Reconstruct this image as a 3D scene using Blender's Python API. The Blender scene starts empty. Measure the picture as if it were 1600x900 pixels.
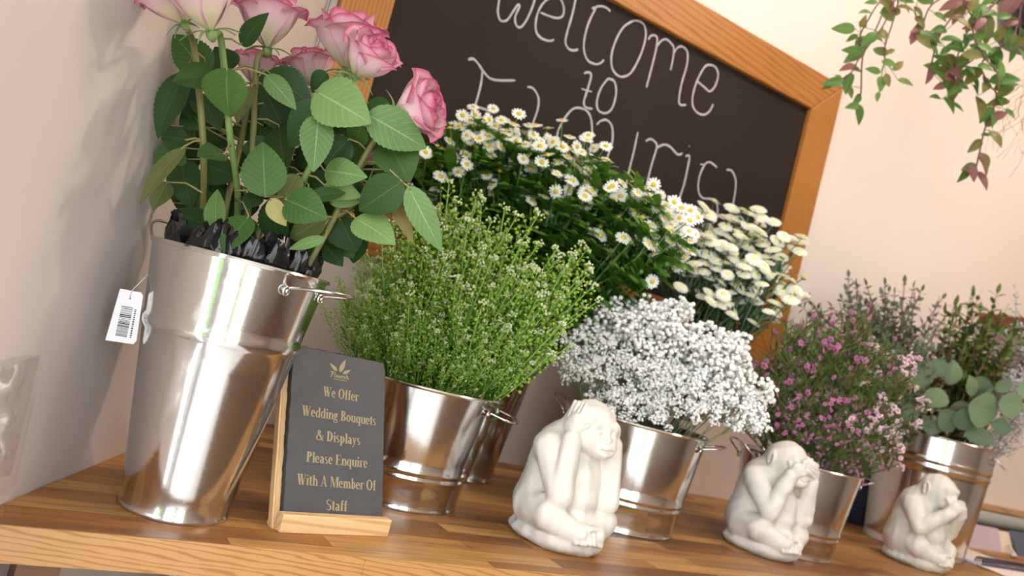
import bpy, bmesh, math, random
import numpy as np
from mathutils import Vector, Matrix, Quaternion, noise

S = bpy.context.scene
COL = S.collection
PI = math.pi

# ------------------------------------------------------------------ camera
CAM = Vector((-0.4151, -1.7563, 0.31))
RGT = Vector((0.8285, -0.5007, 0.2507)); UPV = Vector((-0.2441, 0.0801, 0.9664)); FWD = Vector((0.5040, 0.8619, 0.0558))
cd = bpy.data.cameras.new('camera'); cam = bpy.data.objects.new('camera', cd); COL.objects.link(cam)
cd.sensor_width = 36.0; cd.lens = 36.0 * 1296.7 / 1600.0
cd.clip_start = 0.02; cd.clip_end = 60
m = Matrix.Identity(4)
for i in range(3):
    m[i][0] = RGT[i]; m[i][1] = UPV[i]; m[i][2] = -FWD[i]; m[i][3] = CAM[i]
cam.matrix_world = m
cd.dof.use_dof = True; cd.dof.focus_distance = 1.06; cd.dof.aperture_fstop = 5.2
S.camera = cam

# ------------------------------------------------------------------ colour management, world, lights
S.view_settings.view_transform = 'Standard'; S.view_settings.look = 'None'
S.view_settings.gamma = 1.0; S.view_settings.use_curve_mapping = False
S.view_settings.exposure = -0.20
S.cycles.use_denoising = True
S.cycles.max_bounces = 8; S.cycles.diffuse_bounces = 4; S.cycles.glossy_bounces = 4
S.cycles.transparent_max_bounces = 8
S.cycles.caustics_reflective = False; S.cycles.caustics_refractive = False
S.cycles.sample_clamp_indirect = 8.0

def lin(r, g, b):
    def f(c):
        c = c / 255.0
        return c / 12.92 if c <= 0.04045 else ((c + 0.055) / 1.055) ** 2.4
    return (f(r), f(g), f(b), 1.0)

SKY_STRENGTH = 9.0
w = bpy.data.worlds.new('daylight'); S.world = w; w.use_nodes = True
nt = w.node_tree; nt.nodes.clear()
wo = nt.nodes.new('ShaderNodeOutputWorld'); bg = nt.nodes.new('ShaderNodeBackground')
tc = nt.nodes.new('ShaderNodeTexCoord'); sx = nt.nodes.new('ShaderNodeSeparateXYZ')
nt.links.new(tc.outputs['Generated'], sx.inputs[0])
mp = nt.nodes.new('ShaderNodeMath'); mp.operation = 'MULTIPLY_ADD'; mp.inputs[1].default_value = 0.5; mp.inputs[2].default_value = 0.5
nt.links.new(sx.outputs['Z'], mp.inputs[0])
cr = nt.nodes.new('ShaderNodeValToRGB'); el = cr.color_ramp.elements          # pale paving below, bright hazy sky above
el[0].position = 0.0; el[0].color = (0.62, 0.60, 0.58, 1); el[1].position = 1.0; el[1].color = (0.78, 0.88, 1.0, 1)
for pos, c in ((0.44, (0.74, 0.71, 0.70, 1)), (0.49, (0.52, 0.52, 0.50, 1)), (0.53, (0.88, 0.92, 1.0, 1))):
    e = el.new(pos); e.color = c
nt.links.new(mp.outputs[0], cr.inputs[0])
at = nt.nodes.new('ShaderNodeMath'); at.operation = 'ARCTAN2'; nt.links.new(sx.outputs['Y'], at.inputs[0]); nt.links.new(sx.outputs['X'], at.inputs[1])
azm = nt.nodes.new('ShaderNodeMath'); azm.operation = 'MULTIPLY_ADD'; azm.inputs[1].default_value = 1 / (2 * PI); azm.inputs[2].default_value = 0.5; nt.links.new(at.outputs[0], azm.inputs[0])
gr = nt.nodes.new('ShaderNodeValToRGB'); g = gr.color_ramp.elements; g[0].position = 0.0; g[0].color = (0, 0, 0, 1); g[1].position = 1.0; g[1].color = (0, 0, 0, 1)
for dg, hw in ((-164, 2.5), (-129, 3.0), (-95, 2.0)):                         # street trees, by compass direction
    for o_, v_ in ((-hw - 1, 0), (-hw, 1), (hw, 1), (hw + 1, 0)):
        e = g.new((dg + o_ + 180) / 360); e.color = (v_, v_, v_, 1)
nt.links.new(azm.outputs[0], gr.inputs[0])
bd = nt.nodes.new('ShaderNodeValToRGB'); g = bd.color_ramp.elements; g[0].position = 0.25; g[0].color = (0, 0, 0, 1); g[1].position = 0.64; g[1].color = (0, 0, 0, 1)
for pos, v_ in ((0.33, 1), (0.58, 1)):
    e = g.new(pos); e.color = (v_, v_, v_, 1)
nt.links.new(mp.outputs[0], bd.inputs[0])
ml = nt.nodes.new('ShaderNodeMath'); ml.operation = 'MULTIPLY'; nt.links.new(gr.outputs[0], ml.inputs[0]); nt.links.new(bd.outputs[0], ml.inputs[1])
mxw = nt.nodes.new('ShaderNodeMix'); mxw.data_type = 'RGBA'; nt.links.new(ml.outputs[0], mxw.inputs[0]); nt.links.new(cr.outputs[0], mxw.inputs[6]); mxw.inputs[7].default_value = (0.16, 0.46, 0.07, 1)
nt.links.new(mxw.outputs[2], bg.inputs['Color']); bg.inputs['Strength'].default_value = SKY_STRENGTH
nt.links.new(bg.outputs[0], wo.inputs['Surface'])

def spot(name, loc, target, energy, color, size_deg, blend, radius):
    l = bpy.data.lights.new(name, 'SPOT'); l.energy = energy; l.color = color[:3]
    l.spot_size = math.radians(size_deg); l.spot_blend = blend; l.shadow_soft_size = radius
    o = bpy.data.objects.new(name, l); COL.objects.link(o); o.location = loc
    o.rotation_euler = (Vector(target) - Vector(loc)).to_track_quat('-Z', 'Y').to_euler()
    return o
def area(name, loc, target, energy, color, sx_, sy_):
    l = bpy.data.lights.new(name, 'AREA'); l.shape = 'RECTANGLE'; l.size = sx_; l.size_y = sy_; l.energy = energy; l.color = color[:3]
    o = bpy.data.objects.new(name, l); COL.objects.link(o); o.location = loc
    o.rotation_euler = (Vector(target) - Vector(loc)).to_track_quat('-Z', 'Y').to_euler()
    return o
WARM = (1.0, 0.70, 0.55)
spot('ceiling_spot_above_board', (1.25, -0.55, 2.25), (1.15, 0.0, 1.35), 11, WARM, 80, 0.9, 0.04)
spot('ceiling_spot_above_shelf', (2.9, -0.55, 2.25), (2.9, 0.0, 1.2), 33, WARM, 95, 0.9, 0.04)
spot('ceiling_spot_towards_corner', (2.1, -1.5, 2.25), (-0.30, -0.62, 0.62), 95, WARM, 34, 0.8, 0.05)
area('added_fill_above_table', (1.6, -1.1, 2.33), (1.6, -0.8, 0.0), 24, (1.0, 0.86, 0.74), 1.2, 0.3)  # added fill without a fitting, brightens the white flowers from above
area('ceiling_light_in_shop', (2.6, -2.6, 2.33), (2.6, -2.6, 0.0), 30, (1.0, 0.86, 0.74), 1.2, 0.3)

# ------------------------------------------------------------------ mesh and material helpers
class MB:
    """Collects geometry for one mesh."""
    def __init__(s): s.v = []; s.f = []; s.mi = []; s.uv = []
    def add(s, vs, fs, mi=0, uvs=None):
        o = len(s.v); s.v.extend([tuple(q) for q in vs])
        s.uv.extend(uvs if uvs is not None else [(0.5, 0.5)] * len(vs))
        for f in fs: s.f.append(tuple(i + o for i in f)); s.mi.append(mi)
    def box(s, a, b, mi=0):
        (x0, y0, z0), (x1, y1, z1) = a, b
        vs = [(x0, y0, z0), (x1, y0, z0), (x1, y1, z0), (x0, y1, z0), (x0, y0, z1), (x1, y0, z1), (x1, y1, z1), (x0, y1, z1)]
        s.add(vs, [(3, 2, 1, 0), (4, 5, 6, 7), (0, 1, 5, 4), (1, 2, 6, 5), (2, 3, 7, 6), (3, 0, 4, 7)], mi)
    def prism(s, poly, z0, z1, mi=0):
        n = len(poly)
        vs = [(x, y, z0) for x, y in poly] + [(x, y, z1) for x, y in poly]
        fs = [tuple(range(n - 1, -1, -1)), tuple(range(n, 2 * n))] + [(i, (i + 1) % n, n + (i + 1) % n, n + i) for i in range(n)]
        s.add(vs, fs, mi)
    def tube(s, pts, r, seg=6, mi=0, cap=True, closed=False):
        P = [Vector(q) for q in pts]; n = len(P)
        rr = r if isinstance(r, (list, tuple)) else [r] * n
        t0 = (P[1] - P[0]).normalized()
        ref = Vector((0, 0, 1)) if abs(t0.z) < 0.9 else Vector((1, 0, 0))
        nrm = t0.cross(ref).normalized(); vs = []
        for i in range(n):
            a = P[i - 1] if (i > 0 or closed) else P[i]; b = P[(i + 1) % n] if (i < n - 1 or closed) else P[i]
            t = (b - a).normalized() if (b - a).length > 1e-9 else t0
            nrm = nrm - t * nrm.dot(t)
            nrm = nrm.normalized() if nrm.length > 1e-6 else t.orthogonal().normalized()
            bi = t.cross(nrm)
            for k in range(seg):
                an = 2 * PI * k / seg
                vs.append(P[i] + (nrm * math.cos(an) + bi * math.sin(an)) * rr[i])
        fs = []
        for i in range(n if closed else n - 1):
            j = (i + 1) % n
            for k in range(seg):
                fs.append((i * seg + k, i * seg + (k + 1) % seg, j * seg + (k + 1) % seg, j * seg + k))
        if cap and not closed:
            fs.append(tuple(range(seg - 1, -1, -1))); fs.append(tuple((n - 1) * seg + k for k in range(seg)))
        s.add(vs, fs, mi)
    def lathe(s, prof, seg=64, mi=0, close=True):
        vs = []
        for r, z in prof:
            for k in range(seg):
                a = 2 * PI * k / seg; vs.append((r * math.cos(a), r * math.sin(a), z))
        fs = []
        for i in range(len(prof) - 1):
            for k in range(seg):
                fs.append((i * seg + k, i * seg + (k + 1) % seg, (i + 1) * seg + (k + 1) % seg, (i + 1) * seg + k))
        if close:
            fs.append(tuple(range(seg - 1, -1, -1))); fs.append(tuple((len(prof) - 1) * seg + k for k in range(seg)))
        s.add(vs, fs, mi)
    def ball(s, c, r, seg=6, rings=4, mi=0, sc=(1, 1, 1), rot=None):
        vs = []; c = Vector(c)
        for i in range(rings + 1):
            th = PI * i / rings
            if i in (0, rings):
                q = [Vector((0, 0, math.cos(th)))]
            else:
                q = [Vector((math.sin(th) * math.cos(2 * PI * k / seg), math.sin(th) * math.sin(2 * PI * k / seg), math.cos(th))) for k in range(seg)]
            for d in q:
                d = Vector((d.x * sc[0], d.y * sc[1], d.z * sc[2])) * r
                if rot is not None: d = rot @ d
                vs.append(c + d)
        fs = [(0, 1 + k, 1 + (k + 1) % seg) for k in range(seg)]
        for i in range(1, rings - 1):
            a = 1 + (i - 1) * seg; b = a + seg
            for k in range(seg): fs.append((a + k, b + k, b + (k + 1) % seg, a + (k + 1) % seg))
        a = 1 + (rings - 2) * seg; e = len(vs) - 1
        for k in range(seg): fs.append((a + (k + 1) % seg, a + k, e))
        s.add(vs, fs, mi)
    def mesh(s, name, mats, smooth=True):
        me = bpy.data.meshes.new(name); me.from_pydata(s.v, [], s.f)
        for mm in (mats if isinstance(mats, (list, tuple)) else [mats]): me.materials.append(mm)
        me.polygons.foreach_set('material_index', s.mi)
        me.polygons.foreach_set('use_smooth', [smooth] * len(s.f))
        uvl = me.uv_layers.new(name='UVMap'); idx = np.empty(len(me.loops), dtype=np.int32)
        me.loops.foreach_get('vertex_index', idx)
        uvl.data.foreach_set('uv', np.array(s.uv, dtype=np.float32)[idx].ravel())
        me.update(); return me
    def obj(s, name, mats, parent=None, smooth=True):
        return put(name, s.mesh(name, mats, smooth), parent)

def put(name, data, parent=None, loc=None, rot=None):
    o = bpy.data.objects.new(name, data); COL.objects.link(o)
    if parent is not None: o.parent = parent
    if loc is not None: o.location = loc
    if rot is not None: o.rotation_euler = rot
    return o
def tag(o, label, cat, group=None, kind=None):
    o['label'] = label; o['category'] = cat
    if group: o['group'] = group
    if kind: o['kind'] = kind
    return o
def thing(name, label, cat, loc=(0, 0, 0), rotz=0.0, group=None):
    o = put(name, None, None, loc, (0, 0, rotz)); o.empty_display_size = 0.03
    return tag(o, label, cat, group)
def struct(o):
    o['kind'] = 'structure'; return o
def auto_smooth(o, deg=35):
    me = o.data
    bm = bmesh.new(); bm.from_mesh(me)
    for e in bm.edges:
        if len(e.link_faces) == 2 and e.calc_face_angle(0) > math.radians(deg): e.smooth = False
    bm.to_mesh(me); bm.free()
    return o
def bevel(o, w, seg=2):
    mo = o.modifiers.new('bevel', 'BEVEL'); mo.width = w; mo.segments = seg; mo.limit_method = 'ANGLE'; return o

class NT:
    def __init__(s, name):
        s.m = bpy.data.materials.new(name); s.m.use_nodes = True; s.t = s.m.node_tree; s.b = s.t.nodes['Principled BSDF']; s.out = s.t.nodes['Material Output']
    def n(s, ty, **kw):
        x = s.t.nodes.new('ShaderNode' + ty)
        for k, v in kw.items():
            if k in x.inputs: x.inputs[k].default_value = v
            else: setattr(x, k, v)
        return x
    def l(s, a, b): s.t.links.new(a, b)
    def math(s, op, a, b=None, c=None):
        x = s.t.nodes.new('ShaderNodeMath'); x.operation = op
        for i, q in enumerate((a, b, c)):
            if q is None: continue
            if hasattr(q, 'is_linked'): s.l(q, x.inputs[i])
            else: x.inputs[i].default_value = q
        return x.outputs[0]
    def mix(s, fac, a, b, mode='MIX'):
        x = s.t.nodes.new('ShaderNodeMix'); x.data_type = 'RGBA'; x.blend_type = mode
        for i, q in ((0, fac), (6, a), (7, b)):
            if hasattr(q, 'is_linked'): s.l(q, x.inputs[i])
            else: x.inputs[i].default_value = q
        return x.outputs[2]
    def ramp(s, fac, stops):
        x = s.t.nodes.new('ShaderNodeValToRGB'); e = x.color_ramp.elements
        e[0].position, e[0].color = stops[0]; e[1].position, e[1].color = stops[-1]
        for p_, c in stops[1:-1]:
            k = e.new(p_); k.color = c
        s.l(fac, x.inputs[0]); return x.outputs[0]
    def coord(s, kind='Object', scale=(1, 1, 1), rot=(0, 0, 0)):
        t = s.t.nodes.new('ShaderNodeTexCoord'); mp_ = s.t.nodes.new('ShaderNodeMapping')
        mp_.inputs['Scale'].default_value = scale; mp_.inputs['Rotation'].default_value = rot
        s.l(t.outputs[kind], mp_.inputs[0]); return mp_.outputs[0]
    def noise(s, vec, scale, detail=3.0, rough=0.55, dist=0.0):
        x = s.n('TexNoise'); x.inputs['Scale'].default_value = scale; x.inputs['Detail'].default_value = detail
        x.inputs['Roughness'].default_value = rough; x.inputs['Distortion'].default_value = dist
        if vec is not None: s.l(vec, x.inputs['Vector'])
        return x.outputs['Fac']
    def bump(s, h, strength=0.2, dist=0.002):
        x = s.n('Bump'); x.inputs['Strength'].default_value = strength; x.inputs['Distance'].default_value = dist
        s.l(h, x.inputs['Height']); s.l(x.outputs[0], s.b.inputs['Normal'])
    def set(s, **kw):
        for k, v in kw.items():
            i = s.b.inputs[k.replace('_', ' ')]
            if hasattr(v, 'is_linked'): s.l(v, i)
            else: i.default_value = v
    def translucent(s, color, fac):
        tr = s.n('BsdfTranslucent'); mx = s.n('MixShader'); mx.inputs[0].default_value = fac
        if hasattr(color, 'is_linked'): s.l(color, tr.inputs['Color'])
        else: tr.inputs['Color'].default_value = color
        s.l(s.b.outputs[0], mx.inputs[1]); s.l(tr.outputs[0], mx.inputs[2]); s.l(mx.outputs[0], s.out.inputs['Surface'])

M = {}
def plain(name, rgb, rough=0.6, var=0.12, scale=30.0, metallic=0.0, trans=0.0, bump_=0.0, spec=0.5):
    t = NT(name); c = lin(*rgb); v = t.coord('Object')
    n_ = t.noise(v, scale, 3)
    col = t.mix(n_, tuple(x * (1 - var) for x in c[:3]) + (1,), tuple(min(1, x * (1 + var)) for x in c[:3]) + (1,))
    t.set(Base_Color=col, Roughness=rough, Metallic=metallic)
    t.b.inputs['Specular IOR Level'].default_value = spec
    if trans: t.translucent(col, trans)
    if bump_: t.bump(t.noise(v, scale * 3, 4), bump_, 0.001)
    M[name] = t.m; return t.m

def make_materials():
    # plaster
    def plaster(name, rgb):
        t = NT(name); v = t.coord('Object'); c = lin(*rgb)
        n1 = t.noise(v, 2.0, 4); n2 = t.noise(v, 140.0, 3)
        col = t.mix(n1, tuple(x * 0.96 for x in c[:3]) + (1,), c)
        t.set(Base_Color=col, Roughness=0.55); t.bump(n2, 0.06, 0.002); M[name] = t.m
    plaster('plaster_back', (240, 226, 218)); plaster('plaster_left', (212, 203, 194)); plaster('plaster_ceiling', (235, 230, 222))
    plaster('plaster_brown', (172, 158, 146)); plaster('plaster_under', (225, 220, 212))
    plain('strip_grey', (190, 182, 174), 0.5)
    t = NT('floor_pale_and_brown'); v = t.coord('Object'); sp = t.n('SeparateXYZ'); t.l(v, sp.inputs[0])     # unseen floor: pale and brown areas laid out for the bucket reflections
    bdn = t.noise(t.coord('Object', (1.5, 14, 1)), 2.0, 3); bd_ = t.mix(bdn, lin(88, 68, 50), lin(126, 100, 76)); tl = t.mix(t.noise(v, 5.0, 3), lin(200, 196, 190), lin(212, 206, 200))
    t.set(Base_Color=t.mix(t.math('GREATER_THAN', sp.outputs[0], 0.5), tl, bd_), Roughness=0.45); M['floor_pale_and_brown'] = t.m
    plain('window_paint', (70, 66, 64), 0.5)
    # butcher block worktop: staves along X
    t = NT('worktop_oak'); v = t.coord('Object')
    br = t.n('TexBrick'); br.offset = 0.37; br.offset_frequency = 2; br.squash = 1.0
    br.inputs['Scale'].default_value = 1.0; br.inputs['Mortar Size'].default_value = 0.0006; br.inputs['Mortar Smooth'].default_value = 0.0
    br.inputs['Brick Width'].default_value = 0.36; br.inputs['Row Height'].default_value = 0.041; br.inputs['Bias'].default_value = 0.0
    br.inputs['Color1'].default_value = (0, 0, 0, 1); br.inputs['Color2'].default_value = (1, 1, 1, 1); br.inputs['Mortar'].default_value = (0.1, 0.1, 0.1, 1)
    t.l(v, br.inputs['Vector'])
    stave = t.ramp(br.outputs['Color'], [(0.0, lin(120, 76, 34)), (0.25, lin(156, 104, 50)), (0.55, lin(180, 128, 68)), (0.8, lin(198, 150, 86)), (1.0, lin(132, 84, 38))])
    offs = t.n('VectorMath', operation='MULTIPLY_ADD'); t.l(br.outputs['Color'], offs.inputs[0]); offs.inputs[1].default_value = (3.1, 5.3, 2.7); t.l(v, offs.inputs[2])
    mp1 = t.n('Mapping'); mp1.inputs['Scale'].default_value = (2.2, 34.0, 34.0); t.l(offs.outputs[0], mp1.inputs[0])
    grain = t.noise(mp1.outputs[0], 3.0, 6, 0.65, 0.6)
    mp2 = t.n('Mapping'); mp2.inputs['Scale'].default_value = (6.0, 160.0, 160.0); t.l(offs.outputs[0], mp2.inputs[0])
    fine = t.noise(mp2.outputs[0], 3.0, 3)
    g2 = t.ramp(grain, [(0.3, (0.52, 0.44, 0.36, 1)), (0.55, (1, 1, 1, 1)), (0.8, (1.12, 1.1, 1.05, 1))])
    col = t.mix(1.0, stave, g2, 'MULTIPLY')
    f2 = t.ramp(fine, [(0.35, (0.86, 0.83, 0.8, 1)), (0.6, (1, 1, 1, 1))])
    col = t.mix(0.8, col, f2, 'MULTIPLY')
    t.set(Base_Color=col, Roughness=t.math('MULTIPLY_ADD', grain, 0.2, 0.36)); t.bump(fine, 0.06, 0.0006); M['worktop_oak'] = t.m
    # ringed oak front edge, sunlit look put into its paler colour; pine and stained frame share one recipe
    def rings(name, light, dark, axis, ringscale=26.0, rough=0.45, stretch=0.12, dist=6.0):
        t = NT(name); sc = [1.0, 1.0, 1.0]; sc[axis] = stretch
        v = t.coord('Object', tuple(sc))
        wv = t.n('TexWave', wave_type='BANDS', bands_direction='DIAGONAL' if axis != 2 else 'X')
        wv.inputs['Scale'].default_value = ringscale; wv.inputs['Distortion'].default_value = dist; wv.inputs['Detail'].default_value = 2.5
        wv.inputs['Detail Scale'].default_value = 0.9; t.l(v, wv.inputs['Vector'])
        sc2 = [180.0, 180.0, 180.0]; sc2[axis] = 7.0
        fine_ = t.noise(t.coord('Object', tuple(sc2)), 1.0, 4)
        big = t.noise(t.coord('Object', (3, 3, 3)), 1.0, 2)
        c = t.ramp(wv.outputs['Fac'], [(0.0, lin(*dark)), (0.35, lin(*light)), (1.0, lin(*light))])
        c = t.mix(t.math('MULTIPLY', fine_, 0.45), c, lin(*dark))
        c = t.mix(t.math('MULTIPLY', big, 0.25), c, lin(*dark))
        t.set(Base_Color=c, Roughness=rough); t.bump(fine_, 0.08, 0.0006); M[name] = t.m
    rings('oak_lit_edge', (194, 148, 92), (158, 108, 58), 0, 95.0, 0.4, 0.10, 7.0)
    rings('stained_pine_along_x', (194, 132, 62), (156, 94, 36), 0, 34.0, 0.42, 0.10, 5.0)
    rings('stained_pine_along_z', (194, 132, 62), (156, 94, 36), 2, 34.0, 0.42, 0.10, 5.0)
    rings('pine', (238, 208, 160), (214, 168, 112), 0, 40.0, 0.5, 0.08, 3.0)
    rings('pine_upright', (232, 196, 146), (202, 152, 98), 2, 40.0, 0.5, 0.08, 3.0)
    rings('dark_timber', (120, 78, 44), (70, 42, 22), 0, 20.0, 0.5)
    rings('shelf_timber', (132, 76, 46), (92, 48, 28), 0, 14.0, 0.5)
    rings('sill_timber', (206, 164, 122), (176, 130, 90), 0, 18.0, 0.5)
    # galvanised steel
    t = NT('galvanised_steel'); v = t.coord('Object')
    vo = t.n('TexVoronoi', feature='F1'); vo.inputs['Scale'].default_value = 55.0; t.l(v, vo.inputs['Vector'])
    n1 = t.noise(v, 9.0, 5, 0.6); n2 = t.noise(v, 220.0, 4, 0.7)
    col = t.mix(t.math('MULTIPLY', n1, 0.6), lin(226, 224, 220), lin(196, 192, 188))
    ro = t.math('MULTIPLY_ADD', n1, 0.14, 0.07)
    spk = t.ramp(n2, [(0.55, (0, 0, 0, 1)), (0.75, (1, 1, 1, 1))])
    ro = t.math('MULTIPLY_ADD', spk, 0.12, ro)
    t.set(Base_Color=col, Metallic=1.0, Roughness=ro); t.bump(t.math('MULTIPLY_ADD', n2, 0.3, n1), 0.05, 0.004); M['galvanised_steel'] = t.m
    plain('steel_wire', (205, 203, 200), 0.25, 0.05, 20, 1.0)
    # chalkboard
    t = NT('chalkboard'); v = t.coord('Object'); n1 = t.noise(v, 5.0, 5, 0.6); n2 = t.noise(v, 90.0, 2)
    t.set(Base_Color=t.mix(n1, lin(36, 28, 23), lin(48, 39, 33)), Roughness=0.7); t.b.inputs['Specular IOR Level'].default_value = 0.25; t.bump(n2, 0.05, 0.001); M['chalkboard'] = t.m
    plain('chalk', (196, 188, 192), 0.9, 0.15, 120)
    # slate
    t = NT('slate'); v = t.coord('Object'); n1 = t.noise(v, 14.0, 6, 0.6); n2 = t.noise(v, 160.0, 4)
    c = t.mix(n1, lin(56, 57, 60), lin(82, 82, 86))
    blot = t.ramp(t.noise(v, 22.0, 2), [(0.62, (0, 0, 0, 1)), (0.78, (1, 1, 1, 1))])
    c = t.mix(t.math('MULTIPLY', blot, 0.5), c, lin(52, 50, 50))
    t.set(Base_Color=c, Roughness=0.6); t.bump(t.math('ADD', n1, t.math('MULTIPLY', n2, 0.25)), 0.25, 0.002); M['slate'] = t.m
    plain('slate_edge', (44, 48, 46), 0.7, 0.4, 90, bump_=0.8)
    plain('engraved_gold', (160, 143, 110), 0.7, 0.1, 200)
    # stone
    t = NT('cast_stone'); v = t.coord('Object'); n1 = t.noise(v, 24.0, 4); n2 = t.noise(v, 420.0, 3, 0.7)
    c = t.mix(n1, lin(206, 199, 188), lin(225, 219, 210))
    pit = t.ramp(n2, [(0.28, (0, 0, 0, 1)), (0.40, (1, 1, 1, 1))])
    c = t.mix(t.math('SUBTRACT', 0.35, t.math('MULTIPLY', pit, 0.35)), c, lin(168, 156, 142))
    t.set(Base_Color=c, Roughness=0.85); t.bump(n2, 0.18, 0.0015); M['cast_stone'] = t.m
    # rose leaf with veins from UV (u along, v across)
    def leaf(name, top, vein, rough=0.52, trans=0.18, vs=9.0, vstr=0.5, var=0.18):
        t = NT(name); uvn = t.n('UVMap'); sp = t.n('SeparateXYZ'); t.l(uvn.outputs[0], sp.inputs[0])
        a = t.math('MULTIPLY', t.math('ABSOLUTE', t.math('SUBTRACT', sp.outputs[1], 0.5)), 2.0)
        mid = t.math('LESS_THAN', a, 0.035)
        ph = t.math('SUBTRACT', t.math('MULTIPLY', sp.outputs[0], vs), t.math('MULTIPLY', a, 2.4))
        fr = t.math('ABSOLUTE', t.math('SUBTRACT', t.math('FRACT', ph), 0.5))
        sv = t.math('MULTIPLY', t.math('LESS_THAN', fr, 0.055), 0.45)
        ve = t.math('MAXIMUM', mid, sv)
        oi = t.n('ObjectInfo'); n_ = t.noise(t.coord('Object'), 40.0, 4)
        c0 = lin(*top)
        base = t.mix(n_, tuple(x * (1 - var) for x in c0[:3]) + (1,), tuple(x * (1 + var) for x in c0[:3]) + (1,))
        hs = t.n('HueSaturation'); t.l(base, hs.inputs['Color'])
        t.l(t.math('MULTIPLY_ADD', oi.outputs['Random'], 0.4, 0.8), hs.inputs['Value'])
        t.l(t.math('MULTIPLY_ADD', oi.outputs['Random'], -0.025, 0.512), hs.inputs['Hue'])
        col = t.mix(t.math('MULTIPLY', ve, vstr), hs.outputs[0], lin(*vein))
        t.set(Base_Color=col, Roughness=rough); t.bump(t.math('SUBTRACT', 1.0, ve), 0.25, 0.0006)
        t.b.inputs['Specular IOR Level'].default_value = 0.3; t.translucent(col, trans); M[name] = t.m
    leaf('rose_leaf_dark', (44, 74, 32), (80, 108, 62)); leaf('rose_leaf_mid', (60, 96, 42), (110, 142, 88))
    leaf('rose_leaf_pale', (102, 134, 76), (160, 182, 128), 0.55); leaf('rose_leaf_olive', (98, 108, 62), (136, 140, 90))
    leaf('rose_leaf_brown', (112, 100, 58), (140, 122, 78)); leaf('rose_leaf_dry', (160, 156, 98), (184, 178, 124), 0.6)
    leaf('silver_leaf', (104, 124, 94), (142, 156, 124), 0.6, 0.12, 6.0, 0.35)
    leaf('grey_leaf', (108, 120, 98), (130, 146, 128), 0.6, 0.15, 5.0, 0.2); leaf('myrtle_leaf', (92, 114, 54), (110, 140, 84), 0.45, 0.15, 5.0, 0.2)
    leaf('feverfew_leaf', (94, 142, 52), (90, 130, 60), 0.6, 0.25, 5.0, 0.2)
    leaf('vine_leaf_green', (96, 132, 62), (176, 190, 140), 0.35, 0.25, 1.6, 0.35); leaf('vine_leaf_olive', (122, 118, 62), (186, 176, 130), 0.35, 0.25, 1.6, 0.3)
    leaf('vine_leaf_purple', (150, 96, 98), (180, 140, 140), 0.35, 0.25, 1.6, 0.3)
    # rose petals: u across, v along
    t = NT('rose_petal'); uvn = t.n('UVMap'); sp = t.n('SeparateXYZ'); t.l(uvn.outputs[0], sp.inputs[0])
    a = t.math('MULTIPLY', t.math('ABSOLUTE', t.math('SUBTRACT', sp.outputs[0], 0.5)), 2.0)
    edge = t.math('MAXIMUM', sp.outputs[1], t.math('MULTIPLY', t.math('POWER', a, 3.0), 0.93))
    n_ = t.noise(t.coord('Object'), 60.0, 3)
    edge = t.math('ADD', edge, t.math('MULTIPLY_ADD', n_, 0.12, -0.06))
    col = t.ramp(edge, [(0.0, lin(188, 196, 130)), (0.28, lin(228, 214, 184)), (0.5, lin(231, 200, 202)), (0.86, lin(222, 172, 186)), (0.94, lin(206, 118, 148)), (1.0, lin(184, 70, 110))])
    t.set(Base_Color=col, Roughness=0.6); t.b.inputs['Sheen Weight'].default_value = 0.2; t.translucent(col, 0.25); M['rose_petal'] = t.m
    plain('rose_stem', (104, 132, 72), 0.5, 0.2, 40); plain('rose_stem_woody', (112, 112, 66), 0.5, 0.2, 40); plain('sepal', (128, 156, 96), 0.55, 0.2, 60, trans=0.15)
    plain('petiole', (140, 132, 84), 0.55, 0.2, 60)
    plain('green_stem', (132, 172, 76), 0.55, 0.2, 30, trans=0.15); plain('green_leaf', (84, 138, 44), 0.55, 0.25, 30, trans=0.25)
    plain('green_pod', (160, 194, 70), 0.55, 0.2, 60, trans=0.3); plain('green_blossom', (208, 220, 172), 0.6, 0.1, 60, trans=0.2)
    plain('daisy_petal', (252, 251, 246), 0.6, 0.04, 60, trans=0.2); plain('daisy_disc', (216, 190, 62), 0.7, 0.15, 200)
    plain('feverfew_stem', (92, 130, 60), 0.55, 0.2, 30)
    plain('santini_petal', (252, 251, 240), 0.6, 0.05, 60, trans=0.2); plain('santini_disc', (232, 230, 150), 0.7, 0.1, 200)
    plain('santini_stem', (84, 108, 70), 0.6, 0.2, 30); plain('santini_leaf', (66, 92, 62), 0.6, 0.2, 30, trans=0.15)
    plain('gyp_floret', (250, 249, 245), 0.7, 0.06, 300, trans=0.2); plain('gyp_stem', (128, 140, 98), 0.6, 0.2, 30)
    plain('wax_pink', (204, 128, 172), 0.6, 0.2, 200, trans=0.2); plain('wax_pale', (236, 204, 214), 0.6, 0.12, 200, trans=0.2); plain('wax_eye', (150, 60, 90), 0.6)
    plain('wax_stem', (122, 78, 56), 0.6, 0.2, 30); plain('wax_needle', (104, 126, 62), 0.55, 0.25, 20, trans=0.2)
    plain('twig', (128, 84, 62), 0.6, 0.2, 30); plain('vine_stem', (120, 72, 76), 0.5, 0.2, 30)
    plain('limonium', (208, 206, 206), 0.7, 0.1, 100, trans=0.2); plain('moss', (214, 196, 150), 0.8, 0.1, 50, trans=0.2)
    plain('pot_plastic', (54, 56, 60), 0.35); plain('liner', (16, 16, 18), 0.18, 0.1, 30, bump_=0.0)
    plain('tag_paper', (242, 244, 246), 0.5, 0.02); plain('print_ink', (60, 66, 58), 0.6); plain('string', (210, 206, 196), 0.6)
    plain('paper', (244, 228, 222), 0.7, 0.03); plain('page_edge', (214, 216, 232), 0.7); plain('cover_black', (34, 34, 40), 0.5); plain('spiral_wire', (48, 50, 68), 0.3, 0.1, 20, 0.6)
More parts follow.
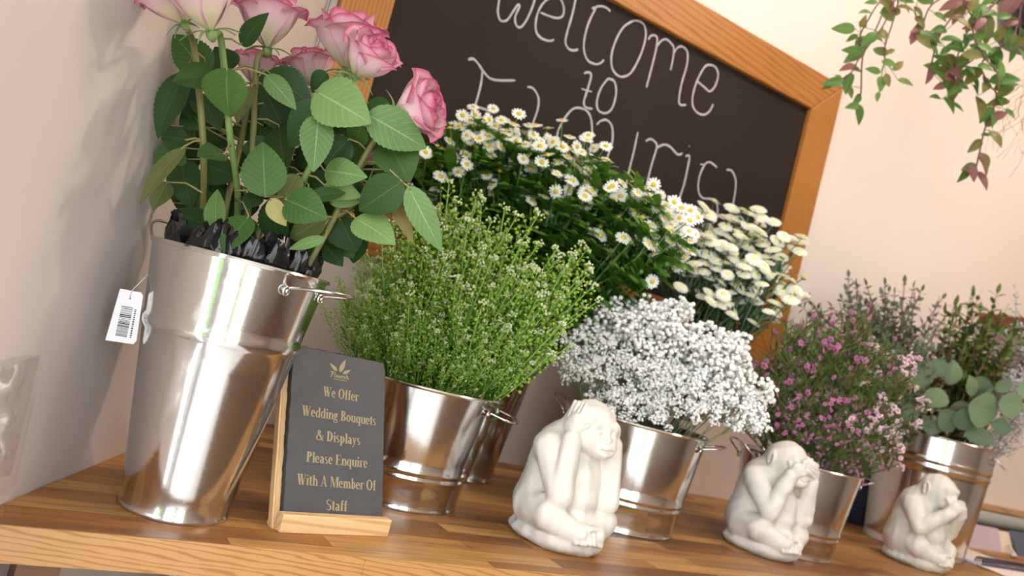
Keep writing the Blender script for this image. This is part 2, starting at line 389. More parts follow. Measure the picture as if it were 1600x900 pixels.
    plain('photo_mauve', (206, 186, 198), 0.4, 0.08, 12); plain('card_cream', (236, 220, 202), 0.6); plain('card_slate', (92, 100, 120), 0.5); plain('clip_pink', (226, 204, 212), 0.4)
    plain('pipe_grey', (168, 172, 168), 0.4, 0.05); plain('navy_fabric', (44, 56, 88), 0.7, 0.2, 60); plain('iron_bracket', (150, 152, 154), 0.4, 0.05, 20, 0.7)
    t = NT('cellophane'); t.set(Base_Color=(0.95, 0.95, 0.95, 1), Roughness=0.08); t.b.inputs['IOR'].default_value = 1.35
    t.bump(t.noise(t.coord('Object'), 30.0, 3), 0.6, 0.006)
    tr = t.n('BsdfTransparent'); mx = t.n('MixShader'); lw = t.n('LayerWeight'); lw.inputs[0].default_value = 0.25
    t.l(t.math('MULTIPLY_ADD', lw.outputs['Fresnel'], 0.20, 0.015), mx.inputs[0]); t.l(tr.outputs[0], mx.inputs[1])
    gl = t.n('BsdfGlossy'); gl.inputs['Roughness'].default_value = 0.08; t.l(gl.outputs[0], mx.inputs[2]); t.l(mx.outputs[0], t.out.inputs['Surface']); M['cellophane'] = t.m
make_materials()
# ---- measured positions (metres)
ROSES = [((-0.3194,-0.8255,0.5704),(-0.4886,-0.1984,0.8497),0.0827,[(-0.3,-0.8176,0.5367),(-0.2832,-0.7556,0.5537),(-0.2506,-0.7685,0.4577),(-0.2004,-0.7015,0.3582),(-0.1833,-0.6882,0.16)]),((-0.3422,-0.777,0.5658),(-0.6567,0.1653,0.7358),0.0607,[(-0.3231,-0.7818,0.5443),(-0.3026,-0.7257,0.5357),(-0.2694,-0.7388,0.4382),(-0.2366,-0.6799,0.3513),(-0.1992,-0.6802,0.16)]),((-0.2212,-0.6599,0.6199),(-0.2331,-0.0977,0.9675),0.0817,[(-0.2121,-0.6561,0.5819),(-0.2249,-0.6772,0.5632),(-0.205,-0.6825,0.4649),(-0.1906,-0.7074,0.3611),(-0.1822,-0.6979,0.16)]),((-0.1342,-0.7222,0.617),(-0.2815,-0.227,0.9323),0.0875,[(-0.1224,-0.7127,0.5779),(-0.1393,-0.7331,0.5633),(-0.1347,-0.7302,0.4775),(-0.1529,-0.7297,0.3644),(-0.1698,-0.7048,0.16)]),((-0.1272,-0.7996,0.5848),(0.0851,-0.6685,0.7388),0.0699,[(-0.1301,-0.7772,0.56),(-0.1316,-0.7743,0.5482),(-0.1461,-0.7598,0.4553),(-0.1565,-0.7267,0.351),(-0.1706,-0.701,0.16)]),((-0.06,-0.819,0.547),(0.5639,-0.7459,0.3545),0.0725,[(-0.0796,-0.793,0.5347),(-0.083,-0.792,0.517),(-0.0947,-0.7821,0.4697),(-0.1113,-0.7532,0.3524),(-0.153,-0.7119,0.16)]),((-0.1435,-0.6223,0.5929),(-0.3736,0.0436,0.9266),0.0645,[(-0.1319,-0.6236,0.5642),(-0.151,-0.6786,0.5447),(-0.1541,-0.6712,0.4575),(-0.1744,-0.7172,0.3661),(-0.1785,-0.7035,0.16)]),((-0.2089,-0.5829,0.575),(-0.1604,0.0299,0.9866),0.0558,[(-0.2046,-0.5837,0.5486),(-0.2142,-0.641,0.5342),(-0.2091,-0.6379,0.4409),(-0.2144,-0.6933,0.358),(-0.1933,-0.6947,0.16)]),((-0.0429,-0.6741,0.4838),(0.0305,-0.0823,0.9961),0.0453,[(-0.0436,-0.6723,0.4621),(-0.0616,-0.7243,0.4424),(-0.0761,-0.7138,0.4121),(-0.123,-0.7467,0.357),(-0.1601,-0.7143,0.16)])]
ROSE_LEAVES = [(1,(-0.3112,-0.6705,0.522),(-0.3577,-0.649,0.5596),(-0.5186,-0.7751,0.3609),0.0394,1,(-0.3026,-0.7257,0.5357)),(1,(-0.3165,-0.6672,0.5186),(-0.3251,-0.659,0.4331),(-0.5427,-0.8195,0.1841),0.0326,0,(-0.3026,-0.7257,0.5357)),(0,(-0.2787,-0.7584,0.5119),(-0.3195,-0.7551,0.4888),(-0.5424,-0.8141,0.2076),0.0306,0,(-0.2713,-0.7603,0.5188)),(0,(-0.2754,-0.8012,0.5147),(-0.2571,-0.7883,0.4661),(-0.7742,-0.6297,-0.0638),0.0533,1,(-0.2684,-0.7615,0.5101)),(7,(-0.3042,-0.616,0.5125),(-0.2863,-0.6522,0.4701),(-0.3228,-0.8995,0.2944),0.0288,0,(-0.2133,-0.6404,0.5172)),(7,(-0.2753,-0.6325,0.5063),(-0.245,-0.6794,0.4659),(-0.2195,-0.8742,0.4332),0.0324,0,(-0.2128,-0.6402,0.5088)),(7,(-0.282,-0.627,0.4818),(-0.2643,-0.6241,0.4438),(-0.4143,-0.9095,-0.0349),0.018,0,(-0.2114,-0.6393,0.4833)),(0,(-0.2594,-0.7437,0.5578),(-0.2471,-0.787,0.5929),(-0.4661,-0.8777,-0.1113),0.0205,0,(-0.2832,-0.7556,0.5537)),(2,(-0.247,-0.6516,0.5467),(-0.2744,-0.6583,0.5645),(-0.6568,-0.7303,-0.1877),0.036,0,(-0.2231,-0.6777,0.5543)),(2,(-0.2191,-0.7258,0.5445),(-0.165,-0.7582,0.5178),(-0.5991,-0.7429,0.2986),0.0384,0,(-0.2213,-0.6782,0.5453)),(0,(-0.2263,-0.7614,0.532),(-0.1872,-0.781,0.5021),(-0.4362,-0.8847,0.1645),0.0218,2,(-0.2713,-0.7603,0.5188)),(2,(-0.2094,-0.673,0.5375),(-0.1683,-0.6825,0.4872),(-0.5505,-0.8348,-0.0008),0.0396,0,(-0.2195,-0.6786,0.5364)),(4,(-0.1692,-0.7939,0.5184),(-0.1759,-0.7516,0.4609),(-0.1997,-0.9021,0.3826),0.0324,0,(-0.1369,-0.769,0.5144)),(4,(-0.159,-0.762,0.5609),(-0.1657,-0.742,0.5358),(-0.6417,-0.7646,-0.0601),0.0226,0,(-0.1309,-0.7756,0.5536)),(4,(-0.1747,-0.7914,0.5284),(-0.1158,-0.839,0.5056),(-0.8067,-0.5653,0.1723),0.0523,2,(-0.1356,-0.7703,0.5229)),(4,(-0.1644,-0.7957,0.5026),(-0.1546,-0.804,0.4358),(-0.2631,-0.9543,0.1419),0.0331,2,(-0.1382,-0.7677,0.506)),(5,(-0.1179,-0.8238,0.5174),(-0.0404,-0.8362,0.501),(-0.2097,-0.9752,-0.0701),0.0423,2,(-0.083,-0.792,0.517)),(4,(-0.1105,-0.7889,0.5381),(-0.0874,-0.822,0.5288),(-0.2243,-0.9545,0.1966),0.024,0,(-0.1329,-0.773,0.5398)),(5,(-0.1097,-0.7876,0.5106),(-0.1007,-0.7579,0.4871),(-0.5635,-0.8154,-0.1325),0.0267,1,(-0.0862,-0.7893,0.5041)),(4,(-0.1925,-0.7723,0.3944),(-0.2089,-0.7577,0.4568),(-0.3016,-0.9513,0.0647),0.0443,1,(-0.1518,-0.7417,0.3984)),(0,(-0.2543,-0.8076,0.4236),(-0.2824,-0.8191,0.4109),(-0.6665,-0.6687,0.3296),0.0285,0,(-0.2415,-0.7563,0.4396)),(1,(-0.2879,-0.7479,0.4321),(-0.3121,-0.7158,0.4319),(-0.7563,-0.648,-0.0905),0.0145,0,(-0.2694,-0.7388,0.4382)),(1,(-0.2882,-0.7472,0.4243),(-0.3174,-0.753,0.3479),(-0.8108,-0.5554,0.1845),0.0251,3,(-0.2694,-0.7388,0.4382)),(7,(-0.273,-0.6283,0.4209),(-0.2494,-0.6607,0.3625),(-0.4933,-0.8618,0.1185),0.036,0,(-0.2101,-0.648,0.4258)),(1,(-0.2858,-0.6765,0.3853),(-0.2958,-0.6898,0.3483),(-0.3189,-0.9475,-0.0237),0.0219,3,(-0.2485,-0.7013,0.3829)),(0,(-0.2304,-0.7468,0.3437),(-0.2397,-0.7344,0.3896),(-0.7739,-0.6333,0.0046),0.0265,2,(-0.2004,-0.7015,0.3582)),(0,(-0.2026,-0.7646,0.3679),(-0.2208,-0.7708,0.3186),(-0.7025,-0.637,0.3175),0.037,1,(-0.2141,-0.7198,0.3853)),(7,(-0.2292,-0.7071,0.3461),(-0.2725,-0.6611,0.3529),(-0.6847,-0.67,0.2869),0.0267,0,(-0.2125,-0.6934,0.34)),(0,(-0.189,-0.7339,0.3975),(-0.2083,-0.7413,0.3748),(-0.6294,-0.7193,0.2938),0.0212,0,(-0.2187,-0.7259,0.3944)),(4,(-0.1768,-0.741,0.3976),(-0.1503,-0.7428,0.3381),(-0.7873,-0.5481,0.2825),0.0363,0,(-0.1518,-0.7417,0.3984)),(4,(-0.1724,-0.7842,0.3977),(-0.1317,-0.8273,0.3868),(-0.7117,-0.6665,0.2219),0.0397,1,(-0.1508,-0.7448,0.4079)),(4,(-0.159,-0.7538,0.4336),(-0.168,-0.7577,0.3916),(-0.6307,-0.7607,-0.1531),0.0267,3,(-0.148,-0.7538,0.4363)),(4,(-0.1332,-0.7697,0.4464),(-0.0969,-0.8196,0.4478),(-0.4518,-0.8921,0.0071),0.0302,2,(-0.1461,-0.7598,0.4553)),(4,(-0.1288,-0.7711,0.4292),(-0.0861,-0.7889,0.4273),(-0.6283,-0.7739,0.0797),0.0219,2,(-0.148,-0.7538,0.4363)),(4,(-0.1483,-0.7989,0.4077),(-0.1071,-0.7923,0.4263),(-0.5593,-0.8109,0.1719),0.0165,0,(-0.1489,-0.7508,0.4269)),(5,(-0.118,-0.7763,0.4104),(-0.08,-0.7738,0.4228),(-0.7103,-0.6919,-0.1295),0.0123,2,(-0.1038,-0.7663,0.4057)),(5,(-0.065,-0.8505,0.4515),(-0.0902,-0.8045,0.4081),(-0.2681,-0.9614,0.0614),0.0403,0,(-0.0947,-0.7821,0.4697)),(5,(-0.0791,-0.8047,0.4985),(-0.0514,-0.8397,0.4555),(-0.3906,-0.8302,0.3978),0.048,0,(-0.0862,-0.7893,0.5041)),(5,(-0.0888,-0.7927,0.4003),(-0.0476,-0.8366,0.3804),(-0.2352,-0.8873,0.3967),0.0384,2,(-0.1038,-0.7663,0.4057)),(5,(-0.0576,-0.8546,0.4479),(-0.0042,-0.8746,0.385),(-0.5516,-0.8269,-0.1096),0.0278,2,(-0.0962,-0.7795,0.459)),(5,(-0.053,-0.8155,0.429),(-0.0347,-0.8555,0.3868),(-0.1564,-0.9842,0.0832),0.0165,4,(-0.0977,-0.7768,0.4484)),(8,(-0.0876,-0.7352,0.3984),(-0.0554,-0.7376,0.3644),(-0.7124,-0.6571,0.2464),0.0403,0,(-0.0889,-0.7228,0.3971)),(5,(-0.119,-0.7744,0.3901),(-0.1467,-0.7492,0.3551),(-0.6482,-0.7554,-0.0957),0.0281,3,(-0.1053,-0.7637,0.3951)),(5,(-0.1229,-0.8111,0.3652),(-0.1519,-0.7773,0.3427),(-0.7776,-0.6192,-0.1093),0.0119,2,(-0.1083,-0.7585,0.3737)),(5,(-0.1177,-0.7816,0.4903),(-0.1334,-0.7659,0.453),(-0.2833,-0.9227,0.2616),0.0315,0,(-0.0915,-0.7848,0.4826)),(3,(-0.1294,-0.7141,0.4494),(-0.1173,-0.7352,0.4295),(-0.1856,-0.981,0.0561),0.0259,0,(-0.1397,-0.7301,0.4467)),(2,(-0.2307,-0.7177,0.5239),(-0.2395,-0.7427,0.4702),(-0.6927,-0.7193,0.0521),0.0247,3,(-0.2177,-0.6791,0.5275)),(2,(-0.1807,-0.687,0.4938),(-0.1652,-0.7229,0.4354),(-0.7391,-0.6735,-0.0111),0.0403,0,(-0.2104,-0.6811,0.4917)),(4,(-0.1869,-0.7755,0.3933),(-0.163,-0.7827,0.3678),(-0.7616,-0.6476,-0.0242),0.0205,5,(-0.1518,-0.7417,0.3984)),(8,(-0.1004,-0.6949,0.42),(-0.0577,-0.6866,0.4078),(-0.5138,-0.7624,0.3933),0.0389,1,(-0.0761,-0.7138,0.4121)),(6,(-0.1449,-0.6704,0.5191),(-0.1837,-0.6574,0.5472),(-0.193,-0.9685,0.1572),0.0293,0,(-0.1518,-0.6766,0.5209)),(8,(-0.0312,-0.7318,0.439),(0.0195,-0.7321,0.4653),(-0.6005,-0.7887,0.1317),0.0348,1,(-0.0616,-0.7243,0.4424)),(6,(-0.1133,-0.679,0.4591),(-0.1466,-0.6492,0.4759),(-0.2907,-0.9536,-0.0788),0.0319,0,(-0.1541,-0.6712,0.4575)),(3,(-0.1024,-0.7133,0.4941),(-0.116,-0.7391,0.5347),(-0.6604,-0.7501,0.0356),0.0353,1,(-0.1355,-0.7307,0.4931)),(6,(-0.1217,-0.6556,0.4043),(-0.1655,-0.6357,0.4169),(-0.5749,-0.7317,0.3661),0.0327,0,(-0.1615,-0.6879,0.4243)),(8,(-0.0783,-0.6889,0.4058),(-0.0722,-0.7143,0.36),(-0.1593,-0.9835,0.0863),0.0398,1,(-0.0761,-0.7138,0.4121)),(5,(-0.0613,-0.7679,0.4979),(-0.0808,-0.7684,0.5272),(-0.7499,-0.6613,-0.0187),0.032,0,(-0.0873,-0.7884,0.4998)),(8,(-0.0804,-0.6949,0.3832),(-0.0512,-0.7197,0.3568),(-0.3809,-0.8588,0.3426),0.0356,1,(-0.0846,-0.7198,0.4021)),(8,(-0.0587,-0.7309,0.488),(-0.0223,-0.731,0.4667),(-0.4334,-0.8974,0.0829),0.0296,0,(-0.0583,-0.7148,0.446)),(8,(-0.0555,-0.7155,0.3985),(-0.0439,-0.7015,0.3501),(-0.719,-0.6909,-0.0751),0.035,0,(-0.0761,-0.7138,0.4121)),(3,(-0.1382,-0.7262,0.4208),(-0.1069,-0.7796,0.4363),(-0.6457,-0.7405,-0.1862),0.0369,0,(-0.143,-0.73,0.4261)),(7,(-0.1744,-0.6302,0.4203),(-0.138,-0.648,0.4212),(-0.4302,-0.898,0.0922),0.0321,0,(-0.2096,-0.6429,0.4334)),(7,(-0.1656,-0.6346,0.3914),(-0.1944,-0.5958,0.3769),(-0.5944,-0.75,0.2904),0.0328,0,(-0.211,-0.658,0.4108)),(6,(-0.1279,-0.6611,0.4638),(-0.1112,-0.6527,0.5164),(-0.6419,-0.7434,0.1879),0.034,1,(-0.1538,-0.6719,0.4654)),(7,(-0.2101,-0.6081,0.3856),(-0.176,-0.6339,0.399),(-0.5867,-0.8001,-0.1248),0.0353,0,(-0.2115,-0.6631,0.4032)),(6,(-0.1462,-0.6668,0.4218),(-0.1255,-0.6592,0.4572),(-0.5834,-0.7568,0.2946),0.0293,1,(-0.1596,-0.6837,0.4326)),(7,(-0.2899,-0.5799,0.4425),(-0.2542,-0.6017,0.4507),(-0.3203,-0.9426,0.0942),0.0391,0,(-0.2091,-0.6379,0.4409)),(3,(-0.1236,-0.7105,0.5103),(-0.1091,-0.7334,0.5414),(-0.5907,-0.7881,0.1732),0.0353,0,(-0.1364,-0.7313,0.5087)),(6,(-0.1554,-0.6623,0.38),(-0.1298,-0.6826,0.4172),(-0.7289,-0.6134,0.304),0.0315,0,(-0.167,-0.7005,0.3993)),(7,(-0.2127,-0.6055,0.5019),(-0.2305,-0.6073,0.5438),(-0.6063,-0.7938,0.0481),0.03,0,(-0.2123,-0.6399,0.5003)),(6,(-0.1363,-0.6723,0.3794),(-0.1177,-0.7031,0.3402),(-0.3735,-0.8487,0.3746),0.0376,0,(-0.167,-0.7005,0.3993)),(8,(-0.0487,-0.7265,0.4316),(-0.0363,-0.6991,0.3968),(-0.449,-0.8333,0.3225),0.0343,0,(-0.0629,-0.7233,0.4396)),(7,(-0.2482,-0.6573,0.4217),(-0.2124,-0.6934,0.4138),(-0.7699,-0.6358,-0.0559),0.036,0,(-0.2105,-0.653,0.4183)),(7,(-0.2203,-0.6011,0.4833),(-0.181,-0.6419,0.4853),(-0.7328,-0.6476,0.209),0.0301,1,(-0.2114,-0.6393,0.4833)),(6,(-0.1661,-0.6822,0.475),(-0.2066,-0.6463,0.4706),(-0.5496,-0.8211,0.1539),0.0323,0,(-0.1535,-0.6725,0.4734)),(2,(-0.1868,-0.6653,0.5177),(-0.2019,-0.635,0.567),(-0.3361,-0.8704,0.3598),0.0385,0,(-0.214,-0.6801,0.5096)),(1,(-0.2633,-0.599,0.3671),(-0.2347,-0.5976,0.4129),(-0.5914,-0.8031,0.0726),0.0357,0,(-0.2366,-0.6799,0.3513)),(6,(-0.1456,-0.6908,0.4828),(-0.1141,-0.7196,0.4509),(-0.6221,-0.7728,0.1258),0.0393,0,(-0.1533,-0.6732,0.4813)),(7,(-0.2354,-0.6018,0.493),(-0.2276,-0.5927,0.4408),(-0.2913,-0.9565,0.0134),0.0343,0,(-0.2119,-0.6396,0.4918)),(7,(-0.2609,-0.5613,0.3849),(-0.223,-0.596,0.3778),(-0.7266,-0.687,-0.0118),0.0362,0,(-0.2115,-0.6631,0.4032)),(6,(-0.1601,-0.664,0.4143),(-0.2034,-0.6613,0.4262),(-0.6555,-0.7485,-0.0999),0.0337,1,(-0.1615,-0.6879,0.4243)),(8,(-0.0882,-0.6728,0.3998),(-0.0911,-0.6495,0.4446),(-0.5445,-0.8353,0.0768),0.0355,1,(-0.0761,-0.7138,0.4121)),(6,(-0.1585,-0.7072,0.3973),(-0.1261,-0.7347,0.4206),(-0.688,-0.7133,-0.1341),0.0359,0,(-0.167,-0.7005,0.3993)),(7,(-0.2442,-0.5903,0.4636),(-0.242,-0.5843,0.5208),(-0.656,-0.728,-0.1991),0.0383,0,(-0.2105,-0.6387,0.4663)),(7,(-0.1796,-0.6299,0.395),(-0.2146,-0.6141,0.3764),(-0.2895,-0.9572,-0.007),0.0381,0,(-0.211,-0.658,0.4108)),(8,(-0.083,-0.6894,0.487),(-0.0535,-0.7081,0.5259),(-0.8115,-0.58,0.0708),0.0303,0,(-0.0501,-0.6912,0.4549)),(8,(-0.1249,-0.7196,0.3751),(-0.1097,-0.7555,0.3446),(-0.7045,-0.6819,0.1967),0.0377,0,(-0.1102,-0.7377,0.372)),(8,(-0.0479,-0.685,0.4468),(-0.0199,-0.7336,0.4273),(-0.713,-0.693,-0.1068),0.0349,0,(-0.0485,-0.6865,0.4567)),(5,(-0.0395,-0.7872,0.4678),(-0.0665,-0.7721,0.5059),(-0.765,-0.6032,0.2256),0.032,1,(-0.0915,-0.7848,0.4826)),(3,(-0.0893,-0.7319,0.497),(-0.0898,-0.7174,0.4573),(-0.7568,-0.6246,-0.1927),0.0286,1,(-0.1355,-0.7307,0.4931)),(7,(-0.208,-0.6175,0.5135),(-0.1705,-0.627,0.4858),(-0.8173,-0.5749,-0.0399),0.0368,0,(-0.2128,-0.6402,0.5088)),(6,(-0.1664,-0.6665,0.4283),(-0.1799,-0.6363,0.4669),(-0.2987,-0.902,0.3117),0.0346,0,(-0.1596,-0.6837,0.4326)),(8,(-0.0698,-0.6758,0.4725),(-0.0392,-0.6644,0.5085),(-0.3525,-0.9106,0.2159),0.0368,0,(-0.0452,-0.677,0.4603)),(7,(-0.25,-0.6527,0.4084),(-0.2127,-0.6429,0.3996),(-0.5102,-0.8177,0.2665),0.0315,0,(-0.211,-0.658,0.4108)),(4,(-0.1414,-0.7096,0.3564),(-0.1567,-0.7232,0.3081),(-0.4058,-0.9137,-0.019),0.0284,0,(-0.1565,-0.7267,0.351)),(7,(-0.2726,-0.581,0.4649),(-0.2555,-0.608,0.4321),(-0.7198,-0.6776,-0.1508),0.0341,0,(-0.2105,-0.6387,0.4663)),(8,(-0.0872,-0.7164,0.4344),(-0.1055,-0.6937,0.4072),(-0.3641,-0.8636,0.3487),0.0386,0,(-0.0695,-0.7186,0.4259)),(6,(-0.1774,-0.7023,0.3661),(-0.1948,-0.682,0.3326),(-0.6769,-0.6943,0.2442),0.0316,1,(-0.1726,-0.713,0.3744)),(7,(-0.2334,-0.6467,0.4102),(-0.2207,-0.6618,0.3587),(-0.3791,-0.9237,-0.0563),0.0336,0,(-0.2105,-0.653,0.4183)),(6,(-0.1457,-0.6428,0.4671),(-0.169,-0.6436,0.4255),(-0.4925,-0.8698,0.0293),0.0384,0,(-0.1538,-0.6719,0.4654)),(8,(-0.0676,-0.7139,0.4561),(-0.0421,-0.6922,0.414),(-0.5437,-0.8004,0.2526),0.0344,0,(-0.0583,-0.7148,0.446)),(7,(-0.2637,-0.5902,0.4019),(-0.2526,-0.5801,0.4428),(-0.7681,-0.6391,0.0398),0.0396,0,(-0.2105,-0.653,0.4183)),(8,(-0.036,-0.7031,0.4847),(-0.063,-0.6879,0.4538),(-0.7771,-0.5628,0.2817),0.0302,0,(-0.0485,-0.6865,0.4567)),(8,(-0.0993,-0.6914,0.3726),(-0.067,-0.7314,0.3421),(-0.384,-0.8416,0.3798),0.0347,0,(-0.0932,-0.7258,0.3921)),(1,(-0.2444,-0.6638,0.3586),(-0.2547,-0.6734,0.3224),(-0.5066,-0.8003,0.3207),0.0374,0,(-0.2366,-0.6799,0.3513)),(7,(-0.2978,-0.6359,0.4564),(-0.2709,-0.6298,0.423),(-0.2581,-0.8587,0.4428),0.0279,0,(-0.21,-0.6385,0.4579)),(7,(-0.1991,-0.6026,0.4609),(-0.1663,-0.6435,0.4288),(-0.5466,-0.8234,-0.1522),0.0393,0,(-0.21,-0.6385,0.4579)),(6,(-0.1782,-0.6743,0.4592),(-0.2137,-0.6697,0.4542),(-0.4743,-0.8786,0.0551),0.0324,0,(-0.1541,-0.6712,0.4575)),(7,(-0.2611,-0.6463,0.4666),(-0.286,-0.6262,0.489),(-0.5561,-0.8274,0.0784),0.0349,1,(-0.2105,-0.6387,0.4663)),(7,(-0.2525,-0.5858,0.4339),(-0.288,-0.5398,0.462),(-0.5843,-0.7401,0.3329),0.0378,1,(-0.2091,-0.6379,0.4409)),(1,(-0.2209,-0.6656,0.3538),(-0.2472,-0.6511,0.3941),(-0.6049,-0.7267,0.3256),0.0286,0,(-0.2366,-0.6799,0.3513)),(8,(-0.022,-0.7089,0.4921),(-0.0252,-0.6978,0.4549),(-0.327,-0.9417,0.0788),0.0378,1,(-0.0485,-0.6865,0.4567)),(7,(-0.1928,-0.6563,0.492),(-0.2188,-0.6093,0.5093),(-0.5127,-0.8531,-0.0968),0.0295,1,(-0.2119,-0.6396,0.4918)),(8,(-0.0563,-0.6799,0.4183),(-0.0186,-0.6697,0.4573),(-0.3936,-0.8431,0.3663),0.0371,0,(-0.0748,-0.7148,0.4149)),(7,(-0.2774,-0.6327,0.4348),(-0.2942,-0.6157,0.3954),(-0.1815,-0.9834,-0.004),0.0338,1,(-0.2096,-0.6429,0.4334)),(6,(-0.1216,-0.6465,0.5106),(-0.1256,-0.6608,0.5481),(-0.3055,-0.9484,-0.085),0.0357,0,(-0.1521,-0.6759,0.513)),(6,(-0.1316,-0.6802,0.4426),(-0.1071,-0.7024,0.4091),(-0.4202,-0.9012,-0.106),0.0335,0,(-0.1559,-0.6754,0.4492)),(7,(-0.1997,-0.6487,0.5197),(-0.1488,-0.6526,0.5273),(-0.7415,-0.6227,0.2497),0.0318,1,(-0.2133,-0.6404,0.5172)),(7,(-0.2334,-0.5865,0.446),(-0.2579,-0.6077,0.4731),(-0.4551,-0.8493,0.2676),0.0328,1,(-0.2096,-0.6382,0.4494))]
GREENS = [(0.2444,-0.5198,0.3663),(0.1421,-0.5253,0.2546),(0.1873,-0.5545,0.25),(0.3151,-0.5755,0.4262),(0.0686,-0.471,0.2696),(0.1277,-0.5002,0.2778),(0.2153,-0.4775,0.4324),(0.2157,-0.4679,0.4911),(0.2258,-0.5847,0.2332),(0.2812,-0.5423,0.3999),(0.2206,-0.5251,0.3954),(0.2406,-0.4726,0.4824),(0.1034,-0.4603,0.263),(0.2622,-0.6031,0.2619),(0.367,-0.5901,0.471),(0.1974,-0.4468,0.5132),(0.3085,-0.5738,0.3875),(0.2472,-0.5836,0.2998),(0.0595,-0.4279,0.3428),(0.271,-0.5736,0.3731),(0.2861,-0.5506,0.4665),(0.2397,-0.5653,0.2707),(0.2474,-0.5107,0.4537),(0.0374,-0.4154,0.3321),(0.2493,-0.5677,0.3484),(0.3323,-0.5838,0.4031),(0.2949,-0.6242,0.29),(0.0976,-0.4537,0.2904),(0.1896,-0.5236,0.3024),(0.3453,-0.6073,0.335),(0.2114,-0.5435,0.3239),(0.1089,-0.4776,0.34),(0.1994,-0.465,0.4208),(0.1778,-0.5023,0.3505),(0.0572,-0.4355,0.305),(0.2048,-0.5777,0.2403),(0.1698,-0.4457,0.4869),(0.1041,-0.425,0.3951),(0.1038,-0.4241,0.3724),(0.1219,-0.5033,0.2546),(0.1759,-0.5088,0.3292),(0.1001,-0.4183,0.3362),(0.2153,-0.5701,0.2999),(0.226,-0.5145,0.3504),(0.2722,-0.5017,0.4747),(0.3065,-0.5986,0.3132),(0.1569,-0.467,0.4283),(0.3648,-0.6158,0.3621),(0.1393,-0.488,0.3139),(0.2169,-0.4406,0.4672),(0.1387,-0.472,0.3614),(0.1917,-0.4419,0.4768),(0.2412,-0.5097,0.491),(0.269,-0.4931,0.5233),(0.3519,-0.5995,0.3922),(0.141,-0.4451,0.4665),(0.3235,-0.5426,0.4768),(0.203,-0.5277,0.3701),(0.1263,-0.4381,0.3797),(0.3504,-0.5604,0.4719),(0.1389,-0.4667,0.386),(0.1585,-0.483,0.4023),(0.3869,-0.6148,0.4572),(0.1086,-0.432,0.4252),(0.0848,-0.3978,0.3806),(0.1669,-0.5069,0.3038),(0.0434,-0.4233,0.2799),(0.2959,-0.6133,0.3382),(0.1235,-0.4756,0.3005),(0.1029,-0.4559,0.3157),(0.3006,-0.549,0.4229),(0.0767,-0.4503,0.3048),(0.367,-0.5818,0.4346),(0.1563,-0.4939,0.3337),(0.3311,-0.5944,0.3825),(0.2394,-0.4431,0.5158),(0.3712,-0.6266,0.4233),(0.1476,-0.5142,0.2828),(0.1329,-0.4246,0.4365),(0.1604,-0.4345,0.4525),(0.2452,-0.5408,0.4278),(0.1826,-0.5088,0.3705),(0.2408,-0.5805,0.3205),(0.1819,-0.4634,0.4438)]
FEVERFEW = [(0.6844,-0.4808,0.6068),(0.3174,-0.1434,0.6918),(0.4225,-0.2103,0.6836),(0.6172,-0.3877,0.6577),(0.5276,-0.2354,0.7363),(0.3068,-0.1049,0.7216),(0.5994,-0.3713,0.6253),(0.4951,-0.2976,0.6577),(0.5591,-0.3259,0.7168),(0.6734,-0.4337,0.6363),(0.6669,-0.4692,0.5738),(0.4059,-0.1955,0.7334),(0.6902,-0.4243,0.6637),(0.3712,-0.1558,0.7009),(0.3797,-0.1483,0.725),(0.3883,-0.1888,0.7192),(0.3984,-0.1673,0.685),(0.4267,-0.2198,0.7117),(0.4102,-0.1959,0.7115),(0.3581,-0.1357,0.7497),(0.4877,-0.2701,0.6941),(0.5251,-0.3333,0.6334),(0.519,-0.3042,0.6384),(0.2597,-0.1026,0.6389),(0.4851,-0.268,0.667),(0.4454,-0.2091,0.7409),(0.2849,-0.0786,0.6947),(0.4797,-0.2355,0.7307),(0.3952,-0.1588,0.7624),(0.6657,-0.4006,0.6553),(0.3012,-0.1487,0.6471),(0.5316,-0.2796,0.7087),(0.6442,-0.3835,0.6796),(0.5286,-0.3094,0.6831),(0.5666,-0.3402,0.6387),(0.5024,-0.2886,0.6829),(0.3756,-0.1497,0.7538),(0.5612,-0.3222,0.6719),(0.5617,-0.3376,0.688),(0.3099,-0.1225,0.6738),(0.4598,-0.2327,0.6703),(0.594,-0.3642,0.6744),(0.6327,-0.44,0.5923),(0.5135,-0.2199,0.7468),(0.5427,-0.2585,0.7636),(0.7016,-0.4395,0.6322),(0.4477,-0.1752,0.7663),(0.5875,-0.3598,0.6457),(0.3402,-0.1626,0.682),(0.6412,-0.4481,0.5756),(0.547,-0.2952,0.7174),(0.3352,-0.115,0.7477),(0.2967,-0.107,0.6641),(0.6863,-0.4357,0.5995),(0.4699,-0.2078,0.7333),(0.7052,-0.4349,0.6546),(0.628,-0.3647,0.6903),(0.6502,-0.3891,0.6412)]
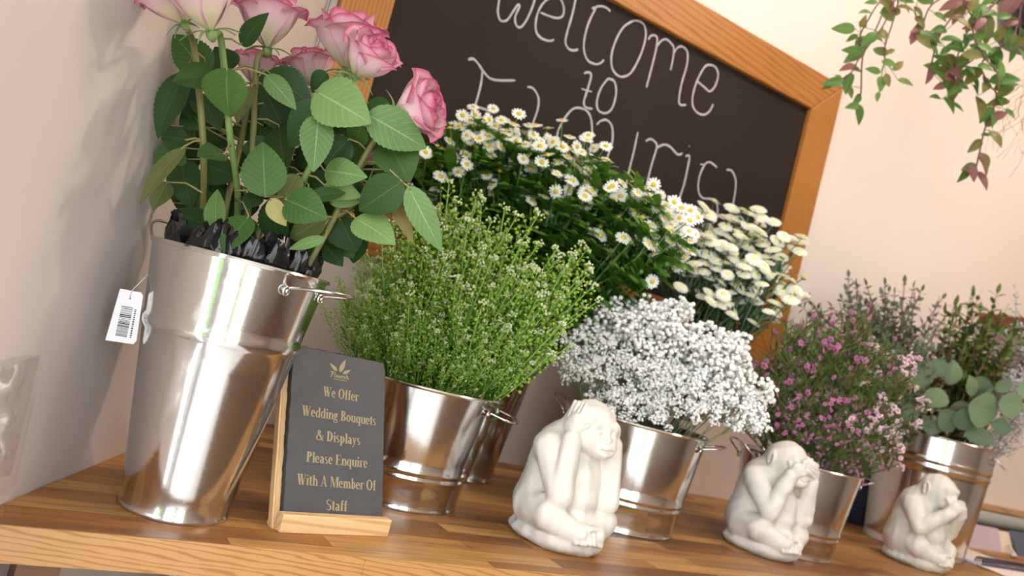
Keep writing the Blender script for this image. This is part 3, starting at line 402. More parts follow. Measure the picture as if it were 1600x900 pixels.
SANTINI = [(0.9423,-0.2023,0.6718),(1.0754,-0.3193,0.6737),(1.1304,-0.381,0.6067),(0.9436,-0.2559,0.5587),(1.0712,-0.3353,0.5802),(1.1389,-0.343,0.711),(0.9197,-0.2131,0.6172),(1.0597,-0.2694,0.7473),(0.9807,-0.2168,0.725),(0.9897,-0.2989,0.581),(1.0383,-0.3045,0.6603),(1.0094,-0.3009,0.6236),(0.9994,-0.2606,0.6976),(1.0183,-0.2764,0.6577),(0.9478,-0.2413,0.6402),(0.9698,-0.2773,0.563),(1.0526,-0.2885,0.7123),(1.0302,-0.2345,0.7534),(1.0959,-0.3843,0.5609),(0.9803,-0.24,0.6698),(1.0784,-0.3314,0.612),(1.0232,-0.2796,0.6915),(1.0963,-0.3545,0.5989),(1.0633,-0.3641,0.5302),(1.0222,-0.3213,0.5921),(1.0573,-0.3248,0.6424),(1.1231,-0.295,0.7491),(0.9825,-0.2503,0.6225),(1.1053,-0.358,0.6533),(0.9385,-0.1915,0.7119),(0.9956,-0.3305,0.5362),(1.1438,-0.3554,0.6827),(1.0869,-0.2844,0.7457),(1.0352,-0.3347,0.5456)]
GYPSOPHILA = [(0.6428,-0.5573,0.2443),(0.8181,-0.6103,0.287),(0.5502,-0.3934,0.3585),(0.8183,-0.5837,0.3774),(0.7997,-0.5694,0.3796),(0.8406,-0.6445,0.3062),(0.5713,-0.4347,0.3057),(0.6363,-0.4398,0.4379),(0.768,-0.5492,0.3405),(0.6407,-0.4349,0.4111),(0.6427,-0.4611,0.3461),(0.589,-0.4277,0.347),(0.6984,-0.4448,0.4511),(0.6374,-0.4289,0.3672),(0.7003,-0.4823,0.454),(0.5425,-0.4255,0.2824),(0.656,-0.5261,0.2657),(0.8272,-0.6313,0.3186),(0.6719,-0.468,0.3641),(0.7303,-0.521,0.3753),(0.6978,-0.527,0.2825),(0.7263,-0.4828,0.3872),(0.7106,-0.5631,0.2863),(0.5833,-0.3904,0.3783),(0.6604,-0.4522,0.3949),(0.7589,-0.5785,0.3005),(0.7033,-0.5244,0.3387),(0.7264,-0.5423,0.3098),(0.5313,-0.427,0.3178),(0.6124,-0.4093,0.4052),(0.6993,-0.4726,0.4297),(0.6369,-0.5026,0.3328),(0.7554,-0.6086,0.2883),(0.8054,-0.6744,0.278),(0.6861,-0.4605,0.3996),(0.6551,-0.5099,0.3017),(0.6314,-0.4928,0.2877),(0.7748,-0.5654,0.4066),(0.7919,-0.5963,0.3401),(0.7333,-0.534,0.3352),(0.7052,-0.4877,0.3526),(0.8384,-0.6016,0.3594),(0.5899,-0.4696,0.2588),(0.6257,-0.4144,0.4318),(0.6128,-0.5233,0.247),(0.6162,-0.4695,0.3264),(0.5928,-0.4454,0.3205),(0.6739,-0.505,0.3289),(0.7217,-0.6045,0.2741),(0.6062,-0.4933,0.2604),(0.6686,-0.4422,0.443),(0.8201,-0.5605,0.4101),(0.8078,-0.551,0.434),(0.7753,-0.6159,0.3117),(0.7023,-0.4936,0.4079),(0.678,-0.5547,0.2548),(0.6785,-0.4479,0.4203),(0.5862,-0.44,0.2853),(0.7647,-0.5839,0.3304),(0.7694,-0.5532,0.3743)]
WAXFLOWER = [(1.1364,-0.5194,0.3168),(1.12,-0.4581,0.3398),(1.2608,-0.5451,0.5009),(1.1776,-0.5794,0.281),(1.1693,-0.4636,0.4405),(1.204,-0.611,0.2732),(1.2688,-0.6009,0.3758),(1.281,-0.5929,0.3109),(1.2232,-0.6115,0.2983),(1.2116,-0.569,0.361),(1.1993,-0.4481,0.4773),(1.1624,-0.5374,0.3224),(1.2502,-0.6132,0.2782),(1.174,-0.5384,0.3806),(1.2692,-0.5051,0.5271),(1.2702,-0.5226,0.476),(1.3289,-0.6107,0.3811),(1.2661,-0.5472,0.427),(1.3177,-0.5436,0.5058),(1.2046,-0.4582,0.5155),(1.1437,-0.4412,0.4948),(1.1789,-0.5888,0.3023),(1.1197,-0.4668,0.4335),(1.2881,-0.5359,0.4712),(1.2015,-0.4952,0.4371),(1.2554,-0.5451,0.4491),(1.2303,-0.5099,0.5414),(1.3,-0.5922,0.4437),(1.1888,-0.5012,0.4826),(1.2844,-0.6008,0.354),(1.2733,-0.5675,0.3731),(1.095,-0.4277,0.5057),(1.2239,-0.5426,0.4177),(1.1698,-0.4175,0.5343),(1.3487,-0.545,0.4933),(1.0948,-0.4502,0.4627),(1.0875,-0.5218,0.2942),(1.156,-0.61,0.2482),(1.076,-0.4158,0.4636),(1.2164,-0.5467,0.4429),(1.07,-0.4981,0.3009),(1.1451,-0.5478,0.2846),(1.1634,-0.506,0.3907),(1.1302,-0.4632,0.3917),(1.0866,-0.4236,0.4405),(1.1595,-0.4835,0.401),(1.0823,-0.4702,0.3833),(1.1871,-0.5553,0.2509),(1.1007,-0.5042,0.321),(1.2295,-0.5451,0.3898),(1.3421,-0.598,0.4388),(1.2428,-0.4938,0.4824),(1.1963,-0.4312,0.5092),(1.2659,-0.572,0.405),(1.2837,-0.587,0.4247),(1.1369,-0.5102,0.3532),(1.1941,-0.4813,0.4544),(1.1627,-0.4998,0.418),(1.0595,-0.4662,0.3659),(1.1629,-0.5717,0.3025),(1.1378,-0.5655,0.2524),(1.1025,-0.4363,0.4302),(1.2062,-0.4905,0.5255),(1.2863,-0.616,0.321),(1.1226,-0.4976,0.3685),(1.1728,-0.45,0.5344)]
SMALLEUC = [(1.7077,-0.2492,0.7017),(1.6502,-0.1958,0.7089),(1.6164,-0.1602,0.6818),(1.6157,-0.1549,0.7225),(1.7254,-0.2682,0.6714),(1.6386,-0.2326,0.6139),(1.6882,-0.2249,0.7233),(1.7483,-0.2846,0.7018),(1.741,-0.2477,0.7449),(1.6863,-0.2507,0.6354),(1.6347,-0.2051,0.6354),(1.5877,-0.1753,0.6237),(1.5815,-0.2168,0.5781),(1.6831,-0.2258,0.6929),(1.6688,-0.2131,0.6592),(1.705,-0.2653,0.6074),(1.6453,-0.2396,0.5839),(1.7124,-0.2808,0.6338),(1.6157,-0.2273,0.5723),(1.6132,-0.1821,0.6536),(1.637,-0.1718,0.7027),(1.6185,-0.1858,0.621),(1.6667,-0.2537,0.6038),(1.7569,-0.2688,0.7345)]
MYRTLE = [(2.0501,-0.3756,0.739),(2.0193,-0.3776,0.626),(1.993,-0.3177,0.6585),(1.9424,-0.3427,0.5899),(1.9361,-0.2895,0.7266),(1.9896,-0.3233,0.77),(2.0078,-0.3261,0.7255),(1.9996,-0.3782,0.5903),(2.0073,-0.3634,0.6808),(2.0361,-0.3831,0.6722),(2.0719,-0.3278,0.8024),(2.0682,-0.3448,0.7172),(1.9202,-0.2994,0.6369),(2.0796,-0.3942,0.659),(1.9305,-0.2701,0.6987),(2.0032,-0.2916,0.7447),(2.0415,-0.3452,0.757),(1.9582,-0.3068,0.6713),(1.978,-0.3587,0.6355),(2.0821,-0.3892,0.7036),(2.0442,-0.4083,0.6194),(1.9862,-0.3106,0.7063)]
SILVER = [(1.8301,-0.3448,0.5218),(1.7819,-0.3179,0.543),(1.9166,-0.3952,0.5194),(2.0031,-0.4456,0.5169),(1.8928,-0.3748,0.4192)]
LIMONIUM = [(2.223,-0.3908,0.6347),(2.1955,-0.4137,0.5049),(2.1343,-0.44,0.4257),(2.1825,-0.4476,0.5636),(2.2244,-0.4532,0.5053),(2.206,-0.3588,0.7014),(2.1616,-0.3624,0.7586),(2.2328,-0.426,0.6384),(2.1908,-0.3893,0.5833),(2.2016,-0.3968,0.73),(2.1417,-0.3813,0.6245),(2.2231,-0.3939,0.6798)]
CHALK = [[(0.3389,1.0875),(0.3577,1.077),(0.371,1.0638),(0.3763,1.0344),(0.3885,1.0174),(0.4046,1.0243),(0.4148,1.0511),(0.4222,1.0704),(0.4273,1.0681),(0.4234,1.0419),(0.4299,1.0254),(0.4419,1.0222),(0.452,1.0381),(0.4598,1.0739),(0.4619,1.1041),(0.4616,1.13)],[(0.485,1.0783),(0.5259,1.0828),(0.5458,1.0946),(0.5452,1.1143),(0.5305,1.1311),(0.5111,1.1311),(0.4905,1.1101),(0.4798,1.0826),(0.4797,1.0531),(0.4881,1.0306),(0.5061,1.0217),(0.5284,1.0244),(0.5399,1.0325)],[(0.5667,1.1806),(0.5696,1.1584),(0.5719,1.1125),(0.5707,1.0653),(0.5731,1.0396),(0.5861,1.0283),(0.6016,1.0299),(0.613,1.0373)],[(0.6217,1.1476),(0.6416,1.1631),(0.6609,1.1681),(0.677,1.1648)],[(0.6331,1.156),(0.6238,1.1146),(0.6228,1.0736),(0.63,1.0428),(0.6484,1.0232),(0.6732,1.023),(0.6871,1.0319),(0.6937,1.0428)],[(0.7534,1.1735),(0.7277,1.1451),(0.7147,1.105),(0.7128,1.0628),(0.7247,1.0331),(0.7454,1.0219),(0.7656,1.0263),(0.7853,1.0466),(0.7997,1.098),(0.8014,1.1481),(0.7885,1.1744),(0.7695,1.1782),(0.7521,1.1722)],[(0.8114,1.1451),(0.8163,1.1578),(0.8278,1.164),(0.8382,1.1598),(0.8434,1.1299),(0.8437,1.059),(0.8432,1.0269)],[(0.8414,1.1362),(0.8524,1.1586),(0.8671,1.1697),(0.887,1.1657),(0.8994,1.1564),(0.9046,1.126),(0.9059,1.0992)],[(0.9011,1.1426),(0.9107,1.1646),(0.9268,1.1734),(0.9467,1.1648),(0.9548,1.1316),(0.9528,1.0798),(0.9571,1.0378),(0.966,1.0252),(0.9848,1.0321)],[(1.0019,1.1061),(1.0335,1.0998),(1.0544,1.0967),(1.0677,1.1167),(1.0695,1.1473),(1.0566,1.1646),(1.0363,1.1655),(1.016,1.1522),(1.0019,1.1061),(1.0002,1.0614),(1.0106,1.0359),(1.0334,1.0259),(1.0565,1.0306),(1.0709,1.0471),(1.077,1.0679)],[(0.6469,0.9888),(0.6609,0.9963),(0.6693,0.9908),(0.6692,0.9568),(0.6676,0.9223),(0.677,0.9109),(0.6974,0.9143)],[(0.6509,0.9498),(0.6825,0.9537)],[(0.7183,0.9996),(0.7063,0.971),(0.7047,0.9362),(0.7167,0.9167),(0.7398,0.9183),(0.755,0.9377),(0.7557,0.976),(0.7431,1.0023),(0.7253,1.0044),(0.717,0.9984)],[(0.3355,0.8989),(0.3475,0.9056),(0.3633,0.8994),(0.381,0.8875),(0.4011,0.8796),(0.4251,0.8838),(0.4664,0.8998)],[(0.3778,0.8863),(0.3822,0.8596),(0.3828,0.8221),(0.3815,0.7839),(0.384,0.7472),(0.3894,0.7053)],[(0.3847,0.8039),(0.4087,0.8065),(0.4339,0.8062)],[(0.5022,0.8975),(0.5191,0.8994),(0.539,0.884),(0.5451,0.8568),(0.5421,0.8164),(0.5408,0.7833),(0.5447,0.7456),(0.5588,0.7242)],[(0.6158,0.8296),(0.6254,0.863),(0.6405,0.892),(0.6614,0.9031),(0.6863,0.9021),(0.7051,0.8817),(0.7186,0.8388),(0.7208,0.7919),(0.7137,0.7487),(0.6953,0.7158),(0.6649,0.7094),(0.6387,0.7376),(0.6209,0.7848),(0.6158,0.8296)],[(0.7221,0.881),(0.7305,0.8943),(0.7489,0.903),(0.7697,0.8912),(0.7816,0.8538),(0.778,0.8111),(0.7802,0.7636),(0.7978,0.7348),(0.8312,0.7384),(0.857,0.7675)],[(0.852,0.9079),(0.8546,0.858),(0.8548,0.8159),(0.857,0.7675),(0.8648,0.7209)],[(0.8834,0.8941),(0.8981,0.9049),(0.9177,0.901),(0.9243,0.889),(0.9219,0.8453),(0.9217,0.7811),(0.9264,0.7328)],[(0.9243,0.889),(0.9441,0.9052),(0.9668,0.9072),(0.9988,0.8964),(1.0132,0.905)],[(1.0262,0.9006),(1.0389,0.9063),(1.0428,0.8856),(1.0454,0.8278),(1.0425,0.7867),(1.0497,0.7414)],[(1.0288,0.9308),(1.0319,0.9304)],[(1.0832,0.8969),(1.0998,0.9009)],[(1.1456,0.9086),(1.1156,0.9136),(1.0998,0.9009),(1.0919,0.8649),(1.0985,0.83),(1.1192,0.8127),(1.1524,0.8185),(1.1736,0.8161),(1.1874,0.7902),(1.1826,0.7587),(1.1469,0.7444)],[(1.182,0.9131),(1.2015,0.9172),(1.223,0.8999),(1.2324,0.8724),(1.2369,0.828),(1.2366,0.767),(1.2388,0.7296)],[(1.2389,0.7601),(1.2534,0.7948),(1.2823,0.8034),(1.3016,0.7783),(1.3013,0.732)]]
VINES = [[(1.4809,-0.618,1.4445),(1.308,-0.5142,1.4029),(1.1938,-0.4438,1.3469),(1.1958,-0.4433,1.3208),(1.1968,-0.4401,1.2623),(1.1953,-0.436,1.2137),(1.2039,-0.4386,1.1762)],[(1.5032,-0.5965,1.4488),(1.2893,-0.469,1.4112),(1.1945,-0.4092,1.3445),(1.1678,-0.3885,1.2659),(1.1638,-0.3836,1.2267),(1.1745,-0.3883,1.2028)],[(1.5347,-0.5816,1.4721),(1.3045,-0.4443,1.43),(1.2332,-0.3991,1.3754),(1.2139,-0.3806,1.2649),(1.204,-0.3707,1.2013),(1.2229,-0.3757,1.1078),(1.2197,-0.3716,1.0738)],[(1.4525,-0.6351,1.4275),(1.2599,-0.5197,1.385),(1.1755,-0.4677,1.3437),(1.1558,-0.4497,1.2429),(1.1282,-0.4279,1.1555),(1.1201,-0.4205,1.1162),(1.0927,-0.4023,1.0816)],[(1.5067,-0.61,1.4471),(1.348,-0.5152,1.4153),(1.282,-0.4721,1.3467),(1.2744,-0.4637,1.285),(1.2526,-0.453,1.3162)],[(1.4711,-0.6336,1.4148),(1.3716,-0.5741,1.3953),(1.3091,-0.535,1.3552),(1.3615,-0.5615,1.2916),(1.3608,-0.5566,1.2225),(1.3206,-0.5306,1.1839),(1.3184,-0.5275,1.1568)],[(1.5422,-0.5965,1.4552),(1.4536,-0.5433,1.4338),(1.4127,-0.5154,1.3721),(1.395,-0.5012,1.312),(1.3912,-0.4939,1.234),(1.41,-0.4989,1.141)],[(1.5012,-0.6282,1.4186),(1.4574,-0.5962,1.3197),(1.4266,-0.5755,1.2783),(1.3983,-0.5556,1.227),(1.4279,-0.57,1.1824),(1.4457,-0.5794,1.1664),(1.4476,-0.5771,1.1135),(1.4436,-0.5722,1.0749),(1.4467,-0.5703,1.017),(1.4491,-0.5693,0.9803)],[(1.4641,-0.6512,1.3915),(1.4104,-0.6139,1.3019),(1.4211,-0.618,1.2684),(1.4131,-0.6125,1.2555)],[(1.5132,-0.6022,1.4464),(1.3822,-0.5234,1.4122),(1.343,-0.4962,1.3461),(1.3237,-0.4803,1.2751),(1.3255,-0.4761,1.1942)],[(1.4479,-0.6535,1.3944),(1.3436,-0.5894,1.3472),(1.3143,-0.5683,1.2862),(1.3522,-0.5865,1.2247),(1.389,-0.606,1.1941),(1.4009,-0.6105,1.156)]]
VINE_LEAVES = [(0,(1.1534,-0.4461,1.2254),(0.1578,-0.2561,0.9537),(-0.2701,-0.9292,0.2521),0.017,0),(0,(1.196,-0.426,1.1941),(0.9097,-0.3264,0.2568),(-0.8132,-0.5791,-0.0584),0.0248,0),(0,(1.2138,-0.4264,1.1521),(-0.7353,0.6696,0.1046),(-0.668,-0.7441,-0.0025),0.0373,0),(0,(1.207,-0.4359,1.1402),(-0.0439,-0.2261,-0.9731),(-0.6136,-0.7039,0.3579),0.0445,0),(0,(1.1958,-0.4551,1.1386),(0.5719,-0.1365,-0.8089),(-0.8516,-0.5141,-0.1025),0.0336,1),(0,(1.2107,-0.4627,1.1513),(0.5579,-0.1776,0.8107),(-0.5626,-0.821,0.0972),0.0367,1),(0,(1.2454,-0.4545,1.1422),(0.8715,-0.4813,-0.0938),(-0.103,-0.9168,0.3857),0.0408,0),(0,(1.1947,-0.4491,1.0929),(0.0892,-0.0044,-0.996),(-0.8617,-0.5022,-0.0726),0.0245,0),(0,(1.1948,-0.4455,1.1919),(0.7691,-0.2938,0.5676),(-0.2567,-0.9615,0.0979),0.0246,1),(0,(1.1872,-0.4438,1.1686),(0.5292,-0.8066,-0.2633),(-0.7501,-0.6596,0.0491),0.0368,0),(0,(1.2091,-0.4433,1.309),(-0.6782,0.2279,-0.6987),(-0.6332,-0.7738,-0.0171),0.0433,1),(0,(1.1744,-0.4536,1.2972),(-0.9185,0.3857,0.0872),(-0.7122,-0.6724,-0.2018),0.0427,2),(0,(1.138,-0.4335,1.2976),(-0.7168,0.6564,-0.2354),(-0.2227,-0.939,0.262),0.0305,0),(1,(1.1333,-0.3908,1.2366),(-0.7284,0.6683,-0.151),(-0.5822,-0.7942,-0.1742),0.0558,0),(1,(1.1355,-0.4014,1.2395),(-0.1745,-0.4673,0.8667),(-0.5002,-0.8172,0.2864),0.0309,1),(1,(1.1714,-0.3689,1.2423),(-0.4904,0.5482,-0.6775),(-0.8082,-0.5889,-0.0018),0.0316,0),(1,(1.168,-0.3934,1.2124),(0.1802,-0.1855,-0.966),(-0.8095,-0.5866,-0.0244),0.03,0),(1,(1.1542,-0.384,1.2115),(-0.1256,-0.357,-0.9256),(-0.3617,-0.7348,0.5738),0.0187,1),(1,(1.1723,-0.4182,1.2447),(0.1463,-0.5017,-0.8526),(-0.1529,-0.9283,0.3389),0.0297,0),(2,(1.2094,-0.3936,1.0706),(-0.8411,0.3428,-0.4184),(-0.3455,-0.8997,0.2668),0.0414,0),(2,(1.1702,-0.3772,1.1079),(0.2399,-0.3843,-0.8915),(-0.5696,-0.7773,0.267),0.0345,1),(2,(1.2504,-0.4108,1.3477),(0.4787,-0.5263,-0.7028),(-0.2472,-0.718,0.6507),0.0317,0),(3,(1.097,-0.4238,1.0832),(-0.8563,0.3903,-0.3382),(-0.5838,-0.8087,-0.0722),0.0506,0),(3,(1.1212,-0.4041,1.1053),(0.6597,-0.4999,0.5611),(-0.4156,-0.8634,0.286),0.0208,1),(3,(1.1065,-0.4116,1.0952),(-0.9787,0.1923,0.0718),(-0.4525,-0.8278,0.3317),0.0243,0),(4,(1.2421,-0.4539,1.3284),(0.54,-0.4494,-0.7117),(-0.2592,-0.9064,0.3335),0.0373,1),(4,(1.2555,-0.4718,1.2594),(0.9567,-0.2911,0.0052),(-0.5739,-0.6762,0.462),0.0741,0),(4,(1.2548,-0.4712,1.2587),(0.3968,-0.6139,-0.6824),(-0.8424,-0.3584,0.4024),0.0494,1),(4,(1.2077,-0.4331,1.3393),(0.5388,-0.8,-0.264),(-0.614,-0.7858,-0.0741),0.0373,0),(4,(1.2644,-0.4704,1.2709),(-0.907,0.1161,-0.4049),(-0.4602,-0.6614,0.5922),0.031,2),(4,(1.2841,-0.481,1.3245),(0.6046,-0.6172,-0.5036),(-0.1506,-0.9866,0.062),0.0372,0),(4,(1.2325,-0.4666,1.3372),(0.9221,-0.3772,0.0863),(-0.1144,-0.9916,0.0595),0.037,0),(5,(1.3171,-0.5607,1.3092),(0.4916,-0.1494,0.8579),(-0.3718,-0.8438,0.387),0.0544,0),(5,(1.3366,-0.5777,1.3251),(0.4963,0.051,-0.8667),(-0.8102,-0.4548,0.3697),0.0724,1),(5,(1.3099,-0.546,1.3106),(-0.8064,0.4187,-0.4176),(-0.5992,-0.5882,0.5431),0.0401,2),(5,(1.3415,-0.5422,1.2475),(-0.9385,0.1067,-0.3285),(-0.5597,-0.8259,0.0684),0.0643,0),(5,(1.3491,-0.5483,1.2579),(0.7899,-0.4379,-0.4293),(-0.5403,-0.7194,0.4365),0.0612,0),(5,(1.3411,-0.5632,1.2987),(-0.7082,0.5782,-0.4052),(-0.6521,-0.7453,0.1386),0.0364,2),(5,(1.2902,-0.5448,1.3421),(-0.5575,0.6329,-0.5373),(-0.1307,-0.8746,0.4669),0.0545,2),(5,(1.3079,-0.5088,1.2858),(-0.8873,0.2056,-0.4129),(-0.7078,-0.7001,0.0947),0.0493,0),(5,(1.344,-0.5339,1.2866),(-0.014,-0.1773,-0.9841),(-0.1872,-0.7919,0.5812),0.0431,0),(5,(1.276,-0.5217,1.2458),(0.7028,-0.7086,0.0624),(-0.3763,-0.763,0.5255),0.0486,0),(5,(1.3573,-0.5369,1.1847),(0.5477,-0.6437,0.5344),(-0.8453,-0.3669,0.3885),0.0492,0),(6,(1.3517,-0.5011,1.2141),(-0.9928,0.101,0.0637),(-0.5576,-0.7237,0.4065),0.0562,0),(6,(1.4082,-0.4817,1.2304),(-0.747,0.5223,-0.4114),(-0.6519,-0.758,-0.021),0.0574,1),(6,(1.3899,-0.5088,1.2201),(0.233,-0.0988,-0.9674),(-0.8354,-0.5298,0.1464),0.0377,1),(6,(1.3959,-0.5189,1.1717),(-0.7179,0.1212,-0.6856),(-0.7227,-0.6539,0.2239),0.05,0),(6,(1.3729,-0.4964,1.1426),(0.3362,-0.4957,-0.8008),(-0.3511,-0.703,0.6185),0.0502,0),(6,(1.3856,-0.5004,1.1331),(0.5882,-0.6884,-0.4244),(-0.2745,-0.7424,0.6112),0.044,0),(6,(1.3954,-0.4956,1.1789),(-0.8865,0.2084,-0.4131),(-0.7441,-0.5101,0.4315),0.0568,0),(6,(1.3565,-0.4998,1.1318),(-0.9561,0.1469,-0.2536),(-0.2974,-0.7815,0.5485),0.0374,0),(6,(1.4027,-0.4767,1.1967),(0.5853,-0.7654,-0.2674),(-0.2364,-0.9702,-0.0537),0.051,0),(6,(1.3952,-0.4854,1.2259),(0.5659,-0.4418,0.6961),(-0.6352,-0.7462,-0.1993),0.0508,0),(6,(1.3894,-0.4801,1.2272),(0.3067,0.031,-0.9513),(-0.5585,-0.754,0.3459),0.0572,1),(6,(1.3686,-0.5057,1.1708),(-0.8232,0.3771,0.4245),(-0.2015,-0.9494,0.2408),0.05,0),(6,(1.3597,-0.4838,1.2465),(0.8986,-0.1847,-0.3979),(-0.7908,-0.6089,0.0627),0.0441,1),(7,(1.4279,-0.5607,1.2828),(0.0952,-0.1622,-0.9822),(-0.6565,-0.6029,0.4533),0.0652,0),(7,(1.4256,-0.548,1.1583),(-0.1231,-0.3531,-0.9275),(-0.1904,-0.8868,0.4212),0.0715,1),(7,(1.4394,-0.5873,1.1577),(0.6056,-0.376,0.7014),(-0.8699,-0.4882,-0.0699),0.0491,1),(7,(1.4113,-0.5752,1.1886),(0.6046,-0.7852,0.1338),(-0.6542,-0.7344,0.1808),0.0674,0),(7,(1.4751,-0.5907,1.138),(0.733,-0.4521,-0.5082),(-0.7062,-0.4691,0.5303),0.034,0),(7,(1.4373,-0.5836,1.1157),(0.0626,-0.2142,-0.9748),(-0.049,-0.9674,0.2484),0.0399,0),(7,(1.4454,-0.5844,1.0744),(0.2719,-0.5669,-0.7776),(-0.5544,-0.5968,0.58),0.0522,1),(7,(1.4375,-0.5708,1.061),(0.8146,-0.5237,0.2491),(-0.6384,-0.5988,0.4836),0.0246,0),(7,(1.4608,-0.5638,1.0262),(0.0634,-0.4877,-0.8707),(-0.6025,-0.7098,0.3648),0.0528,1),(7,(1.4411,-0.5592,0.9898),(-0.0577,0.4092,-0.9106),(-0.1673,-0.9858,-0.0148),0.0526,0),(7,(1.4193,-0.575,0.9805),(0.4026,-0.1338,-0.9055),(-0.6262,-0.7666,0.1422),0.0428,2),(7,(1.4565,-0.5697,0.9765),(0.5368,-0.3405,-0.7719),(-0.3402,-0.8538,0.3941),0.0525,2),(7,(1.4279,-0.5517,1.2092),(-0.1279,-0.3606,-0.9239),(-0.3482,-0.9251,0.1511),0.0436,0),(7,(1.4753,-0.5984,1.1579),(-0.6394,0.6618,-0.3914),(-0.8329,-0.4388,0.3373),0.0555,1),(7,(1.3986,-0.5377,1.2006),(0.6616,-0.2543,-0.7054),(-0.5881,-0.5718,0.572),0.0373,0),(7,(1.4407,-0.5709,0.9675),(-0.9265,0.3664,0.0857),(-0.4452,-0.8733,0.1977),0.0308,2),(8,(1.4025,-0.615,1.2629),(-0.2539,-0.2856,0.9241),(-0.713,-0.6914,0.1166),0.0331,1),(8,(1.426,-0.6074,1.2721),(0.1711,0.1375,-0.9756),(-0.3184,-0.9374,0.1408),0.0365,0),(8,(1.3415,-0.6063,1.3105),(0.8519,-0.3156,0.418),(-0.8018,-0.5976,0.0054),0.0417,0),(8,(1.3646,-0.5989,1.3247),(0.181,-0.5038,0.8446),(-0.8343,-0.5422,0.0995),0.0722,2),(8,(1.3608,-0.5935,1.331),(-0.8828,0.2219,-0.414),(-0.8275,-0.5042,0.247),0.0482,0),(9,(1.3608,-0.4786,1.2095),(-0.957,0.2754,-0.0905),(-0.0485,-0.9953,0.0837),0.0505,0),(9,(1.3471,-0.5087,1.1599),(-0.8125,0.1703,-0.5576),(-0.1241,-0.8884,0.4419),0.0372,2),(9,(1.3263,-0.514,1.2477),(-0.5598,0.1735,-0.8103),(-0.6691,-0.6117,0.422),0.037,0),(9,(1.4307,-0.5207,1.1955),(0.1194,-0.5325,-0.838),(-0.1358,-0.8646,0.4838),0.0378,0),(9,(1.2845,-0.4866,1.2445),(0.517,-0.4796,-0.709),(-0.4157,-0.7056,0.5739),0.0371,0),(9,(1.3335,-0.521,1.3554),(-0.0942,0.3554,-0.93),(-0.6745,-0.7375,-0.0343),0.0495,1),(10,(1.3008,-0.5587,1.317),(0.2127,-0.164,0.9632),(-0.3524,-0.934,-0.0584),0.0482,1),(10,(1.3854,-0.5884,1.2726),(0.2301,-0.1337,0.9639),(-0.8225,-0.3828,0.4206),0.0486,1),(10,(1.3501,-0.5797,1.2012),(0.6375,-0.7216,-0.2701),(-0.266,-0.9354,0.2331),0.0362,0),(10,(1.2611,-0.5616,1.2806),(0.9046,-0.3416,-0.255),(-0.1421,-0.8886,0.4361),0.0476,1),(10,(1.3062,-0.564,1.2135),(0.7992,-0.5966,0.0727),(-0.7527,-0.6581,0.0199),0.048,1),(10,(1.3513,-0.5678,1.2886),(-0.3763,-0.1538,-0.9136),(-0.7628,-0.4718,0.4422),0.0486,0)]
SILVER_LEAVES = [((1.7359,-0.3547,0.5145),(1.7668,-0.3626,0.4538),(-0.4825,-0.7579,0.4392),0.0671),((1.8853,-0.3603,0.4884),(1.8802,-0.3597,0.5602),(-0.6636,-0.748,-0.0138),0.0456),((1.8183,-0.3834,0.5024),(1.7918,-0.3567,0.5469),(-0.8067,-0.582,0.1025),0.0378),((1.971,-0.392,0.4721),(1.9647,-0.404,0.5375),(-0.5503,-0.8349,0.0034),0.064),((1.8917,-0.4226,0.4443),(1.974,-0.4614,0.4365),(-0.7654,-0.6413,-0.0538),0.0825),((1.9441,-0.4701,0.4689),(1.9996,-0.5129,0.4742),(-0.4086,-0.9124,-0.0235),0.0564),((1.9406,-0.4547,0.5039),(1.9666,-0.487,0.5348),(-0.2173,-0.9761,-0.0063),0.0338),((1.8618,-0.3653,0.4118),(1.9129,-0.3843,0.3613),(-0.4401,-0.8633,0.247),0.0603),((1.9093,-0.3977,0.4321),(1.944,-0.4032,0.3726),(-0.6894,-0.6719,0.2706),0.0575),((1.9579,-0.3886,0.3636),(2.0254,-0.4422,0.3706),(-0.7168,-0.5892,0.3729),0.0457),((1.8786,-0.3744,0.3606),(1.8283,-0.3319,0.3677),(-0.2797,-0.9587,-0.0512),0.0452),((1.8022,-0.3905,0.468),(1.7901,-0.3794,0.4099),(-0.5737,-0.7794,0.2518),0.0537),((1.7833,-0.3244,0.5162),(1.7742,-0.3085,0.5796),(-0.342,-0.8552,0.3895),0.0315),((1.7128,-0.2431,0.5026),(1.689,-0.2488,0.5442),(-0.3342,-0.8025,0.4942),0.0362),((1.8977,-0.4259,0.4696),(1.8559,-0.4266,0.5231),(-0.2972,-0.9547,-0.0117),0.0338),((1.9729,-0.4491,0.4108),(2.0234,-0.4808,0.4049),(-0.8047,-0.5633,0.1873),0.0408),((1.9153,-0.3874,0.4536),(1.934,-0.3791,0.3993),(-0.689,-0.6875,0.2294),0.0482),((2.0043,-0.478,0.5212),(2.0417,-0.5103,0.5247),(-0.2388,-0.9315,0.2743),0.0408),((1.9648,-0.4214,0.5014),(2.0133,-0.4313,0.4631),(-0.4613,-0.854,0.2407),0.055),((1.7902,-0.3516,0.3949),(1.7461,-0.3204,0.3697),(-0.6465,-0.7138,0.2692),0.0407)]
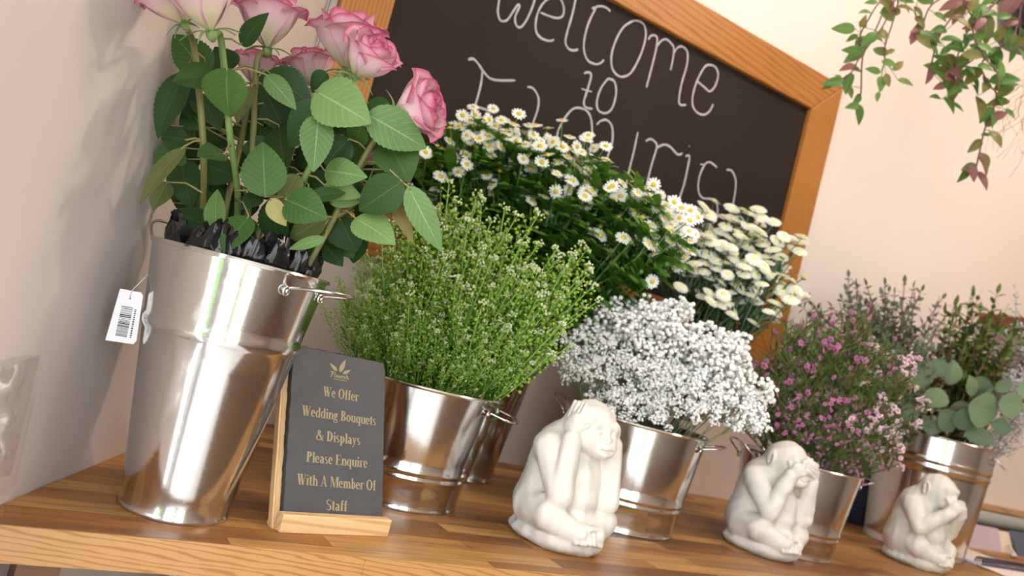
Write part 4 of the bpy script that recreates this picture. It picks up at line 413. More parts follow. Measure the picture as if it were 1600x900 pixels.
# ------------------------------------------------------------------ the setting
LW = Vector((-0.4433, -0.8964, 0)); LN = Vector((0.8964, -0.4433, 0))   # along the splayed left wall, and into the room
FLOOR_Z, CEIL_Z, RX, FY = -0.95, 2.35, 4.6, -3.7
def build_setting():
    b = MB(); b.box((-0.15, 0.0, FLOOR_Z), (RX, 0.15, CEIL_Z)); struct(b.obj('wall_back', M['plaster_back'], smooth=False))
    SE = (-FY) / 0.8964
    b = MB()
    def lwall(bm_, s0, s1, z0, z1, d0=-0.12, d1=0.0):
        q = [LW * s0 + LN * d0, LW * s1 + LN * d0, LW * s1 + LN * d1, LW * s0 + LN * d1]
        bm_.prism([(p.x, p.y) for p in q], z0, z1)
    opens = [(1.15, 2.25), (2.45, 3.9)]; zt = 2.1
    lwall(b, 0.0, 1.15, FLOOR_Z, CEIL_Z); lwall(b, 2.25, 2.45, FLOOR_Z, CEIL_Z); lwall(b, 3.9, SE, FLOOR_Z, CEIL_Z)
    for s0, s1 in opens: lwall(b, s0, s1, zt, CEIL_Z)
    struct(b.obj('wall_left', M['plaster_left'], smooth=False))
    for i, (s0, s1) in enumerate(opens):
        f = MB(); t_ = 0.05; z0 = FLOOR_Z
        lwall(f, s0, s1, z0, z0 + t_, -0.09, -0.04); lwall(f, s0, s1, zt - t_, zt, -0.09, -0.04)
        lwall(f, s0, s0 + t_, z0 + t_, zt - t_, -0.09, -0.04); lwall(f, s1 - t_, s1, z0 + t_, zt - t_, -0.09, -0.04)
        m_ = (s0 + s1) / 2; lwall(f, m_ - 0.02, m_ + 0.02, z0 + t_, zt - t_, -0.09, -0.04)
        struct(f.obj('window_%d' % (i + 3), M['window_paint'], smooth=False))
    b = MB(); b.box((RX, FY, FLOOR_Z), (RX + 0.15, 0.15, CEIL_Z)); struct(b.obj('wall_right', M['plaster_brown'], smooth=False))
    b = MB(); b.box((-2.2, FY - 0.15, FLOOR_Z - 0.1), (RX + 0.15, 0.15, FLOOR_Z)); struct(b.obj('floor', M['floor_pale_and_brown'], smooth=False))
    b = MB(); b.box((-2.2, FY - 0.15, CEIL_Z), (RX + 0.15, 0.15, CEIL_Z + 0.1)); struct(b.obj('ceiling', M['plaster_ceiling'], smooth=False))
    # shop front with two window openings
    xs = [(-1.72, -0.75), (-0.45, 0.35)]; z0, z1 = FLOOR_Z + 0.01, 2.1
    b = MB(); b.box((-2.2, FY - 0.15, FLOOR_Z), (RX, FY, z0)); b.box((-2.2, FY - 0.15, z1), (RX, FY, CEIL_Z))
    px = -2.2
    for a, c in xs: b.box((px, FY - 0.15, z0), (a, FY, z1)); px = c
    b.box((px, FY - 0.15, z0), (RX, FY, z1)); struct(b.obj('wall_front', M['plaster_brown'], smooth=False))
    for i, (a, c) in enumerate(xs):
        f = MB(); t_ = 0.05
        f.box((a, FY - 0.1, z0), (c, FY - 0.05, z0 + t_)); f.box((a, FY - 0.1, z1 - t_), (c, FY - 0.05, z1))
        f.box((a, FY - 0.1, z0 + t_), (a + t_, FY - 0.05, z1 - t_)); f.box((c - t_, FY - 0.1, z0 + t_), (c, FY - 0.05, z1 - t_))
        mid = (a + c) / 2; f.box((mid - 0.025, FY - 0.1, z0 + t_), (mid + 0.025, FY - 0.05, z1 - t_))
        struct(f.obj('window_%d' % (i + 1), M['window_paint'], smooth=False))
    # narrow grey strip running up the corner beside the board
    b = MB(); b.box((0.002, -0.012, 0.0), (0.016, -0.001, CEIL_Z)); struct(b.obj('corner_strip_1', M['strip_grey'], smooth=False))
build_setting()

# ------------------------------------------------------------------ worktop
def build_worktop():
    D = 0.806; th = 0.0384; edge_th = 0.003
    t = thing('worktop', 'long oiled oak block worktop with a pale front edge carrying buckets and figurines', 'worktop', (0, 0, -th))
    def lx(y): return y * 0.4433 / 0.8964 + 0.002
    b = MB(); b.prism([(lx(-D + edge_th), -D + edge_th), (4.55, -D + edge_th), (4.55, -0.002), (lx(-0.002), -0.002)], 0, th)
    b.obj('block_top', M['worktop_oak'], t, smooth=False)
    # front edge, coloured paler as if sunlit, split into long ringed boards
    edge = MB(); xs = [lx(-D), 0.035, 0.62, 1.35, 2.2, 3.1, 4.55]
    for i in range(len(xs) - 1):
        edge.box((xs[i] + 0.0002, -D, 0.0), (xs[i + 1] - 0.0002, -D + edge_th, th - 0.0004))
    edge.obj('front_edge', M['oak_lit_edge'], t, smooth=False)
    def leg(x, y, w_=0.085):
        b = MB(); b.box((x, y, FLOOR_Z + th), (x + w_, y + 0.085, 0.0)); b.obj('leg', M['dark_timber'], t, smooth=False)
    leg(-0.336, -0.775, 0.042)
    for x, y in ((2.1, -0.775), (4.4, -0.775), (0.03, -0.12), (2.1, -0.12), (4.4, -0.12)): leg(x, y)
build_worktop()

# ------------------------------------------------------------------ chalkboard
def build_board():
    x0, x1, z0, z1, fw = 0.0169, 1.5488, 0.40, 1.2985, 0.1122
    t = thing('chalkboard', 'large dark chalkboard in a honey stained wooden frame hung on the back wall', 'chalkboard', (0, 0, 0))
    d = 0.034
    def bar(name, poly, mat):
        b = MB(); n = len(poly)
        vs = [(x, -0.002, z) for x, z in poly] + [(x, -d, z) for x, z in poly]
        b.add(vs, [tuple(range(n)), tuple(range(2 * n - 1, n - 1, -1))] + [(i, n + i, n + (i + 1) % n, (i + 1) % n) for i in range(n)])
        return bevel(b.obj(name, mat, t, smooth=False), 0.003)
    g = 0.0004
    bar('frame_rail', [(x0, z1), (x1, z1), (x1 - fw, z1 - fw), (x0 + fw, z1 - fw)], M['stained_pine_along_x'])
    bar('frame_rail', [(x0, z0), (x0 + fw, z0 + fw), (x1 - fw, z0 + fw), (x1, z0)], M['stained_pine_along_x'])
    bar('frame_stile', [(x0, z0 + g), (x0, z1 - g), (x0 + fw - g, z1 - fw), (x0 + fw - g, z0 + fw)], M['stained_pine_along_z'])
    bar('frame_stile', [(x1, z0 + g), (x1 - fw + g, z0 + fw), (x1 - fw + g, z1 - fw), (x1, z1 - g)], M['stained_pine_along_z'])
    b = MB(); b.box((x0 + fw - 0.01, -0.018, z0 + fw - 0.01), (x1 - fw + 0.01, -0.004, z1 - fw + 0.01)); b.obj('writing_panel', M['chalkboard'], t, smooth=False)
    # chalk handwriting, one mesh per word, strokes smoothed with Catmull-Rom
    def smooth(ps):
        if len(ps) < 3: return ps
        o = []
        for i in range(len(ps) - 1):
            p0 = ps[max(i - 1, 0)]; p1 = ps[i]; p2 = ps[i + 1]; p3 = ps[min(i + 2, len(ps) - 1)]
            for k in range(5):
                u = k / 5
                o.append(tuple(0.5 * ((2 * p1[j]) + (-p0[j] + p2[j]) * u + (2 * p0[j] - 5 * p1[j] + 4 * p2[j] - p3[j]) * u * u + (-p0[j] + 3 * p1[j] - 3 * p2[j] + p3[j]) * u ** 3) for j in (0, 1)))
        o.append(ps[-1]); return o
    words = ((0, 10), (10, 13), (13, len(CHALK)))
    for a, c in words:
        b = MB()
        for st in CHALK[a:c]:
            ps = smooth(st); h = 0.0030; vs = []; n = len(ps)
            for i in range(n):
                q = Vector(ps[i]); pa = Vector(ps[max(i - 1, 0)]); pb = Vector(ps[min(i + 1, n - 1)])
                tg = (pb - pa).normalized(); nn = Vector((-tg.y, tg.x))
                hh = h * (0.85 + 0.25 * noise.noise(Vector((q.x * 60, q.y * 60, a))))
                if i in (0, n - 1): hh *= 0.6
                for sgn, y in ((1, -0.0181), (0.5, -0.0188), (-0.5, -0.0188), (-1, -0.0181)):
                    e = q + nn * hh * sgn; vs.append((e.x, y, e.y))
            fs = []
            for i in range(n - 1):
                for k in range(3): fs.append((i * 4 + k, i * 4 + k + 1, i * 4 + 5 + k, i * 4 + 4 + k))
            b.add(vs, fs)
        b.obj('chalk_lettering', M['chalk'], t)
build_board()

# ------------------------------------------------------------------ buckets
def bucket_profile(R, r, H, ridges):
    """outer wall from base to rim, rolled rim, inner wall and inner bottom"""
    th = 0.0025
    def rad(z): return r + (R - r) * (z / H)
    p = [(r - 0.004, 0.0), (r + 0.002, 0.0), (r + 0.003, 0.002), (r + 0.002, 0.005), (rad(0.007), 0.007)]
    zs = []
    for zr, w_, h_ in ridges: zs += [(zr - w_, 0), (zr - w_ * 0.7, h_ * 0.55), (zr - w_ * 0.3, h_), (zr + w_ * 0.3, h_), (zr + w_ * 0.7, h_ * 0.55), (zr + w_, 0)]
    for k in range(1, 12):
        z = H * k / 12
        if all(abs(z - q[0]) > q[1] * 1.6 for q in [(a, b_) for a, b_, _ in ridges]) and z > 0.012: zs.append((z, 0))
    zs.sort()
    p += [(rad(z) + h_, z) for z, h_ in zs]
    p += [(R - 0.0005, H - 0.005), (R + 0.0025, H - 0.0045), (R + 0.0038, H - 0.002), (R + 0.0025, H + 0.0005), (R, H + 0.001), (R - th, H - 0.001)]
    p += [(rad(H * k / 6) - th, H * k / 6) for k in (5, 4, 3, 2, 1)] + [(rad(0.006) - th, 0.006), (0.001, 0.006)]
    return p
def make_bucket(name, label, loc, R, r, H, ridges, handles, group=None):
    t = thing(name, label, 'bucket', loc, 0, group)
    b = MB(); b.lathe(bucket_profile(R, r, H, ridges), 96); auto_smooth(b.obj('body', M['galvanised_steel'], t), 50)
    for ang, tilt, reach in handles:
        a = math.radians(ang); c = Vector((math.cos(a), math.sin(a), 0)); sd = Vector((-math.sin(a), math.cos(a), 0))
        zr = H - 0.019; Rr = r + (R - r) * zr / H; half = 0.34
        hm = MB(); ends = []
        for sg in (-1, 1):
            an = a + sg * half; ends.append(Vector((math.cos(an) * (Rr + 0.003), math.sin(an) * (Rr + 0.003), zr)))
        out = c * math.cos(math.radians(tilt)) + Vector((0, 0, 1)) * math.sin(math.radians(tilt))
        w2 = (ends[1] - ends[0]).length / 2; base = (ends[0] + ends[1]) / 2
        pts = [ends[0] + Vector((0, 0, -0.003)), ends[0] + out * 0.006]
        for k in range(0, 13):
            th = PI * k / 12
            pts.append(base + out * (reach * (0.45 + 0.55 * math.sin(th) ** 0.8)) - sd * (w2 * 0.98 * math.copysign(abs(math.cos(th)) ** 0.8, math.cos(th))))
        pts += [ends[1] + out * 0.006, ends[1] + Vector((0, 0, -0.003))]
        hm.tube(pts, 0.0021, 8); hd = hm.obj('handle', M['steel_wire'], t)
        for e in ends:
            lg = MB(); n_ = Vector((e.x, e.y, 0)).normalized()
            ring = [e + (sd * math.cos(q) + Vector((0, 0, 1)) * math.sin(q)) * 0.0052 - Vector((0, 0, 0.004)) for q in [2 * PI * i / 14 for i in range(14)]]
            lg.tube(ring, 0.0017, 6, closed=True); lg.ball(e + n_ * 0.0005 - Vector((0, 0, 0.004)), 0.0034, 8, 6, 0, (1, 1, 1)); lg.obj('lug', M['steel_wire'], hd)
    return t
BK = {'rose': (-0.1786, -0.6883, 0.1072, 0.0629, 0.3175), 'green': (0.2132, -0.4754, 0.1355, 0.102, 0.1998), 'fever': (0.4462, -0.1911, 0.15, 0.104, 0.34),
      'gyp': (0.7163, -0.4431, 0.1473, 0.1207, 0.2088), 'wax': (1.1891, -0.4782, 0.1355, 0.109, 0.2005), 'euc': (2.0124, -0.2794, 0.1657, 0.1381, 0.3374), 'santini': (0.945, -0.185, 0.13, 0.10, 0.30)}
def bk(k): return BK[k]
def rr_(k, z): x, y, R, r, H = BK[k]; return z
make_bucket('flower_bucket', 'tall narrow galvanised bucket of pink roses by the left wall', BK['rose'][:2] + (0,), *BK['rose'][2:], [(0.222, 0.010, 0.0028)], [(-52, 8, 0.06), (128, 50, 0.055)], 'galvanised flower buckets')
make_bucket('flower_bucket', 'small galvanised bucket of green pennycress stems behind the slate sign', BK['green'][:2] + (0,), *BK['green'][2:], [(0.052, 0.005, 0.002), (0.064, 0.005, 0.002)], [(-40, -12, 0.045), (140, 30, 0.045)], 'galvanised flower buckets')
make_bucket('flower_bucket', 'tall galvanised bucket half hidden behind the bucket of green pennycress', BK['fever'][:2] + (0,), *BK['fever'][2:], [(0.235, 0.009, 0.0028)], [(-60, 10, 0.045), (120, 30, 0.045)], 'galvanised flower buckets')
make_bucket('flower_bucket', 'galvanised bucket of white gypsophila behind the monkey with hands on its ears', BK['gyp'][:2] + (0,), *BK['gyp'][2:], [(0.055, 0.005, 0.002), (0.067, 0.005, 0.002)], [(-47, 15, 0.045), (133, 40, 0.045)], 'galvanised flower buckets')
make_bucket('flower_bucket', 'galvanised bucket of pink waxflower behind the monkey covering its eyes', BK['wax'][:2] + (0,), *BK['wax'][2:], [(0.048, 0.005, 0.002), (0.060, 0.005, 0.002)], [(-25, 20, 0.045), (157, 40, 0.05)], 'galvanised flower buckets')
make_bucket('flower_bucket', 'big galvanised bucket of eucalyptus behind the monkey covering its mouth', BK['euc'][:2] + (0,), *BK['euc'][2:], [(0.248, 0.007, 0.0026), (0.268, 0.007, 0.0026)], [(-62, -40, 0.04), (118, 30, 0.045)], 'galvanised flower buckets')
make_bucket('flower_bucket', 'galvanised bucket of white button chrysanthemums hidden behind the gypsophila', BK['santini'][:2] + (0,), *BK['santini'][2:], [(0.2, 0.008, 0.0026)], [], 'galvanised flower buckets')

def build_liner():
    x, y, R, r, H = BK['rose']; b = MB(); seg = 160
    rows = [(0.45, -0.14), (0.62, -0.09), (0.76, -0.055), (0.86, -0.03), (0.93, -0.010), (0.965, 0.004), (0.955, 0.013), (0.92, 0.021), (0.87, 0.027), (0.80, 0.030)]
    vs = []
    for i, (q, dz) in enumerate(rows):
        for k in range(seg):
            a = 2 * PI * k / seg; c, s_ = math.cos(a), math.sin(a)
            w_ = noise.noise(Vector((c * 2.6, s_ * 2.6, i * 0.10))); w2 = 0.5 - abs(noise.noise(Vector((c * 7.5 + i * 0.10, s_ * 7.5, i * 0.16 + 7)))) * 2; w3 = abs(noise.noise(Vector((c * 17, s_ * 17 + i * .3, i * 0.4 + 3))))
            amp = 0.0 if i < 2 else min(1.0, (i - 1) / 4)
            rr = (R - 0.006) * q - max(0, -w2 + .2) * 0.010 * amp - w3 * 0.006 * amp
            vs.append((rr * c, rr * s_, H + dz + (w_ * 0.024 + w2 * 0.016 - w3 * 0.008) * amp))
    fs = [(i * seg + k, i * seg + (k + 1) % seg, (i + 1) * seg + (k + 1) % seg, (i + 1) * seg + k) for i in range(len(rows) - 1) for k in range(seg)]
    fs.append(tuple(range(seg - 1, -1, -1)))
    b.add(vs, fs)
    o = b.obj('plastic_liner', M['liner'], None); auto_smooth(o, 40); o.location = (x, y, 0)
    tag(o, 'crumpled black plastic liner in the mouth of the rose bucket', 'liner')
build_liner()

def build_price_tag():
    P = [Vector(q) for q in ((-0.2982, -0.6777, 0.2478), (-0.2763, -0.6893, 0.2496), (-0.2735, -0.6907, 0.2465), (-0.2672, -0.6912, 0.1925), (-0.2692, -0.6895, 0.1879), (-0.2978, -0.6739, 0.1846))]
    P = [q + Vector((-0.006, 0.0, 0)) for q in P]
    o_ = P[0]; ex = (P[1] - P[0]).normalized(); nn = ex.cross(P[5] - P[0]).normalized(); ez = nn.cross(ex).normalized()
    if nn.dot(CAM - o_) < 0: nn = -nn
    if ez.z > 0: ez = -ez
    t = thing('price_tag', 'white card tag printed with a barcode hanging from the left handle of the rose bucket', 'tag', o_)
    flat = [((q - o_).dot(ex), (q - o_).dot(ez)) for q in P]
    W = lambda u, v, d=0.0: (ex * u + ez * v + nn * d)
    b = MB(); n = len(flat); vs = [W(u, v, 0) for u, v in flat] + [W(u, v, -0.0006) for u, v in flat]
    b.add(vs, [tuple(range(n)), tuple(range(2 * n - 1, n - 1, -1))] + [(i, n + i, n + (i + 1) % n, (i + 1) % n) for i in range(n)]); b.obj('card', M['tag_paper'], t, smooth=False)
    rnd = random.Random(5); b = MB(); v = 0.0195
    while v < 0.0555:
        h = rnd.choice((0.0005, 0.0005, 0.0009, 0.0014)); u0 = 0.0055 - (v - 0.0195) * 0.03; u1 = u0 + 0.0135
        b.add([W(u0, v, 0.0002), W(u1, v, 0.0002), W(u1, v + h, 0.0002), W(u0, v + h, 0.0002)], [(0, 1, 2, 3)]); v += h + rnd.choice((0.0006, 0.0008, 0.0012))
    v = 0.021
    while v < 0.054:
        h = rnd.choice((0.0012, 0.0016, 0.002)); b.add([W(0.0212, v, 0.0002), W(0.0232, v, 0.0002), W(0.0232, v + h, 0.0002), W(0.0212, v + h, 0.0002)], [(0, 1, 2, 3)]); v += h + 0.0009
    b.obj('barcode', M['print_ink'], t, smooth=False)
    b = MB(); c = W(0.0135, 0.009, 0.0003); b.ball(c, 0.0011, 8, 6); b.obj('eyelet', M['print_ink'], t)
    b = MB(); top = Vector((-0.2555, -0.655, 0.3215)) - o_
    b.tube([W(0.0135, 0.009, 0.0008), W(0.0145, 0.0, 0.002), (Vector(W(0.015, 0, 0.002)) + top) / 2 + Vector((0.003, 0, 0)), top], 0.0006, 5); b.obj('string_loop', M['string'], t)
build_price_tag()

# ------------------------------------------------------------------ serif glyphs for the slate
def glyphs():
    XH = 0.66
    def stem(x, y0, y1, w=0.215, st=1, sb=1):
        q = [[(x, y0), (x + w, y0), (x + w, y1), (x, y1)]]
        if sb: q.append([(x - 0.06, y0), (x + w + 0.06, y0), (x + w + 0.06, y0 + 0.05), (x - 0.06, y0 + 0.05)])
        if st == 1: q.append([(x - 0.07, y1 - 0.05), (x + w, y1 - 0.05), (x + w, y1), (x - 0.07, y1)])
        if st == 2: q.append([(x - 0.06, y1 - 0.05), (x + w + 0.06, y1 - 0.05), (x + w + 0.06, y1), (x - 0.06, y1)])
        return q
    def diag(x0, y0, x1, y1, w): return [[(x0, y0), (x0 + w, y0), (x1 + w, y1), (x1, y1)]]
    def bar(x0, x1, y, h=0.055): return [[(x0, y), (x1, y), (x1, y + h), (x0, y + h)]]
    def arc(cx, cy, rx, ry, a0, a1, wv=0.2, wh=0.075, n=18):
        out = []
        def pt(i, inner):
            a = math.radians(a0 + (a1 - a0) * i / n); k = (rx - wv, ry - wh) if inner else (rx, ry)
            return (cx + k[0] * math.cos(a), cy + k[1] * math.sin(a))
        for i in range(n): out.append([pt(i, 0), pt(i + 1, 0), pt(i + 1, 1), pt(i, 1)])
        return out
    def srf(x0, x1, y): return bar(x0, x1, y, 0.05)
    G = {}
    G['W'] = (1.0, diag(0.06, 1, 0.25, 0, 0.2) + diag(0.27, 0, 0.47, 0.86, 0.07) + diag(0.37, 1, 0.57, 0, 0.2) + diag(0.62, 0, 0.88, 1, 0.06) + srf(0, 0.32, 0.95) + srf(0.34, 0.62, 0.95) + srf(0.78, 1.0, 0.95))
    G['M'] = (0.98, stem(0.1, 0, 1, 0.06, 2, 1) + diag(0.12, 1, 0.43, 0, 0.16) + diag(0.45, 0, 0.74, 1, 0.06) + stem(0.74, 0, 1, 0.2, 2, 1))
    G['A'] = (0.78, diag(0.1, 0, 0.36, 1, 0.06) + diag(0.55, 0, 0.3, 1, 0.15) + bar(0.2, 0.58, 0.3) + srf(0.02, 0.24, 0) + srf(0.46, 0.78, 0))
    G['O'] = (0.78, arc(0.39, 0.5, 0.37, 0.52, 0, 360, 0.195, 0.075, 32))
    G['B'] = (0.68, stem(0.09, 0, 1, 0.2, 2, 1) + arc(0.3, 0.76, 0.28, 0.24, -90, 90, 0.18, 0.075) + arc(0.3, 0.27, 0.34, 0.27, -90, 90, 0.195, 0.075) + bar(0.2, 0.32, 0.5, 0.05))
    G['D'] = (0.74, stem(0.09, 0, 1, 0.2, 2, 1) + arc(0.28, 0.5, 0.42, 0.5, -90, 90, 0.21, 0.075, 22))
    G['P'] = (0.64, stem(0.09, 0, 1, 0.2, 2, 1) + arc(0.28, 0.74, 0.32, 0.26, -90, 90, 0.195, 0.075))
    G['E'] = (0.68, stem(0.09, 0, 1, 0.2, 2, 1) + bar(0.1, 0.62, 0.95, 0.05) + bar(0.1, 0.64, 0, 0.05) + bar(0.2, 0.48, 0.49, 0.05) + [[(0.56, 0.95), (0.62, 0.95), (0.62, 0.76)], [(0.64, 0.05), (0.56, 0.05), (0.64, 0.26)], [(0.48, 0.36), (0.48, 0.66), (0.43, 0.5)]])
    G['S'] = (0.58, arc(0.29, 0.74, 0.25, 0.27, 60, 250, 0.12, 0.06) + arc(0.29, 0.26, 0.27, 0.28, -130, 80, 0.165, 0.08) + diag(0.3, 0.44, 0.12, 0.62, 0.16) + [[(0.46, 0.98), (0.5, 0.98), (0.5, 0.7)], [(0.03, 0.02), (0.07, 0.02), (0.03, 0.32)]])
    G['&'] = (0.86, arc(0.34, 0.78, 0.18, 0.23, -20, 250, 0.13, 0.08) + arc(0.3, 0.26, 0.28, 0.28, 70, 330, 0.14, 0.06) + diag(0.62, 0, 0.2, 0.72, 0.19) + arc(0.5, 0.36, 0.26, 0.36, -70, 20, 0.05, 0.05) + bar(0.6, 0.86, 0.44, 0.05) + bar(0.68, 0.86, 0.0, 0.05))
    G['e'] = (0.5, arc(0.25, 0.33, 0.24, 0.35, 0, 320, 0.165, 0.075, 22) + bar(0.08, 0.48, 0.34, 0.05))
    G['o'] = (0.54, arc(0.27, 0.33, 0.26, 0.35, 0, 360, 0.165, 0.075, 24))
    G['f'] = (0.38, stem(0.1, 0, 0.8, 0.175, 0, 1) + arc(0.27, 0.8, 0.17, 0.22, 40, 180, 0.165, 0.08, 10) + bar(0.0, 0.36, XH - 0.05, 0.055))
    G['r'] = (0.46, stem(0.08, 0, XH, 0.175, 1, 1) + arc(0.34, XH - 0.16, 0.14, 0.18, 10, 150, 0.08, 0.07, 8))
    G['d'] = (0.58, stem(0.36, 0, 1, 0.175, 1, 0) + bar(0.36, 0.57, 0, 0.05) + arc(0.28, 0.33, 0.25, 0.35, 60, 300, 0.165, 0.075))
    G['b'] = (0.56, stem(0.08, 0, 1, 0.175, 1, 0) + arc(0.28, 0.33, 0.25, 0.35, -120, 120, 0.165, 0.075))
    G['q'] = (0.58, stem(0.36, -0.28, XH, 0.175, 0, 1) + arc(0.28, 0.33, 0.25, 0.35, 60, 300, 0.165, 0.075))
    G['p'] = (0.58, stem(0.08, -0.28, XH, 0.175, 1, 1) + arc(0.29, 0.33, 0.25, 0.35, -120, 120, 0.165, 0.075))
    G['i'] = (0.3, stem(0.08, 0, XH, 0.175, 1, 1) + arc(0.15, 0.9, 0.085, 0.095, 0, 360, 0.08, 0.09, 10))
    G['l'] = (0.3, stem(0.08, 0, 1, 0.175, 1, 1))
    G['h'] = (0.6, stem(0.08, 0, 1, 0.175, 1, 1) + arc(0.35, XH - 0.24, 0.2, 0.26, 0, 140, 0.165, 0.08, 10) + stem(0.41, 0, XH - 0.22, 0.175, 0, 1))
    G['n'] = (0.6, stem(0.08, 0, XH, 0.175, 1, 1) + arc(0.35, XH - 0.24, 0.2, 0.26, 0, 140, 0.165, 0.08, 10) + stem(0.41, 0, XH - 0.22, 0.175, 0, 1))
    G['m'] = (0.9, stem(0.08, 0, XH, 0.175, 1, 1) + arc(0.34, XH - 0.24, 0.18, 0.26, 0, 140, 0.165, 0.08, 10) + stem(0.38, 0, XH - 0.22, 0.175, 0, 1) + arc(0.64, XH - 0.24, 0.18, 0.26, 0, 140, 0.165, 0.08, 10) + stem(0.68, 0, XH - 0.22, 0.175, 0, 1))
    G['u'] = (0.6, stem(0.06, 0.2, XH, 0.175, 1, 0) + arc(0.26, 0.24, 0.2, 0.26, 180, 320, 0.165, 0.08, 10) + stem(0.39, 0, XH, 0.175, 1, 0) + bar(0.39, 0.6, 0, 0.05))
    G['a'] = (0.52, stem(0.28, 0.06, XH - 0.14, 0.175, 0, 0) + arc(0.24, XH - 0.2, 0.18, 0.22, 0, 160, 0.165, 0.08, 10) + arc(0.22, 0.18, 0.19, 0.2, 30, 330, 0.16, 0.08) + bar(0.34, 0.52, 0, 0.06))
    G['s'] = (0.42, arc(0.21, 0.5, 0.17, 0.18, 50, 250, 0.13, 0.08, 12) + arc(0.21, 0.17, 0.18, 0.19, -130, 80, 0.13, 0.08, 12) + diag(0.2, 0.27, 0.08, 0.44, 0.13))
    G['t'] = (0.36, stem(0.09, 0.12, 0.86, 0.175, 0, 0) + arc(0.24, 0.16, 0.15, 0.18, 180, 320, 0.165, 0.08, 8) + bar(0.0, 0.34, XH - 0.05, 0.055))
    G['y'] = (0.54, diag(0.08, XH, 0.24, 0.0, 0.14) + diag(0.14, -0.2, 0.44, XH, 0.06) + arc(0.12, -0.18, 0.09, 0.1, 180, 380, 0.09, 0.09, 10) + srf(0.0, 0.28, XH - 0.05) + srf(0.36, 0.56, XH - 0.05))
    G['g'] = (0.52, arc(0.24, 0.43, 0.2, 0.24, 0, 360, 0.16, 0.08, 18) + arc(0.25, -0.12, 0.24, 0.17, 0, 360, 0.09, 0.06, 20) + diag(0.12, 0.2, 0.08, 0.02, 0.1) + bar(0.1, 0.4, 0.02, 0.09) + bar(0.36, 0.52, 0.58, 0.07))
    G[' '] = (0.28, [])
    return G
def text_polys(txt, x0, x1, base, cap):
    """lay a line of text out between x0 and x1"""
    G = glyphs(); adv = 0.0; raw = []
    for ch in txt:
        w_, ps = G[ch]
        raw += [[(x + adv, y) for x, y in p] for p in ps]; adv += w_ + 0.0
    k = (x1 - x0) / adv
    return [[(x0 + x * k, base + y * cap) for x, y in p] for p in raw]

